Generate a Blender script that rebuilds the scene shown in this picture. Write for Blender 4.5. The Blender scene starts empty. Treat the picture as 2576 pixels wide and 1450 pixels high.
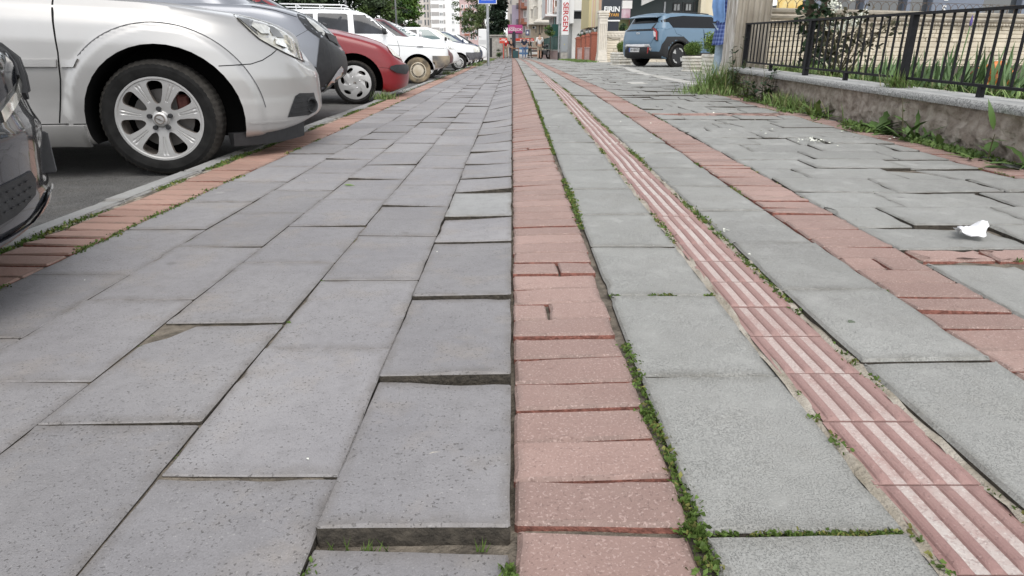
import bpy, bmesh, math, random
from math import radians as R, sin, cos, pi, atan2, sqrt, hypot
from mathutils import Vector, Matrix, noise as mnoise
from mathutils.bvhtree import BVHTree
SC = bpy.context.scene
COL = SC.collection
# ---------------------------------------------------------------- camera, sky, sun, exposure
cd = bpy.data.cameras.new('camera'); cam = bpy.data.objects.new('camera', cd); COL.objects.link(cam)
cam.location = (0, 0, 0.6); cam.rotation_euler = (R(90 - 20.06), 0, 0)
cd.sensor_width = 36; cd.lens = 36 * 1640 / 2576; cd.clip_start = 0.05; cd.clip_end = 2000
SC.camera = cam
W = bpy.data.worlds.new('World'); SC.world = W; W.use_nodes = True
nt = W.node_tree; bg = nt.nodes['Background']
sky = nt.nodes.new('ShaderNodeTexSky'); sky.sky_type = 'NISHITA'; sky.sun_disc = False
sky.sun_elevation = R(58); sky.sun_rotation = R(165); sky.air_density = 1.0; sky.dust_density = 1.0; sky.ozone_density = 1.0
hs = nt.nodes.new('ShaderNodeHueSaturation'); hs.inputs['Saturation'].default_value = 0.18
nt.links.new(sky.outputs[0], hs.inputs['Color']); nt.links.new(hs.outputs[0], bg.inputs[0])
bg.inputs[1].default_value = 0.15
sd = bpy.data.lights.new('sun', 'SUN'); sd.energy = 1.1; sd.angle = R(45); sd.color = (1, 0.96, 0.9)
sun = bpy.data.objects.new('sun', sd); COL.objects.link(sun)
# high veiled sun behind the camera
_az = R(165); _el = R(58)
_d = Vector((sin(_az) * cos(_el), cos(_az) * cos(_el), sin(_el)))
sun.rotation_euler = (-_d).to_track_quat('-Z', 'Y').to_euler(); sun.location = (-20, -30, 40)
vs = SC.view_settings; vs.view_transform = 'Standard'; vs.look = 'None'; vs.exposure = 0.83; vs.gamma = 1
SC.cycles.max_bounces = 6; SC.cycles.use_denoising = True
# ---------------------------------------------------------------- helpers
class MB:
    """collects faces and links them as one mesh object"""
    def __init__(s): s.v = []; s.f = []; s.m = []; s.mi = 0; s.e = {}
    def add(s, vs, fs):
        b = len(s.v); s.v.extend([tuple(p) for p in vs])
        for f in fs: s.f.append(tuple(i + b for i in f)); s.m.append(s.mi)
    def box(s, x0, x1, y0, y1, z0, z1, bev=0):
        if bev <= 0:
            s.add([(x0,y0,z0),(x1,y0,z0),(x1,y1,z0),(x0,y1,z0),(x0,y0,z1),(x1,y0,z1),(x1,y1,z1),(x0,y1,z1)],
                  [(0,3,2,1),(4,5,6,7),(0,1,5,4),(1,2,6,5),(2,3,7,6),(3,0,4,7)])
        else:
            b = min(bev, (x1-x0)*.45, (y1-y0)*.45, (z1-z0)*.45)
            rings = []
            for z, i in ((z0, b), (z0 + b, 0), (z1 - b, 0), (z1, b)):
                rings.append([(x0+i,y0+b if not i else y0+i,z),(x0+b,y0+i,z),(x1-b,y0+i,z),(x1-i,y0+b,z),(x1-i,y1-b,z),(x1-b,y1-i,z),(x0+b,y1-i,z),(x0+i,y1-b,z)])
            s.loft(rings, True, True)
    def obox(s, c, ax, ay, az, hx, hy, hz):
        c = Vector(c); ax = Vector(ax) * hx; ay = Vector(ay) * hy; az = Vector(az) * hz
        P = [c-ax-ay-az, c+ax-ay-az, c+ax+ay-az, c-ax+ay-az, c-ax-ay+az, c+ax-ay+az, c+ax+ay+az, c-ax+ay+az]
        s.add(P, [(0,3,2,1),(4,5,6,7),(0,1,5,4),(1,2,6,5),(2,3,7,6),(3,0,4,7)])
    def loft(s, rings, cap0=False, cap1=False, closed=True):
        n = len(rings[0]); b = len(s.v)
        for r in rings: s.v.extend([tuple(p) for p in r])
        for i in range(len(rings) - 1):
            for j in range(n if closed else n - 1):
                k = (j + 1) % n
                s.f.append((b+i*n+j, b+i*n+k, b+(i+1)*n+k, b+(i+1)*n+j)); s.m.append(s.mi)
        if cap0: s.f.append(tuple(b + j for j in range(n))[::-1]); s.m.append(s.mi)
        if cap1: s.f.append(tuple(b + (len(rings)-1)*n + j for j in range(n))); s.m.append(s.mi)
    def tube(s, pts, rad, n=8, cap=True):
        pts = [Vector(p) for p in pts]; rings = []
        if not hasattr(rad, '__len__'): rad = [rad] * len(pts)
        up = Vector((0.123, 0.321, 0.94))
        for i, p in enumerate(pts):
            t = (pts[min(i+1, len(pts)-1)] - pts[max(i-1, 0)])
            if t.length < 1e-9: t = Vector((0,0,1))
            t.normalize(); a = t.cross(up)
            if a.length < 1e-3: a = t.cross(Vector((1,0,0)))
            a.normalize(); c = t.cross(a); up = c.cross(t) if False else up
            rings.append([p + (a*cos(2*pi*k/n) + c*sin(2*pi*k/n)) * rad[i] for k in range(n)])
        s.loft(rings, cap, cap)
    def lathe(s, prof, o=(0,0,0), axis='z', n=24, caps=False):
        rings = []
        for r, h in prof:
            ring = []
            for k in range(n):
                a = 2*pi*k/n
                if axis == 'z': ring.append((o[0]+r*cos(a), o[1]+r*sin(a), o[2]+h))
                elif axis == 'y': ring.append((o[0]+r*cos(a), o[1]+h, o[2]+r*sin(a)))
                else: ring.append((o[0]+h, o[1]+r*cos(a), o[2]+r*sin(a)))
            rings.append(ring)
        s.loft(rings, caps, caps)
    def prism(s, poly, lo, hi, axis='y'):
        def P(a, b, h): return (a, h, b) if axis == 'y' else ((h, a, b) if axis == 'x' else (a, b, h))
        s.loft([[P(a, b, lo) for a, b in poly], [P(a, b, hi) for a, b in poly]], True, True)
    def build(s, name, mats, parent=None, smooth=False, kind=None, label=None, cat=None, group=None, auto=None, fix=False):
        me = bpy.data.meshes.new(name); me.from_pydata(s.v, [], s.f)
        if not isinstance(mats, (list, tuple)): mats = [mats]
        for m in mats: me.materials.append(m)
        if len(mats) > 1: me.polygons.foreach_set('material_index', s.m)
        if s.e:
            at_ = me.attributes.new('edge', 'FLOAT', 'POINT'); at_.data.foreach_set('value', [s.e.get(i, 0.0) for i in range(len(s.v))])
        if fix:
            bm = bmesh.new(); bm.from_mesh(me); bmesh.ops.recalc_face_normals(bm, faces=bm.faces); bm.to_mesh(me); bm.free()
        if smooth: me.polygons.foreach_set('use_smooth', [True] * len(me.polygons))
        if auto: me.set_sharp_from_angle(angle=R(auto))
        me.update()
        o = bpy.data.objects.new(name, me); COL.objects.link(o)
        if parent: o.parent = parent
        tag(o, label, cat, group, kind); return o
def tag(o, label=None, cat=None, group=None, kind=None):
    if label: o['label'] = label
    if cat: o['category'] = cat
    if group: o['group'] = group
    if kind: o['kind'] = kind
    return o
def thing(name, label, cat, loc=(0,0,0), rz=0, group=None):
    o = bpy.data.objects.new(name, None); COL.objects.link(o); o.empty_display_size = .2
    o.location = loc; o.rotation_euler = (0, 0, rz); return tag(o, label, cat, group)
def copy_tree(o, parent=None):
    c = o.copy(); COL.objects.link(c); c.parent = parent
    for ch in [k for k in COL.objects if k.parent == o]: copy_tree(ch, c)
    return c
# ---------------------------------------------------------------- materials
def mat(name, col, rough=.7, var=0.0, scale=4.0, bump=0.0, bscale=60.0, metal=0.0, spec=.5, island=0.0, col2=None, detail=4, coat=0.0, emit=0, alpha=1, trans=0, stretch=None, coords='Object', bdist=.01):
    m = bpy.data.materials.new(name); m.use_nodes = True; n = m.node_tree.nodes; L = m.node_tree.links; b = n['Principled BSDF']
    b.inputs['Roughness'].default_value = rough; b.inputs['Metallic'].default_value = metal
    b.inputs['Specular IOR Level'].default_value = spec; b.inputs['Coat Weight'].default_value = coat; b.inputs['Coat Roughness'].default_value = .04
    c = tuple(col) + (1,); b.inputs['Base Color'].default_value = c
    if trans: b.inputs['Transmission Weight'].default_value = trans
    if emit: b.inputs['Emission Color'].default_value = c; b.inputs['Emission Strength'].default_value = emit
    tc = n.new('ShaderNodeTexCoord'); src = tc.outputs[coords]
    if stretch:
        mp = n.new('ShaderNodeMapping'); mp.inputs['Scale'].default_value = stretch; L.new(src, mp.inputs[0]); src = mp.outputs[0]
    out = None
    if var or col2:
        nz = n.new('ShaderNodeTexNoise'); nz.inputs['Scale'].default_value = scale; nz.inputs['Detail'].default_value = detail; L.new(src, nz.inputs['Vector'])
        rp = n.new('ShaderNodeValToRGB'); rp.color_ramp.elements[0].position = .35; rp.color_ramp.elements[1].position = .65
        if col2: rp.color_ramp.elements[0].color = c; rp.color_ramp.elements[1].color = tuple(col2) + (1,)
        else:
            rp.color_ramp.elements[0].color = tuple(x*(1-var) for x in col) + (1,); rp.color_ramp.elements[1].color = tuple(min(1, x*(1+var)) for x in col) + (1,)
        L.new(nz.outputs['Fac'], rp.inputs[0]); out = rp.outputs[0]
    if island:
        g = n.new('ShaderNodeNewGeometry'); mr = n.new('ShaderNodeMapRange'); mr.inputs['To Min'].default_value = 1-island; mr.inputs['To Max'].default_value = 1+island
        L.new(g.outputs['Random Per Island'], mr.inputs[0]); mx = n.new('ShaderNodeMix'); mx.data_type = 'RGBA'; mx.blend_type = 'MULTIPLY'; mx.inputs[0].default_value = 1
        if out: L.new(out, mx.inputs[6])
        else: mx.inputs[6].default_value = c
        L.new(mr.outputs[0], mx.inputs[7]); out = mx.outputs[2]
    if out: L.new(out, b.inputs['Base Color'])
    if bump:
        nb = n.new('ShaderNodeTexNoise'); nb.inputs['Scale'].default_value = bscale; nb.inputs['Detail'].default_value = 5; L.new(src, nb.inputs['Vector'])
        bp = n.new('ShaderNodeBump'); bp.inputs['Strength'].default_value = bump; bp.inputs['Distance'].default_value = bdist
        L.new(nb.outputs['Fac'], bp.inputs['Height']); L.new(bp.outputs[0], b.inputs['Normal'])
    return m
def paver(name, ca, cb, pore=(.07,.065,.06), light=(.45,.44,.42), island=.07, pore_pos=.625, pore_amt=.85, light_pos=.68, light_amt=.35, warm=(.3,.26,.2), warm_amt=.25, rough=.66, bump=.6, pscale=190, gum=0):
    """cast concrete: slow tone drift, dirt-filled pores, pale aggregate specks, warm dusty stains"""
    m = bpy.data.materials.new(name); m.use_nodes = True; n = m.node_tree.nodes; L = m.node_tree.links; b = n['Principled BSDF']
    b.inputs['Roughness'].default_value = rough; b.inputs['Specular IOR Level'].default_value = .6
    tc = n.new('ShaderNodeTexCoord'); src = tc.outputs['Object']
    def noise(sc, det=3, rough_=.5):
        z = n.new('ShaderNodeTexNoise'); z.inputs['Scale'].default_value = sc; z.inputs['Detail'].default_value = det; z.inputs['Roughness'].default_value = rough_; L.new(src, z.inputs['Vector']); return z.outputs['Fac']
    def ramp(s, lo, hi):
        r = n.new('ShaderNodeMapRange'); r.inputs['From Min'].default_value = lo; r.inputs['From Max'].default_value = hi; L.new(s, r.inputs[0]); return r.outputs[0]
    def mul(a, k):
        x = n.new('ShaderNodeMath'); x.operation = 'MULTIPLY'; L.new(a, x.inputs[0])
        if isinstance(k, (int, float)): x.inputs[1].default_value = k
        else: L.new(k, x.inputs[1])
        return x.outputs[0]
    def mix(f, a, c, mode='MIX'):
        x = n.new('ShaderNodeMix'); x.data_type = 'RGBA'; x.blend_type = mode
        if isinstance(f, (int, float)): x.inputs[0].default_value = f
        else: L.new(f, x.inputs[0])
        for s, i in ((a, 6), (c, 7)):
            if isinstance(s, tuple): x.inputs[i].default_value = s + (1,)
            else: L.new(s, x.inputs[i])
        return x.outputs[2]
    c = mix(ramp(noise(2.3, 4), .35, .65), ca, cb)
    c = mix(mul(ramp(noise(.9, 3), .42, .7), .16), c, light)
    g = n.new('ShaderNodeNewGeometry'); mr = n.new('ShaderNodeMapRange'); mr.inputs['To Min'].default_value = 1-island; mr.inputs['To Max'].default_value = 1+island; L.new(g.outputs['Random Per Island'], mr.inputs[0])
    c = mix(1.0, c, mr.outputs[0], 'MULTIPLY')
    c = mix(mul(ramp(noise(5.5, 5, .65), .52, .75), warm_amt), c, warm)
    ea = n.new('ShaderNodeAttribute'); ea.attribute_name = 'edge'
    c = mix(mul(mul(ea.outputs['Fac'], ramp(noise(16, 4, .6), .28, .62)), .55), c, tuple(x * .45 for x in warm))  # joint dirt plus an occlusion-like darkening, painted toward the slab edges
    c = mix(mul(ramp(noise(24, 4, .6), .45, .8), .22), c, pore)
    c = mix(mul(ramp(noise(420, 2), .4, .75), .25), c, pore)
    # pores come and go in patches
    pm = mul(ramp(noise(pscale, 2.0, .55), pore_pos, pore_pos + .05), ramp(noise(11, 3), .3, .55))
    c = mix(mul(pm, pore_amt), c, pore)
    c = mix(mul(ramp(noise(230, 1.5), light_pos, light_pos + .05), light_amt), c, light)
    if gum:   # trodden gum and drip spots, plus broad grubby patches
        vz = n.new('ShaderNodeTexVoronoi'); vz.inputs['Scale'].default_value = 4.2; L.new(src, vz.inputs['Vector']); c = mix(mul(ramp(vz.outputs['Distance'], .075, .045), .5), c, (.14, .13, .125))
        vy = n.new('ShaderNodeTexVoronoi'); vy.inputs['Scale'].default_value = 2.6; L.new(src, vy.inputs['Vector']); c = mix(mul(ramp(vy.outputs['Distance'], .07, .03), .4), c, (.42, .41, .39))
        c = mix(mul(mul(ramp(noise(1.6, 5, .6), .5, .68), ramp(noise(60, 3), .3, .7)), .38), c, (.15, .14, .135))
    L.new(c, b.inputs['Base Color'])
    hgt = n.new('ShaderNodeMath'); hgt.operation = 'SUBTRACT'; L.new(mul(noise(330, 4, .7), .5), hgt.inputs[0]); L.new(mul(pm, .9), hgt.inputs[1])
    h2 = n.new('ShaderNodeMath'); h2.operation = 'ADD'; L.new(hgt.outputs[0], h2.inputs[0]); L.new(mul(noise(45, 3), .8), h2.inputs[1])
    bp = n.new('ShaderNodeBump'); bp.inputs['Strength'].default_value = bump; bp.inputs['Distance'].default_value = .004; L.new(h2.outputs[0], bp.inputs['Height']); L.new(bp.outputs[0], b.inputs['Normal'])
    return m
M = {}
M['slab'] = paver('grey_slab', (.240,.232,.240), (.282,.272,.276), island=.14, pore_amt=.72, gum=1, warm=(.315,.275,.235), warm_amt=.55)
M['slab_r'] = paver('pale_slab', (.298,.296,.278), (.338,.335,.316), pore=(.17,.175,.165), pore_pos=.56, pore_amt=.33, light=(.48,.49,.47), light_pos=.62, light_amt=.3, warm=(.33,.31,.26), warm_amt=.18, bump=.8, pscale=380, island=.07, gum=1)
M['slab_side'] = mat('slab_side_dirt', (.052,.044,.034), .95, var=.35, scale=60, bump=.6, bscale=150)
M['pale_piece'] = paver('pale_broken_piece', (.30,.30,.295), (.33,.33,.325), pore_amt=.3, warm_amt=.1)
M['brick'] = paver('red_paver', (.272,.178,.150), (.322,.214,.183), pore=(.2,.12,.1), light=(.56,.42,.38), light_pos=.6, light_amt=.4, warm=(.36,.27,.23), warm_amt=.4, island=.15, pore_pos=.62, pore_amt=.45, pscale=180)
M['brick_old'] = paver('orange_paver', (.345,.20,.155), (.39,.235,.185), pore=(.2,.11,.08), light=(.5,.36,.3), light_pos=.64, light_amt=.3, island=.12, pore_amt=.4)
M['brick_side'] = mat('brick_side', (.25,.105,.08), .95, var=.3, scale=70, bump=.5, bscale=150)
M['tactile'] = paver('tactile_red', (.282,.165,.147), (.325,.20,.178), pore=(.22,.12,.11), light=(.5,.36,.33), light_pos=.66, light_amt=.3, warm=(.45,.33,.28), warm_amt=.2, island=.06, pore_amt=.3)
M['tac_valley'] = paver('tactile_worn_dust', (.52,.475,.44), (.45,.35,.32), pore=(.36,.22,.2), light=(.62,.58,.54), light_pos=.6, light_amt=.5, warm=(.37,.22,.195), warm_amt=1.0, island=.05, pore_amt=.4, pore_pos=.58)
M['soil'] = mat('joint_soil', (.085,.072,.056), .95, var=.35, scale=25, bump=.8, bscale=120, spec=.2)
M['fill'] = mat('joint_fill', (.15,.13,.105), .95, var=.4, scale=30, bump=.8, bscale=140, spec=.2)
M['sand'] = mat('joint_sand', (.46,.42,.36), .95, var=.25, scale=18, bump=.9, bscale=160, spec=.2, col2=(.30,.265,.21))
M['kerb'] = paver('kerb_concrete', (.29,.29,.285), (.33,.33,.32), pore_amt=.4, warm_amt=.3, island=.06)
M['moss'] = mat('moss_leaf', (.085,.135,.03), .7, island=.35, spec=.25)
M['moss2'] = mat('moss_dry', (.19,.19,.06), .8, island=.35, spec=.2)
M['asphalt'] = paver('asphalt', (.075,.073,.07), (.115,.112,.106), pore=(.025,.024,.023), light=(.24,.235,.225), island=0, pore_pos=.5, pore_amt=.6, light_pos=.56, light_amt=.55, warm=(.14,.125,.10), warm_amt=.35, rough=.9, bump=1.0, pscale=90)
# ---------------------------------------------------------------- ground levels
def sm(a, b, x):
    t = max(0., min(1., (x - a) / (b - a))); return t*t*(3 - 2*t)
def gz(x, y):
    r = .0156 * max(0., min(y - 1.3, 7.2))
    far = sm(25, 62, y)
    return sm(-.3, .3, x) * r * (1 - far) - .07 * far
ROADZ = -.078
# ---------------------------------------------------------------- paving
rg = random.Random(7)
def edge_noise(rnd, L, amp, step, chips):
    n = max(2, int(L / step)); o = []
    v = rnd.gauss(0, amp)
    for i in range(n + 1):
        v = .6 * v + rnd.gauss(0, amp * .6); o.append(abs(v) if rnd.random() < .9 else abs(v) * 2)
    for _ in range(chips):
        c = rnd.uniform(0, n); w = rnd.uniform(.8, 2.2); d = rnd.uniform(2.5, 6) * amp
        for i in range(n + 1): o[i] += d * max(0, 1 - ((i - c) / w) ** 2)
    return o
def slab(mb, x0, x1, y0, y1, dz=(0,0,0,0), amp=.0012, step=.03, bev=.004, th=.05, gap=.004, chips=2, rnd=rg, top=0, side=1, quad=None, round_=.006, zf=None):
    """one paving unit: chipped outline, eased arris, own height at each corner"""
    zf = zf or gz
    q = quad or [(x0, y0), (x1, y0), (x1, y1), (x0, y1)]
    near = min(p[1] for p in q) < 7
    out = []; cx = sum(p[0] for p in q) / 4; cy = sum(p[1] for p in q) / 4
    for k in range(4):
        a = Vector(q[k]); b = Vector(q[(k+1) % 4]); L = (b - a).length; t = (b - a) / L; nrm = Vector((-t.y, t.x))
        if near:
            o = edge_noise(rnd, L, amp, step, rnd.randint(0, chips)); n = len(o) - 1
            pts = [(round_ * .8 / L if i == 0 else (1 - round_ * .8 / L if i == n else i / n)) for i in range(n + 1)]
        else: o = [0, 0]; pts = [.002, .998]
        for f, d in zip(pts, o):
            p = a + t * L * f + nrm * (gap * .5 + d)
            u = f; za = dz[k] * (1 - u) + dz[(k+1) % 4] * u
            out.append((p.x, p.y, za, nrm.x, nrm.y, d))
    c0 = len(mb.v); n = len(out)
    zc = zf(cx, cy) + sum(dz) / 4
    mid_r, top_r, out_r, bot = [], [], [], []
    for (x, y, z, nx, ny, d) in out:
        zz = zf(x, y) + z
        bb = bev + d * .7
        top_r.append((x + nx*bb, y + ny*bb, zz)); out_r.append((x, y, zz - bev * .9 - d * .5)); bot.append((x, y, zz - th))
        f = .16; mid_r.append((x + (cx - x)*f, y + (cy - y)*f, zz + (zc - zz)*f))
    mb.v.extend([(cx, cy, zc)] + mid_r + top_r + out_r + bot)
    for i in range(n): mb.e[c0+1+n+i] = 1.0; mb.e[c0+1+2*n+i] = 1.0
    for i in range(n):
        j = (i + 1) % n
        mb.f.append((c0, c0+1+i, c0+1+j)); mb.m.append(top)
        for k in (0, 1): mb.f.append((c0+1+k*n+i, c0+1+(k+1)*n+i, c0+1+(k+1)*n+j, c0+1+k*n+j)); mb.m.append(top)
        mb.f.append((c0+1+2*n+i, c0+1+3*n+i, c0+1+3*n+j, c0+1+2*n+j)); mb.m.append(side)
YEND = 66
# left field of grey slabs: five columns, joint positions along the walk
COLX = [-1.372, -1.088, -.812, -.531, -.258, -.001]
JO = [[-.3, .45, .87, 1.32, 1.76, 2.25, 2.7], [-.1, .25, .68, 1.118, 1.554, 2.038, 2.5], [.05, .52, .965, 1.40, 1.869, 2.3, 2.74], [-.05, .39, .821, 1.27, 1.707, 2.169, 2.611], [-.2, .25, .692, 1.126, 1.568, 2.08, 2.424, 2.887, 3.2, 3.6]]
DZ = {(4, 1): (-.004, -.008, -.012, -.006), (4, 2): (.016, .013, -.003, -.002), (4, 3): (.010, .012, -.002, -.003), (4, 4): (.007, .009, -.004, -.003), (4, 5): (.004, .002, -.004, -.010), (4, 6): (.006, .002, -.010, -.002), (4, 7): (.002, .012, .001, .000), (4, 8): (.002, .002, .0, .004), (4, 9): (.012, .002, 0, 0), (2, 3): (.001, .005, 0, 0), (2, 2): (.002, .004, .001, -.007), (3, 2): (.0, .0, .0, .001), (3, 5): (.002, .0, .0, .0), (3, 6): (.009, .001, 0, 0)}
sl = MB()
for c in range(5):
    js = list(JO[c]); r2 = random.Random(50 + c)
    while js[-1] < YEND: js.append(js[-1] + .45 * r2.uniform(.96, 1.04))
    for k in range(len(js) - 1):
        d = DZ.get((c, k)) or tuple(r2.gauss(0, .0016 if js[k] < 4 else .0028) for _ in range(4))
        if js[k] > 3 and r2.random() < .10: d = (d[0] + r2.uniform(.003, .012), d[1] + r2.uniform(0, .008), d[2], d[3])
        mx = 2 if (c, k) == (4, 6) else 0
        sk = r2.uniform(-.004, .004) if js[k] > .3 else 0
        q = [(COLX[c], js[k] + sk), (COLX[c+1], js[k] - sk), (COLX[c+1], js[k+1] - .0015), (COLX[c], js[k+1] - .0015)]
        if (c, k) == (4, 1): q[2] = (q[2][0], q[2][1] - .016); q[3] = (q[3][0], q[3][1] - .012)
        if (c, k) == (4, 2): q[2] = (q[2][0], q[2][1] - .010); q[3] = (q[3][0], q[3][1] - .002)
        slab(sl, 0, 0, 0, 0, d, amp=.0005, step=.03, gap=.0018, bev=.0022, rnd=r2, quad=q, top=mx, chips=3 if c == 4 else 2)
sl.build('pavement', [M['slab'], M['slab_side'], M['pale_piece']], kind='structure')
# paler slabs right of the brick band
sr = MB()
def run(x0, x1, joints, zadd, seed, pitch=.45, xf=None, **kw):
    js = list(joints); r2 = random.Random(seed)
    while js[-1] < YEND: js.append(js[-1] + pitch * r2.uniform(.95, 1.05))
    for k in range(len(js) - 1):
        if zadd and js[k] > 2.0: zadd = .004
        d = tuple(zadd + r2.gauss(0, .0018 if js[k] < 3 else .004) for _ in range(4))
        sk = r2.uniform(-.006, .006)
        q = [(x0, js[k] + sk), (x1, js[k] - sk), (x1, js[k+1] - sk - .002), (x0, js[k+1] + sk - .002)]
        slab(sr, 0, 0, 0, 0, d, rnd=r2, quad=q, **kw)
run(.250, .527, [-.2, .25, .701, 1.143, 1.58, 2.0, 2.404, 2.856], 0, 3, gap=.003, bev=.005, amp=.0008, chips=1)
run(.706, .978, [-.2, .28, .73, 1.19, 1.60, 2.02, 2.46], .010, 4, gap=.003, bev=.006, amp=.0006, chips=2)
# broken field between the second and third brick bands: slabs laid across, tilted, cracked and sunken
r3 = random.Random(21)
def zr(x, y): return gz(x, y) + .003
y = 1.97
row = 0
while y < YEND:
    dep = .272 * r3.uniform(.97, 1.03)
    xr = 2.395 if y < 9.2 else 2.395 + min(9.0, (y - 9.2) * .75)
    xl = 1.217
    xs = [xl]; x = xl + (.45, .2, .34)[row % 3]
    while x < xr - .12: xs.append(x); x += .45 * r3.uniform(.93, 1.07)
    xs.append(xr)
    if not (5.70 < y < 5.9):
        for k in range(len(xs) - 1):
            s_ = .0032 if y < 12 else .0025
            b0 = r3.gauss(0, s_)
            d = [b0 + r3.gauss(0, s_ * .8) for _ in range(4)]
            if r3.random() < .14: d[0] -= .009; d[1] -= .006
            if r3.random() < .14: d[2] -= .009; d[3] -= .004
            j = lambda: r3.gauss(0, .004)
            q = [(xs[k] + j() * .4, y + j() * .7), (xs[k+1] + j() * .4, y + j() * .7), (xs[k+1] + j() * .4, y + dep + j() * .7), (xs[k] + j() * .4, y + dep + j() * .7)]
            if xs[k+1] - xs[k] > .3 and r3.random() < .3 and y < 12:   # cracked in two
                f = r3.uniform(.3, .7); g = f + r3.uniform(-.15, .15)
                a = (q[0][0] + (q[1][0]-q[0][0])*f, q[0][1] + (q[1][1]-q[0][1])*f); b = (q[3][0] + (q[2][0]-q[3][0])*g, q[3][1] + (q[2][1]-q[3][1])*g)
                slab(sr, 0,0,0,0, [d[0], d[1]-.004, d[2]-.006, d[3]], rnd=r3, quad=[q[0], a, b, q[3]], gap=.0015, bev=.004, amp=.001, chips=2, zf=zr)
                slab(sr, 0,0,0,0, [d[1]-.002, d[1], d[2], d[2]], rnd=r3, quad=[a, q[1], q[2], b], gap=.0015, bev=.004, amp=.001, chips=2, zf=zr)
            else: slab(sr, 0,0,0,0, d, rnd=r3, quad=q, gap=.0026, bev=.004, amp=.0013, chips=3, zf=zr)
    y += dep; row += 1
for k in range(5):    # larger slabs in front of the crossing brick row
    for (xa, xb) in ((1.225, 1.52), (1.525, 1.98), (1.985, 2.39)):
        yb = 1.845 - k * .45
        slab(sr, 0,0,0,0, [-.006 + r3.gauss(0, .003) for _ in range(4)], rnd=r3, quad=[(xa, yb-.446), (xb, yb-.446), (xb, yb), (xa, yb)], gap=.004, bev=.006, amp=.0016, chips=3)
y = .8
while y < 9.0:    # narrow edge slabs at the foot of the garden wall
    L = r3.uniform(.4, .55)
    slab(sr, 0,0,0,0, [-.012 + r3.gauss(0, .006) for _ in range(4)], rnd=r3, quad=[(2.60, y), (2.75, y), (2.75, y+L-.01), (2.60, y+L-.01)], gap=.006, bev=.008, amp=.003, chips=4); y += L
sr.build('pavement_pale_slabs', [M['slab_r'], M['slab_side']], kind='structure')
# brick bands, laid across the walk
def band(x0, x1, ya, yb, seed, mb, pitch=.102, slant=0., amp=.0005, dzs=.0016, rr=.008, ragged=.004, zadd=0., breaks=()):
    r2 = random.Random(seed); y = ya; k = 0; sl_ = 0
    while y < yb:
        p = pitch * r2.uniform(.95, 1.05); sl_ = .7 * sl_ + r2.gauss(0, .003) if y < 12 else 0
        g = .0012 if r2.random() < .8 else .006
        d = [zadd + r2.gauss(0, dzs) for _ in range(4)]
        if r2.random() < .28: d[0] += r2.uniform(.002, .007); d[1] += r2.uniform(.0, .007)
        xe = x1 + r2.uniform(-ragged, ragged * .3)
        q = [(x0 + r2.uniform(-.001, .002), y - sl_), (xe, y + sl_ + slant), (xe + r2.uniform(-.004, .002), y + p - g + sl_ + slant), (x0 + r2.uniform(-.001, .002), y + p - g - sl_)]
        br = [b for b in breaks if y < b[0] < y + p]
        if br:
            fx = br[0][1]; a = (q[0][0] + (q[1][0]-q[0][0])*fx, q[0][1]); b = (q[3][0] + (q[2][0]-q[3][0])*(fx - .01), q[3][1])
            slab(mb, 0,0,0,0, [d[0], d[0]-.001, d[3]-.001, d[3]], rnd=r2, quad=[q[0], a, b, q[3]], gap=.0015, bev=.0035, amp=.0007, step=.02, chips=1)
            a = (a[0] + .003, a[1]); b = (b[0] + .004, b[1])
            slab(mb, 0,0,0,0, [d[1]+.002, d[1], d[2], d[2]+.002], rnd=r2, quad=[a, q[1], q[2], b], gap=.0015, bev=.0035, amp=.0007, step=.02, chips=1)
        else:
            slab(mb, 0,0,0,0, d, rnd=r2, quad=q, gap=.0048, bev=.005, amp=amp, step=.03, chips=1, round_=rr)
        y += p; k += 1
b1 = MB()
band(.001, .240, .30, YEND, 11, b1, breaks=((1.44, .36), (1.75, .56), (4.0, .4)), ragged=.007)
band(.982, 1.215, .45, YEND, 12, b1, breaks=((1.82, .45),), ragged=.006, zadd=.003)
band(2.398, 2.585, .9, 9.2, 13, b1, ragged=.004)
for yy, xa, xb, zz in ((1.858, 1.225, 2.6, -.001), (5.72, 1.225, 2.39, .004)):
    x = xa; r4 = random.Random(int(yy * 10))
    while x < xb:
        L = .232 * r4.uniform(.97, 1.03)
        for h in ((0, .105),) if yy < 3 else ((0, .1), (.103, .2)):
            slab(b1, 0,0,0,0, [zz + r4.gauss(0, .003) + (.005 if i < 2 else 0) for i in range(4)], rnd=r4, quad=[(x, yy + h[0] - .004), (min(x + L, xb), yy + h[0] + .002), (min(x + L, xb), yy + h[1]), (x, yy + h[1] - .004)], gap=.003, bev=.005, amp=.002, step=.02, chips=3)
        x += L + .003
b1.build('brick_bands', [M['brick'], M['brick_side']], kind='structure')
b0 = MB()
band(-1.602, -1.376, -.2, YEND, 14, b0, ragged=.004)
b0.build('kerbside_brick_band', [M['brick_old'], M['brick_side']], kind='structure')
# kerb stones
kb = MB(); y = -.8; r5 = random.Random(5)
while y < YEND:
    L = .7 if y < 1.2 else .72
    sk = r5.gauss(0, .003)
    lo = -.02 if y < 1.85 else 0
    slab(kb, 0,0,0,0, [lo + r5.gauss(0, .003) for _ in range(4)], rnd=r5, quad=[(-1.748 + sk, y), (-1.648 + sk, y), (-1.648 + sk, y + L - .006), (-1.748 + sk, y + L - .006)], gap=.002, bev=.009, amp=.0014, step=.03, th=.2, chips=3, side=0); y += L
kb.build('kerb', [M['kerb'], M['slab_side']], kind='structure')
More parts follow.
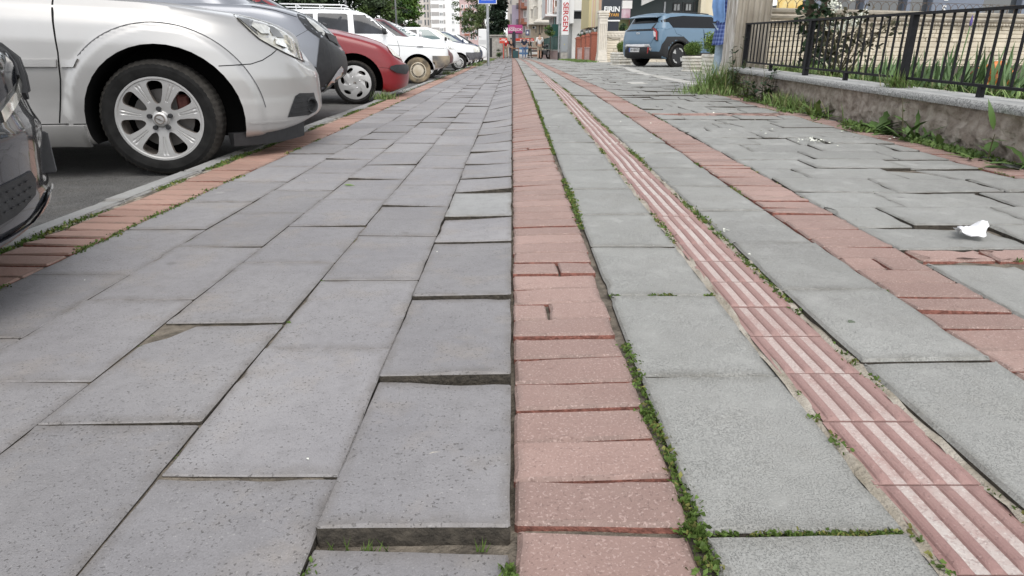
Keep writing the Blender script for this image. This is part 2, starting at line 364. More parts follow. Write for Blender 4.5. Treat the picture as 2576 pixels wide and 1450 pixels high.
# bed of joint soil under the paving, following the levels
bd = MB()
xs = [-1.66, -1.37, -.8, -.285, -.262, -.004, .02, .1, .3, .75, 1.2, 1.8, 2.4, 3.0, 4.5, 7, 12]; ys = [-.5, 0, .6, 1.3, 2, 3, 4.5, 6, 8.5, 12, 18, 25, 30, 36, 42, 48, 54, 60, 66]
bd.loft([[(x, y, gz(x, y) - ((.019 if -.27 < x < .0 else (.0048 if y < 3.5 else .007) if -1.4 < x < -.2 else .012) if y < 20 else .03)) for x in xs] for y in ys], closed=False)
bd.build('paving_bed', M['fill'], kind='structure', smooth=True)
sdm = MB()
for (xa, xb, dz) in ((.690, .712, -.002), (.518, .540, -.0012), (-1.66, -1.60, -.012)):
    yy = [0.2 + .05 * i for i in range(160)] + [8.3 + 3 * i for i in range(19)]
    r6 = random.Random(int(xa * 1000))
    sdm.loft([[(xa + (xb - xa) * f, y, gz(xa, y) + dz + r6.gauss(0, .003 if y < 8 else 0)) for f in (0, .33, .66, 1)] for y in yy], closed=False)
sdm.build('joint_sand_strips', M['sand'], kind='structure', smooth=True)
# tactile guide path: tiles with four ridges
tp = MB(); r7 = random.Random(9)
TX0, TX1 = .534, .692
def ridge_prof():
    pts = []; n = 4; w = (TX1 - TX0) / (n + .0)
    for k in range(n):
        c = TX0 + w * (k + .5)
        for f, h in ((-.5, 0), (-.26, .0), (-.21, .0030), (-.11, .0050), (0, .0054), (.11, .0050), (.21, .0030), (.26, .0), ):
            pts.append((c + f * w * 1.0, h, 1 if abs(f) >= .26 else 0))
    pts.append((TX1, 0, 1)); return pts
RP = ridge_prof()
y = .10
while y < YEND:
    L = .176 * r7.uniform(.985, 1.015); d = [r7.gauss(0, .0014) for _ in range(4)]; sx = r7.gauss(0, .0015)
    fr = [0, .006, .018, L*.5, L-.018-.002, L-.008, L-.002] if y < 8 else [0, L - .004]
    rings = []
    for i, f in enumerate(fr):
        e = (0, .6, 1, 1, 1, .6, 0)[i] if y < 8 else 1
        rings.append([(x + sx, y + f, gz(x, y + f) - .002 + h * e + (d[0]*(1-f/L) + d[3]*f/L)) for (x, h, w) in RP])
    base = len(tp.v); n = len(RP)
    for r in rings: tp.v.extend(r)
    for i in range(len(rings) - 1):
        for j in range(n - 1):
            tp.f.append((base+i*n+j, base+i*n+j+1, base+(i+1)*n+j+1, base+(i+1)*n+j))
            edge = j in (0, 1, n-2)
            tp.m.append(1 if (RP[j][2] and RP[j+1][2] and 1 < j < n - 2) else 0)
    lo = [(RP[0][0] + sx, y, gz(.6, y) - .03), (RP[-1][0] + sx, y, gz(.6, y) - .03)]
    b2 = len(tp.v)
    tp.v.extend([(x, yy, z - .03) for (x, yy, z) in (rings[0][0], rings[0][-1], rings[-1][-1], rings[-1][0])])
    tp.f.append((base, b2, b2+1) + tuple(base + n - 1 - q for q in range(n - 1))); tp.m.append(0)
    tp.f.append((base + n - 1, b2+1, b2+2, base + (len(rings)-1)*n + n - 1) + tuple(base + q*n + n - 1 for q in range(len(rings) - 2, 0, -1))); tp.m.append(0)
    y += L
tp.build('tactile_path', [M['tactile'], M['tac_valley']], kind='structure')
# road and the ground beyond
rd = MB(); rd.add([(-400, -60, ROADZ), (-1.7, -60, ROADZ), (-1.7, 700, ROADZ), (-400, 700, ROADZ)], [(0, 1, 2, 3)])
rd.build('road', M['asphalt'], kind='structure')
gr_ = MB(); gr_.add([(-1.75, -60, -.16), (500, -60, -.16), (500, 700, -.16), (-1.75, 700, -.16)], [(0, 1, 2, 3)])
M['farground'] = mat('far_ground', (.2,.19,.17), .95, var=.2, scale=.5)
gr_.build('ground', M['farground'], kind='structure')
# green and dry growth in the joints
def tuft(mb, x, y, z, h, n, rnd, spread=.012, wid=.005, flat=.5):
    for _ in range(n):
        a = rnd.uniform(0, 2*pi); b = rnd.uniform(0, 2*pi); l = h * rnd.uniform(.5, 1.2); t = rnd.uniform(.15, 1.2) * (1 if flat else .5)
        p = Vector((x + rnd.gauss(0, spread), y + rnd.gauss(0, spread), z + rnd.uniform(0, h * .5)))
        d = Vector((cos(a) * sin(t), sin(a) * sin(t), cos(t))) * l; s_ = Vector((cos(b), sin(b), rnd.uniform(-.3, .3))) * wid * rnd.uniform(.6, 1.4)
        mb.add([p, p + d*.5 + s_, p + d, p + d*.5 - s_], [(0, 1, 2, 3)])
ms = MB(); rm = random.Random(77)
def moss_line(x, ya, yb, dens, wob=.006, h=.012, n=6, patch=2.0, thr=.0, dz=-.008, sp=.008, seedo=0):
    h *= .72; wob *= .8; sp *= .8; n = max(3, n - 1)
    y = ya
    while y < yb:
        y += rm.expovariate(dens * (1 if y < 4 else .6))
        v = mnoise.noise((x * 7.3 + seedo, y * patch, 3.1))
        if v < thr: continue
        xx = x + rm.gauss(0, wob); k = min(1.6, .8 + v)
        ms.mi = 1 if rm.random() < .18 else 0
        tuft(ms, xx, y, gz(xx, y) + dz, h * k, n, rm, sp, .0042 if y < 3 else .006)
moss_line(.247, .6, 1.3, 160, .0065, .016, 7, 1.1, -.6, -.006, .007)
moss_line(.247, .35, 9, 170, .0065, .014, 7, 1.1, -.12, -.006, .007)
moss_line(.247, 9, 20, 12, .008, .02, 6, 1.1, -.3)
moss_line(.530, .5, 9, 70, .006, .012, 6, 3.5, .02, -.004, .006)
moss_line(.703, .6, 2.0, 60, .006, .012, 6, 3.0, .15, -.006, .008)
moss_line(.702, 1.45, 12, 110, .009, .014, 7, 1.5, -.12, -.006, .01)
moss_line(.979, 1.6, 8, 40, .004, .01, 5, 3, .1, -.004, .005)
moss_line(1.218, 1.6, 9, 40, .005, .01, 5, 2.5, .1, -.004, .006)
moss_line(-1.374, 1.1, 9, 90, .010, .014, 6, 3.0, .05, -.004, .010)
moss_line(-1.625, 1.4, 9, 170, .018, .018, 7, 1.4, -.12, -.008, .014)
moss_line(-1.625, 9, 30, 20, .02, .03, 6, 1.4, -.1, -.008, .03)
for i, xx in enumerate(COLX[1:5]): moss_line(xx, .4, 5, 46, .0015, .006, 4, 5, .22, -.008, .003, i * 3)
moss_line(2.394, 2.5, 8.5, 60, .008, .012, 5, 2.5, .05, -.004, .01)
moss_line(2.592, 2.5, 8.8, 110, .014, .016, 6, 2.0, -.05, -.004, .014)
moss_line(2.68, 2.5, 8.8, 70, .03, .02, 6, 1.6, 0., -.01, .02)
def moss_x(y, xa, xb, n, h=.007, wob=.0015, thr=.0):
    for _ in range(n):
        x = rm.uniform(xa, xb)
        if mnoise.noise((x * 14, y * 5, 1.)) < thr: continue
        yy = y + rm.gauss(0, wob); ms.mi = 1 if rm.random() < .2 else 0
        tuft(ms, x, yy, gz(x, yy) - .006, h, 4, rm, .003, .0035)
moss_x(.700, .26, .52, 130, .006, thr=-.05); moss_x(1.58, .26, .52, 90, .008); moss_x(1.856, 1.5, 2.4, 260, .014, .006, -.1); moss_x(.70, .19, .25, 60, .013, .006)
moss_x(2.66, 1.0, 1.26, 70, .01, .006); moss_x(2.8, 1.2, 1.6, 30, .008, .003)
for (x, y) in ((.228, .705), (.237, 1.0), (.236, .99), (-.002, .62), (-.002, .635), (.0, .60), (-.255, .63), (-.53, 1.405), (-.54, 1.40), (-.535, 1.72)):
    for _ in range(12 if x > -.01 else 4): tuft(ms, x + rm.gauss(0, .004), y + rm.gauss(0, .008), -.006, .010 if x > -.01 else .006, 5, rm, .004, .003)
ms.mi = 0
for x in (-.235, -.215, -.19, -.185, -.165, -.045, -.04):   # grass blades in the open joint
    for _ in range(4):
        a = rm.uniform(-.6, .6); b = rm.uniform(-.5, .2); l = rm.uniform(.012, .026); p = Vector((x + rm.gauss(0, .003), .679, -.014)); d = Vector((sin(a) * l, sin(b) * l, l))
        ms.add([p + Vector((-.0012, 0, 0)), p + Vector((.0012, 0, 0)), p + d], [(0, 1, 2)])
ms.build('joint_moss', [M['moss'], M['moss2']], kind='stuff', label='low green moss and weeds growing in the paving joints')
# ---------------------------------------------------------------- vehicles
def paint(name, col, metal=.0, rough=.28, coat=.6, flake=0.0, var=0):
    m = mat(name, col, rough, var=var, scale=2, metal=metal, coat=coat, spec=.5)
    if flake or True:
        n = m.node_tree.nodes; L = m.node_tree.links; b = n['Principled BSDF']
        nz = n.new('ShaderNodeTexNoise'); nz.inputs['Scale'].default_value = 3.5; nz.inputs['Detail'].default_value = 7
        mr = n.new('ShaderNodeMapRange'); mr.inputs['To Min'].default_value = rough * .8; mr.inputs['To Max'].default_value = min(1, rough * 1.5)
        tc = n.new('ShaderNodeTexCoord'); L.new(tc.outputs['Object'], nz.inputs['Vector']); L.new(nz.outputs['Fac'], mr.inputs[0]); L.new(mr.outputs[0], b.inputs['Roughness'])
    return m
M['silver'] = paint('silver_paint', (.455,.447,.435), metal=.6, rough=.36, coat=.5, var=.05)
M['dark'] = paint('anthracite_paint', (.035,.037,.045), metal=.4, rough=.18, coat=1)
M['greyp'] = paint('grey_paint', (.23,.24,.265), metal=.4, rough=.3, coat=.6)
M['redp'] = paint('dark_red_paint', (.20,.005,.009), metal=.0, rough=.3, coat=.35)
M['white'] = paint('white_paint', (.78,.79,.79), rough=.35, coat=.4)
M['cream'] = paint('cream_paint', (.66,.65,.58), rough=.4, coat=.3)
M['maroon'] = paint('maroon_paint', (.10,.02,.025), rough=.3)
M['navy'] = paint('navy_paint', (.022,.04,.09), rough=.25, coat=.8)
M['bluep'] = paint('dusty_blue_paint', (.112,.19,.268), rough=.38, coat=.4)
M['plastic'] = mat('black_trim_plastic', (.018,.0185,.020), .55, var=.2, scale=30, bump=.05, bscale=400)
M['plastic_grey'] = mat('weathered_trim', (.10,.10,.105), .65, var=.2, scale=12)
M['mudtrim'] = mat('mud_covered_trim', (.12,.115,.11), .8, col2=(.34,.28,.2), scale=5, bump=.15, bscale=60, detail=7)
M['tyre'] = mat('tyre_rubber', (.012,.0118,.0115), .85, var=.35, scale=14, bump=.12, bscale=120, spec=.22)
M['tread'] = mat('dusty_tread', (.045,.042,.038), .95, var=.3, scale=20, bump=.3, bscale=90, spec=.15)
M['tyre_mud'] = mat('muddy_tyre', (.10,.085,.065), .9, col2=(.28,.225,.15), scale=7, bump=.3, bscale=70, spec=.2)
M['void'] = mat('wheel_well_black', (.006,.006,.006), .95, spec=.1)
M['rim'] = paint('alloy_silver', (.50,.495,.485), metal=.6, rough=.38, coat=.25)
M['rim_dirt'] = mat('dusty_inner_rim', (.20,.175,.155), .7, var=.3, scale=20, metal=.3)
M['rim_cream'] = mat('cream_hubcap', (.55,.50,.40), .55, col2=(.42,.35,.25), scale=8)
M['disc'] = mat('brake_disc', (.25,.24,.23), .4, metal=.9)
M['caliper'] = mat('rusty_red_caliper', (.15,.05,.04), .7, var=.3, scale=40)
M['glass'] = mat('dark_car_glass', (.020,.022,.027), .06, spec=.45, var=.5, scale=3)
M['glass_black'] = mat('black_privacy_glass', (.006,.007,.008), .07, spec=.28)
M['glass_g'] = mat('green_car_glass', (.07,.12,.12), .05, spec=.6, coat=1)
M['lens'] = mat('headlight_lens', (.40,.39,.345), .25, var=.3, scale=9, coat=1, stretch=(1, 1, 3))
M['lens_dark'] = mat('headlight_dark_insert', (.10,.10,.095), .15, coat=1, metal=.3)
M['lens_bright'] = mat('headlight_reflector', (.70,.69,.62), .12, metal=.55, coat=1, var=.2, scale=30)
M['chrome'] = mat('chrome', (.72,.72,.73), .12, metal=1)
M['plate'] = mat('plate_white', (.75,.75,.74), .4)
M['plate_blue'] = mat('plate_blue', (.03,.09,.42), .4)
M['ink'] = mat('black_ink', (.02,.02,.02), .6)
M['seam'] = mat('panel_gap', (.012,.012,.012), .9, spec=.1)
M['redlens'] = mat('red_tail_lens', (.33,.012,.015), .12, coat=1)
M['whitelens'] = mat('clear_tail_lens', (.55,.5,.5), .12, coat=1)
def lerp_tab(tab, x):
    if x <= tab[0][0]: return tab[0][1]
    for (a, va), (b, vb) in zip(tab, tab[1:]):
        if x <= b:
            t = (x - a) / (b - a)
            return va + (vb - va) * t
    return tab[-1][1]
def smooth_tab(tab, n=6, w=.05):
    """sampled table with rounded corners"""
    x0, x1 = tab[0][0], tab[-1][0]; N = 240; o = []
    for i in range(N + 1):
        x = x0 + (x1 - x0) * i / N
        o.append((x, sum(lerp_tab(tab, x + w * k / n) for k in range(-n, n + 1)) / (2*n + 1)))
    return o
def spow(v, e): return math.copysign(abs(v) ** e, v)
def outline(nose, tail, W, cf, nf, cr, nr, fine=.06, fx=None, coarse=.12):
    """plan outline, nose centre -> near side (-y) -> tail centre -> far side"""
    half = []
    na = max(14, int(1.5 * max(cf, W) / fine))
    for i in range(na + 1):
        f = (i / na) * pi / 2
        half.append((nose - cf + cf * spow(cos(f), 2/nf), -W * spow(sin(f), 2/nf)))
    x = nose - cf; lim = tail + cr
    xs = []
    while x > lim + fine:
        x -= fine if (fx is not None and x > fx) else coarse
        if x > lim + .02: xs.append(x)
    half += [(x, -W) for x in xs]
    nb = 12
    for i in range(nb + 1):
        f = (1 - i / nb) * pi / 2
        half.append((tail + cr - cr * spow(cos(f), 2/nr), -W * spow(sin(f), 2/nr)))
    full = half + [(x, -y) for x, y in half[-2:0:-1]]
    return full
def outline_normals(P):
    n = len(P); o = []
    for i in range(n):
        a = P[i-1]; b = P[(i+1) % n]; t = Vector((b[0]-a[0], b[1]-a[1])); t = t.normalized() if t.length > 1e-9 else Vector((0,1))
        o.append(Vector((-t.y, t.x)))
    return o
def loops_to_mesh(mb, loops):
    """stack of closed loops symmetrical in y; caps join mirrored points"""
    N = len(loops[0]); b = len(mb.v)
    for l in loops: mb.v.extend(l)
    for k in range(len(loops) - 1):
        for i in range(N):
            j = (i + 1) % N
            mb.f.append((b+k*N+i, b+(k+1)*N+i, b+(k+1)*N+j, b+k*N+j)); mb.m.append(mb.mi)
    h = N // 2
    for base, rev in ((b, 0), (b + (len(loops)-1)*N, 1)):
        for i in range(h):
            q = [i, i+1, (N-i-1) % N, (N-i) % N]; f = []
            for z in q:
                if z not in f: f.append(z)
            f = [base + z for z in f]
            if rev: f = f[::-1]
            if len(f) > 2: mb.f.append(tuple(f)); mb.m.append(mb.mi)
SIDE = [(0,-.075),(.03,-.045),(.08,-.018),(.2,-.004),(.45,.004),(.7,0),(.88,-.014),(.96,-.032),(1,-.06)]
class Car:
    def __init__(s, name, label, loc, rz, paint, nose, tail, W, zb, zs, wheels, r, arch, cf=.6, nf=2.7, cr=.4, nr=3, crown=.05, side=SIDE, fine=.07, nlev=18, fx=None, deform=None, front_off=None, cab=None, topin=.55, group='cars parked along the kerb', cat="car", ax=0.0):
        s.root = thing(name, label, cat, loc, rz, group); s.paint = paint; s.ax = ax; s.W = W; s.nose = nose; s.tail = tail; s.r = r
        P = outline(nose, tail, W, cf, nf, cr, nr, fine, fx); Nn = outline_normals(P)
        zb = smooth_tab(zb); zs = smooth_tab(zs); s.zs = zs
        loops = []
        for k in range(nlev + 1):
            v = k / nlev; o = lerp_tab(side, v); L = []
            for (x, y), n in zip(P, Nn):
                z = lerp_tab(zb, x) + (lerp_tab(zs, x) - lerp_tab(zb, x)) * v
                oo = o
                if front_off and n.x > 0: oo += lerp_tab(front_off, z) * max(0, n.x) ** 1.0
                px, py = x + n.x * oo, y + n.y * oo
                if abs(y) < 1e-9: py = 0
                L.append((px, py, z))
            loops.append(L)
        last = loops[-1]
        for w in (.06, .15, .28, .42, .57, .72, .86):
            L = []
            for (x, y, z), (px, py) in zip(last, P):
                xin = max(tail + topin, min(nose - topin, x)); nx = x + (xin - x) * w; ny = y * (1 - w)
                zc = lerp_tab(zs, nx)
                L.append((nx, ny, zc + crown * (1 - (1 - w) ** 2.2)))
            loops.append(L)
        if deform: loops = [[deform(*p) for p in L] for L in loops]
        mb = MB(); loops_to_mesh(mb, loops)
        bodyo = mb.build('tmp_body', [paint, M['void']], fix=True)
        cut = MB()
        for xw in wheels:
            for sg in (-1, 1):
                a = sg * (W + .15); b_ = sg * (W - .30)
                cut.lathe([(arch, min(a, b_)), (arch, max(a, b_))], (xw + s.ax, 0, arch_z(r, arch)), 'y', 40, caps=True)
        cuto = cut.build('tmp_cut', [M['void']], fix=True)
        md = bodyo.modifiers.new('b', 'BOOLEAN'); md.operation = 'DIFFERENCE'; md.solver = 'EXACT'; md.object = cuto
        try: md.material_mode = 'TRANSFER'
        except Exception: pass
        dg = bpy.context.evaluated_depsgraph_get(); ev = bodyo.evaluated_get(dg); me = bpy.data.meshes.new_from_object(ev)
        bm = bmesh.new(); bm.from_mesh(me)
        if cab:
            cm = MB(); s.cabin(cm, **cab); cme = bpy.data.meshes.new('c'); cme.from_pydata(cm.v, [], cm.f); bc = bmesh.new(); bc.from_mesh(cme); bmesh.ops.recalc_face_normals(bc, faces=bc.faces); bc.to_mesh(cme); bc.free(); bm.from_mesh(cme)
        for f in bm.faces:
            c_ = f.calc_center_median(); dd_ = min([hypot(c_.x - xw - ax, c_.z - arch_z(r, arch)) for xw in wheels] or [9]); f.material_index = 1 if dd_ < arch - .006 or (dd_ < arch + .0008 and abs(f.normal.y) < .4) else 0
        me2 = bpy.data.meshes.new('body'); bm.to_mesh(me2); s.bvh = BVHTree.FromBMesh(bm); bm.free()
        me2.materials.append(paint); me2.materials.append(M['void'])
        me2.polygons.foreach_set('use_smooth', [True] * len(me2.polygons)); me2.set_sharp_from_angle(angle=R(42))
        bpy.data.objects.remove(bodyo); bpy.data.objects.remove(cuto)
        s.body = bpy.data.objects.new('body', me2); COL.objects.link(s.body); s.body.parent = s.root
    def cabin(s, mb, xr, xf, xrt, xft, hb, ht, zr, c=.35, n=3.2, crown=.05, nlev=10):
        zr = smooth_tab(zr, w=.03); loops = []
        base = outline(xf, xr, hb, c, n, c, n, .08); top = outline(xft, xrt, ht, c, n, c, n, .08)
        m = min(len(base), len(top))
        def res(P, m):   # same number of points, kept symmetrical
            h = P[:len(P)//2 + 1]; d = [0]
            for a, b in zip(h, h[1:]): d.append(d[-1] + hypot(b[0]-a[0], b[1]-a[1]))
            o = []; k = m // 2
            for i in range(k + 1):
                t = d[-1] * i / k; j = 0
                while j < len(d) - 2 and d[j+1] < t: j += 1
                f = (t - d[j]) / max(1e-9, d[j+1] - d[j]); o.append((h[j][0] + (h[j+1][0]-h[j][0])*f, h[j][1] + (h[j+1][1]-h[j][1])*f))
            o[0] = (o[0][0], 0); o[-1] = (o[-1][0], 0)
            return o + [(x, -y) for x, y in o[-2:0:-1]]
        base = res(base, 96); top = res(top, 96)
        for k in range(nlev + 1):
            t = k / nlev; L = []
            for (bx, by), (tx, ty) in zip(base, top):
                e = t ** 1.25; zt = lerp_tab(zr, tx); zb_ = lerp_tab(s.zs, bx) - .03
                x = bx + (tx - bx) * t; y = by + (ty - by) * e; z = zb_ + (zt - zb_) * (1 - (1 - t) ** 1.12)
                L.append((x, y, z))
            loops.append(L)
        last = loops[-1]
        for w in (.05, .13, .25, .4, .6, .8):
            loops.append([(x + (max(xrt+.25, min(xft-.25, x)) - x) * w, y * (1-w), z + crown * (1 - (1-w) ** 2.4)) for (x, y, z) in last])
        loops_to_mesh(mb, loops)
    def panel(s, name, poly, m, d=(0, 1), org=(0, 0), off=.003, grid=.05, parent=None, thick=.006, label=None, smooth=True):
        """a panel cut to a (w, z) outline and laid on the bodywork, looking along d"""
        d = Vector((d[0], d[1], 0)).normalized(); w = Vector((d.y, -d.x, 0))
        bm = bmesh.new(); vs = [bm.verts.new((a, 0, b)) for a, b in poly]; bm.faces.new(vs)
        bmesh.ops.triangulate(bm, faces=bm.faces)
        lo = [min(p[i] for p in poly) for i in (0, 1)]; hi = [max(p[i] for p in poly) for i in (0, 1)]
        for i, nrm in ((0, (1,0,0)), (1, (0,0,1))):
            k = int((hi[i] - lo[i]) / grid)
            for q in range(1, k + 1):
                c = lo[i] + grid * q
                bmesh.ops.bisect_plane(bm, geom=bm.verts[:] + bm.edges[:] + bm.faces[:], plane_co=(c,0,0) if i == 0 else (0,0,c), plane_no=nrm)
        bound = [e for e in bm.edges if len(e.link_faces) == 1]
        inner = {}; miss = 0; lastp = None
        for v in bm.verts:
            a, _, b = v.co; o = Vector((org[0], org[1], 0)) + w * a + Vector((0, 0, b)) - d * 6
            h, n, _, _ = s.bvh.ray_cast(o, d)
            inner[v] = (h, n)
        good = [x[0] for x in inner.values() if x[0] is not None]
        if not good: bm.free(); print('panel missed', name); return None
        for v, (h, n) in inner.items():
            if h is None:
                a, _, b = v.co; p = Vector((org[0], org[1], 0)) + w * a + Vector((0, 0, b)); h = min(good, key=lambda g: ((g - p) - (g - p).dot(d) * d).length).copy(); n = -d; miss += 1
            if n.dot(d) > 0: n = -n
            v.co = h + n * off; v.normal = n
        bm.normal_update()
        ext = bmesh.ops.extrude_edge_only(bm, edges=bound)
        for v in [g for g in ext['geom'] if isinstance(g, bmesh.types.BMVert)]: v.co += d * (off + thick)
        bmesh.ops.recalc_face_normals(bm, faces=bm.faces)
        me = bpy.data.meshes.new(name); bm.to_mesh(me); bm.free(); me.materials.append(m)
        # face outward
        if sum((p.normal.dot(d) * p.area) for p in me.polygons) > 0: me.flip_normals()
        if smooth: me.polygons.foreach_set('use_smooth', [True] * len(me.polygons)); me.set_sharp_from_angle(angle=R(40))
        o = bpy.data.objects.new(name, me); COL.objects.link(o); o.parent = parent or s.root
        if label: o['label'] = label
        return o
    def seam(s, pts, d=(0, 1), org=(0, 0), w=.0045, name='panel_gap', m=None, off=.0012):
        L = []; Rr = []
        for i, p in enumerate(pts):
            a = Vector(pts[max(0, i-1)]); b = Vector(pts[min(len(pts)-1, i+1)]); t = (b - a).normalized(); n = Vector((-t.y, t.x)) * w * .5
            L.append((p[0] + n.x, p[1] + n.y)); Rr.append((p[0] - n.x, p[1] - n.y))
        return s.panel(name, L + Rr[::-1], m or M['seam'], d, org, off, .03, thick=.003)
    def wheel(s, x, side, r, rim, width=.2, style='seven', tyre=None, rimm=None, inset=.0, steer=0, detail=True):
        yo = side * (s.W - inset); inn = -side
        tyre = tyre or M['tyre']; rimm = rimm or M['rim']
        mb = MB(); n = 180 if detail else 36
        prof = [(rim*.96, .012), (rim*1.03, .004), (rim*1.09, .0), (r*.86, -.004), (r*.925, .004), (r*.955, .016), (r*.985, .034), (r, .05), (r, width-.05), (r*.985, width-.03), (r*.9, width), (rim, width-.01)]
        rings = []
        for q, (rr, h) in enumerate(prof):
            ring = []
            for k in range(n):
                a = 2*pi*k/n; g = 0
                if detail and 4 <= q <= 8 and (k % 3 == 0): g = .004
                ring.append((x + (rr - g) * cos(a), yo + inn * h, r + (rr - g) * sin(a)))
            rings.append(ring)
        for q in range(len(rings) - 1): mb.mi = 1 if 4 <= q <= 9 else 0; mb.loft(rings[q:q+2])
        wo = mb.build('wheel', [tyre, M['tread'] if tyre is M['tyre'] else tyre], s.root, smooth=True, auto=38, fix=True)
        hole, depth, na, nr = RIMS[style]
        na2 = na if detail else max(40, na // 3); nr2 = nr if detail else max(6, nr // 3)
        rb = MB(); idx = {}
        def vid(i, j, back=0):
            i %= na2; k = (i, j, back)
            if k not in idx:
                a = 2*pi*i/na2; q = j / nr2; idx[k] = len(rb.v); dd = depth(a, q) + back
                pp = pos_.get((i, j)); rb.v.append((x + (pp.x if pp else rim*q*cos(a)), yo + inn * dd, r + (pp.y if pp else rim*q*sin(a))))
            return idx[k]
        keep = set((i, j) for i in range(na2) for j in range(nr2) if not hole(2*pi*(i+.5)/na2, (j+.5)/nr2))
        TH = .028
        # ease the stepped window outlines into curves
        nb_ = {}
        for (i, j) in keep:
            for (ii, jj, ea, eb) in ((i-1, j, (i, j), (i, j+1)), (i+1, j, (i+1, j+1), (i+1, j)), (i, j-1, (i+1, j), (i, j)), (i, j+1, (i, j+1), (i+1, j+1))):
                if (ii % na2, jj) not in keep and 0 < jj < nr2:
                    a_, b_ = (ea[0] % na2, ea[1]), (eb[0] % na2, eb[1]); nb_.setdefault(a_, set()).add(b_); nb_.setdefault(b_, set()).add(a_)
        pos_ = {k: Vector((rim * k[1] / nr2 * cos(2*pi*k[0]/na2), rim * k[1] / nr2 * sin(2*pi*k[0]/na2))) for k in nb_}
        for _ in range(6 if style in ('seven', 'pug') else 1): pos_ = {k: pos_[k] * .4 + sum((pos_[q_] for q_ in nb_[k]), Vector((0, 0))) * (.6 / len(nb_[k])) for k in nb_}
        for (i, j) in keep:
            f = [vid(i, j), vid(i+1, j), vid(i+1, j+1), vid(i, j+1)] if j else [vid(0, 0), vid(i+1, 1), vid(i, 1)]
            if j == 0: rb.f.append((f[0], f[2], f[1])); rb.m.append(0); continue
            rb.f.append(tuple(f)); rb.m.append(0)
            for (ii, jj, ea, eb) in ((i-1, j, (i, j), (i, j+1)), (i+1, j, (i+1, j+1), (i+1, j)), (i, j-1, (i+1, j), (i, j)), (i, j+1, (i, j+1), (i+1, j+1))):
                if (ii % na2, jj) not in keep and 0 < jj < nr2:
                    rb.f.append((vid(*ea), vid(*eb), vid(*eb, TH), vid(*ea, TH))); rb.m.append(1)
        ro = rb.build('rim', [rimm, M['rim_dirt'] if detail else rimm], wo, smooth=True, auto=45, fix=True)
        bb = MB(); bb.lathe([(rim*1.0, .01), (rim*.95, .02), (rim*.92, .16)], (x, yo, r), 'y', 48); 
        if inn < 0: bb.v = [(a, yo - (b - yo), c) for a, b, c in bb.v]
        bb.build('rim_barrel', M['rim_dirt'] if detail else M['void'], ro, smooth=True)
        bd_ = MB(); bd_.lathe([(.0, .10), (rim*.70, .10), (rim*.70, .12), (0, .12)], (x, yo, r), 'y', 40)
        if inn < 0: bd_.v = [(a, yo - (b - yo), c) for a, b, c in bd_.v]
        bd_.build('brake_disc', M['disc'] if detail else M['void'], wo, smooth=True, auto=30)
        vdz = .165 if style in ('seven', 'pug') else .05
        vd = MB(); vd.lathe([(0, vdz), (rim*.97, vdz)], (x, yo, r), 'y', 32)
        if inn < 0: vd.v = [(a, yo - (b - yo), c) for a, b, c in vd.v]
        vd.build('wheel_back', M['void'], wo)
        return wo, ro
def arch_z(r, arch): return r + .0
def _sec(a, n, ph=0):
    t = ((a - ph) / (2*pi) * n) % 1.0
    return (t - .5)
def seven_hole(a, q):
    # rounded windows between seven spokes
    s_ = _sec(a, 7, pi/2 - pi/7) ; u = (q - .36) / (.92 - .36)
    if u <= 0 or u >= 1: return False
    w = .235 + .03 * u
    e = min(1, (1 - u) / .22, u / .30); w *= sqrt(max(0, 1 - (1 - e) ** 2))
    return abs(s_) < w * .98
def seven_depth(a, q):
    s_ = _sec(a, 7, pi/2); d = .012 + .02 * (1 - q) ** 1.5 - (.006 if q > .95 else 0)
    u = abs(s_)
    if .45 < q < .88 and .035 < u < .075: d += .0035
    if q < .2: d -= .012 * (1 if q < .17 else .5)
    return d
def pug_hole(a, q):
    c = .74; s_ = _sec(a + (q - c) * 1.1, 6, .35); du = (q - c) / .13; dv = s_ / .25
    return du * du + dv * dv < 1
def pug_depth(a, q):
    s_ = _sec(a + (q - .74) * 1.1, 6, .35)
    return .004 + .02 * (q - .6) ** 2 - .012 * cos(min(1, q) * pi / 2) + (.006 * max(0, cos(s_ * 2 * pi)) * max(0, 1 - abs(q - .66) / .3))
def slot_hole(a, q): return .68 < q < .88 and abs(_sec(a, 28)) < .32
def slot_depth(a, q): return .006 - .014 * (1 - q * q) + (.004 if q > .9 else 0)
def twelve_hole(a, q): return .46 < q < .84 and abs(_sec(a, 14)) < .27
def ev_hole(a, q): return False
def flat_depth(a, q): return .012
RIMS = {'seven': (seven_hole, seven_depth, 336, 44), 'pug': (pug_hole, pug_depth, 220, 40), 'slots': (slot_hole, slot_depth, 224, 30), 'twelve': (twelve_hole, slot_depth, 168, 24), 'plain': (ev_hole, flat_depth, 48, 8)}
def rot2(o, rz, p):   # car-local -> world
    return (o[0] + p[0]*cos(rz) - p[1]*sin(rz), o[1] + p[0]*sin(rz) + p[1]*cos(rz), o[2] + p[2])
# ---------------------------------------------------------------- the parked cars, nose to the kerb
def text_mesh(name, s, size, m, parent, loc, rot, thick=.002, bold=0.0, sx=1, spacing=1, align='CENTER', shear=0):
    cu = bpy.data.curves.new(name, 'FONT'); cu.body = s; cu.size = size; cu.extrude = thick; cu.align_x = align; cu.align_y = 'CENTER'; cu.offset = bold; cu.space_character = spacing; cu.shear = shear
    t = bpy.data.objects.new('tmp_text', cu); COL.objects.link(t); dg = bpy.context.evaluated_depsgraph_get()
    me = bpy.data.meshes.new_from_object(t.evaluated_get(dg)); bpy.data.objects.remove(t); me.materials.clear(); me.materials.append(m)
    for v in me.vertices: v.co.x *= sx
    o = bpy.data.objects.new(name, me); COL.objects.link(o); o.parent = parent; o.location = loc; o.rotation_euler = rot
    return o
ZR = ROADZ
RZS = R(12)
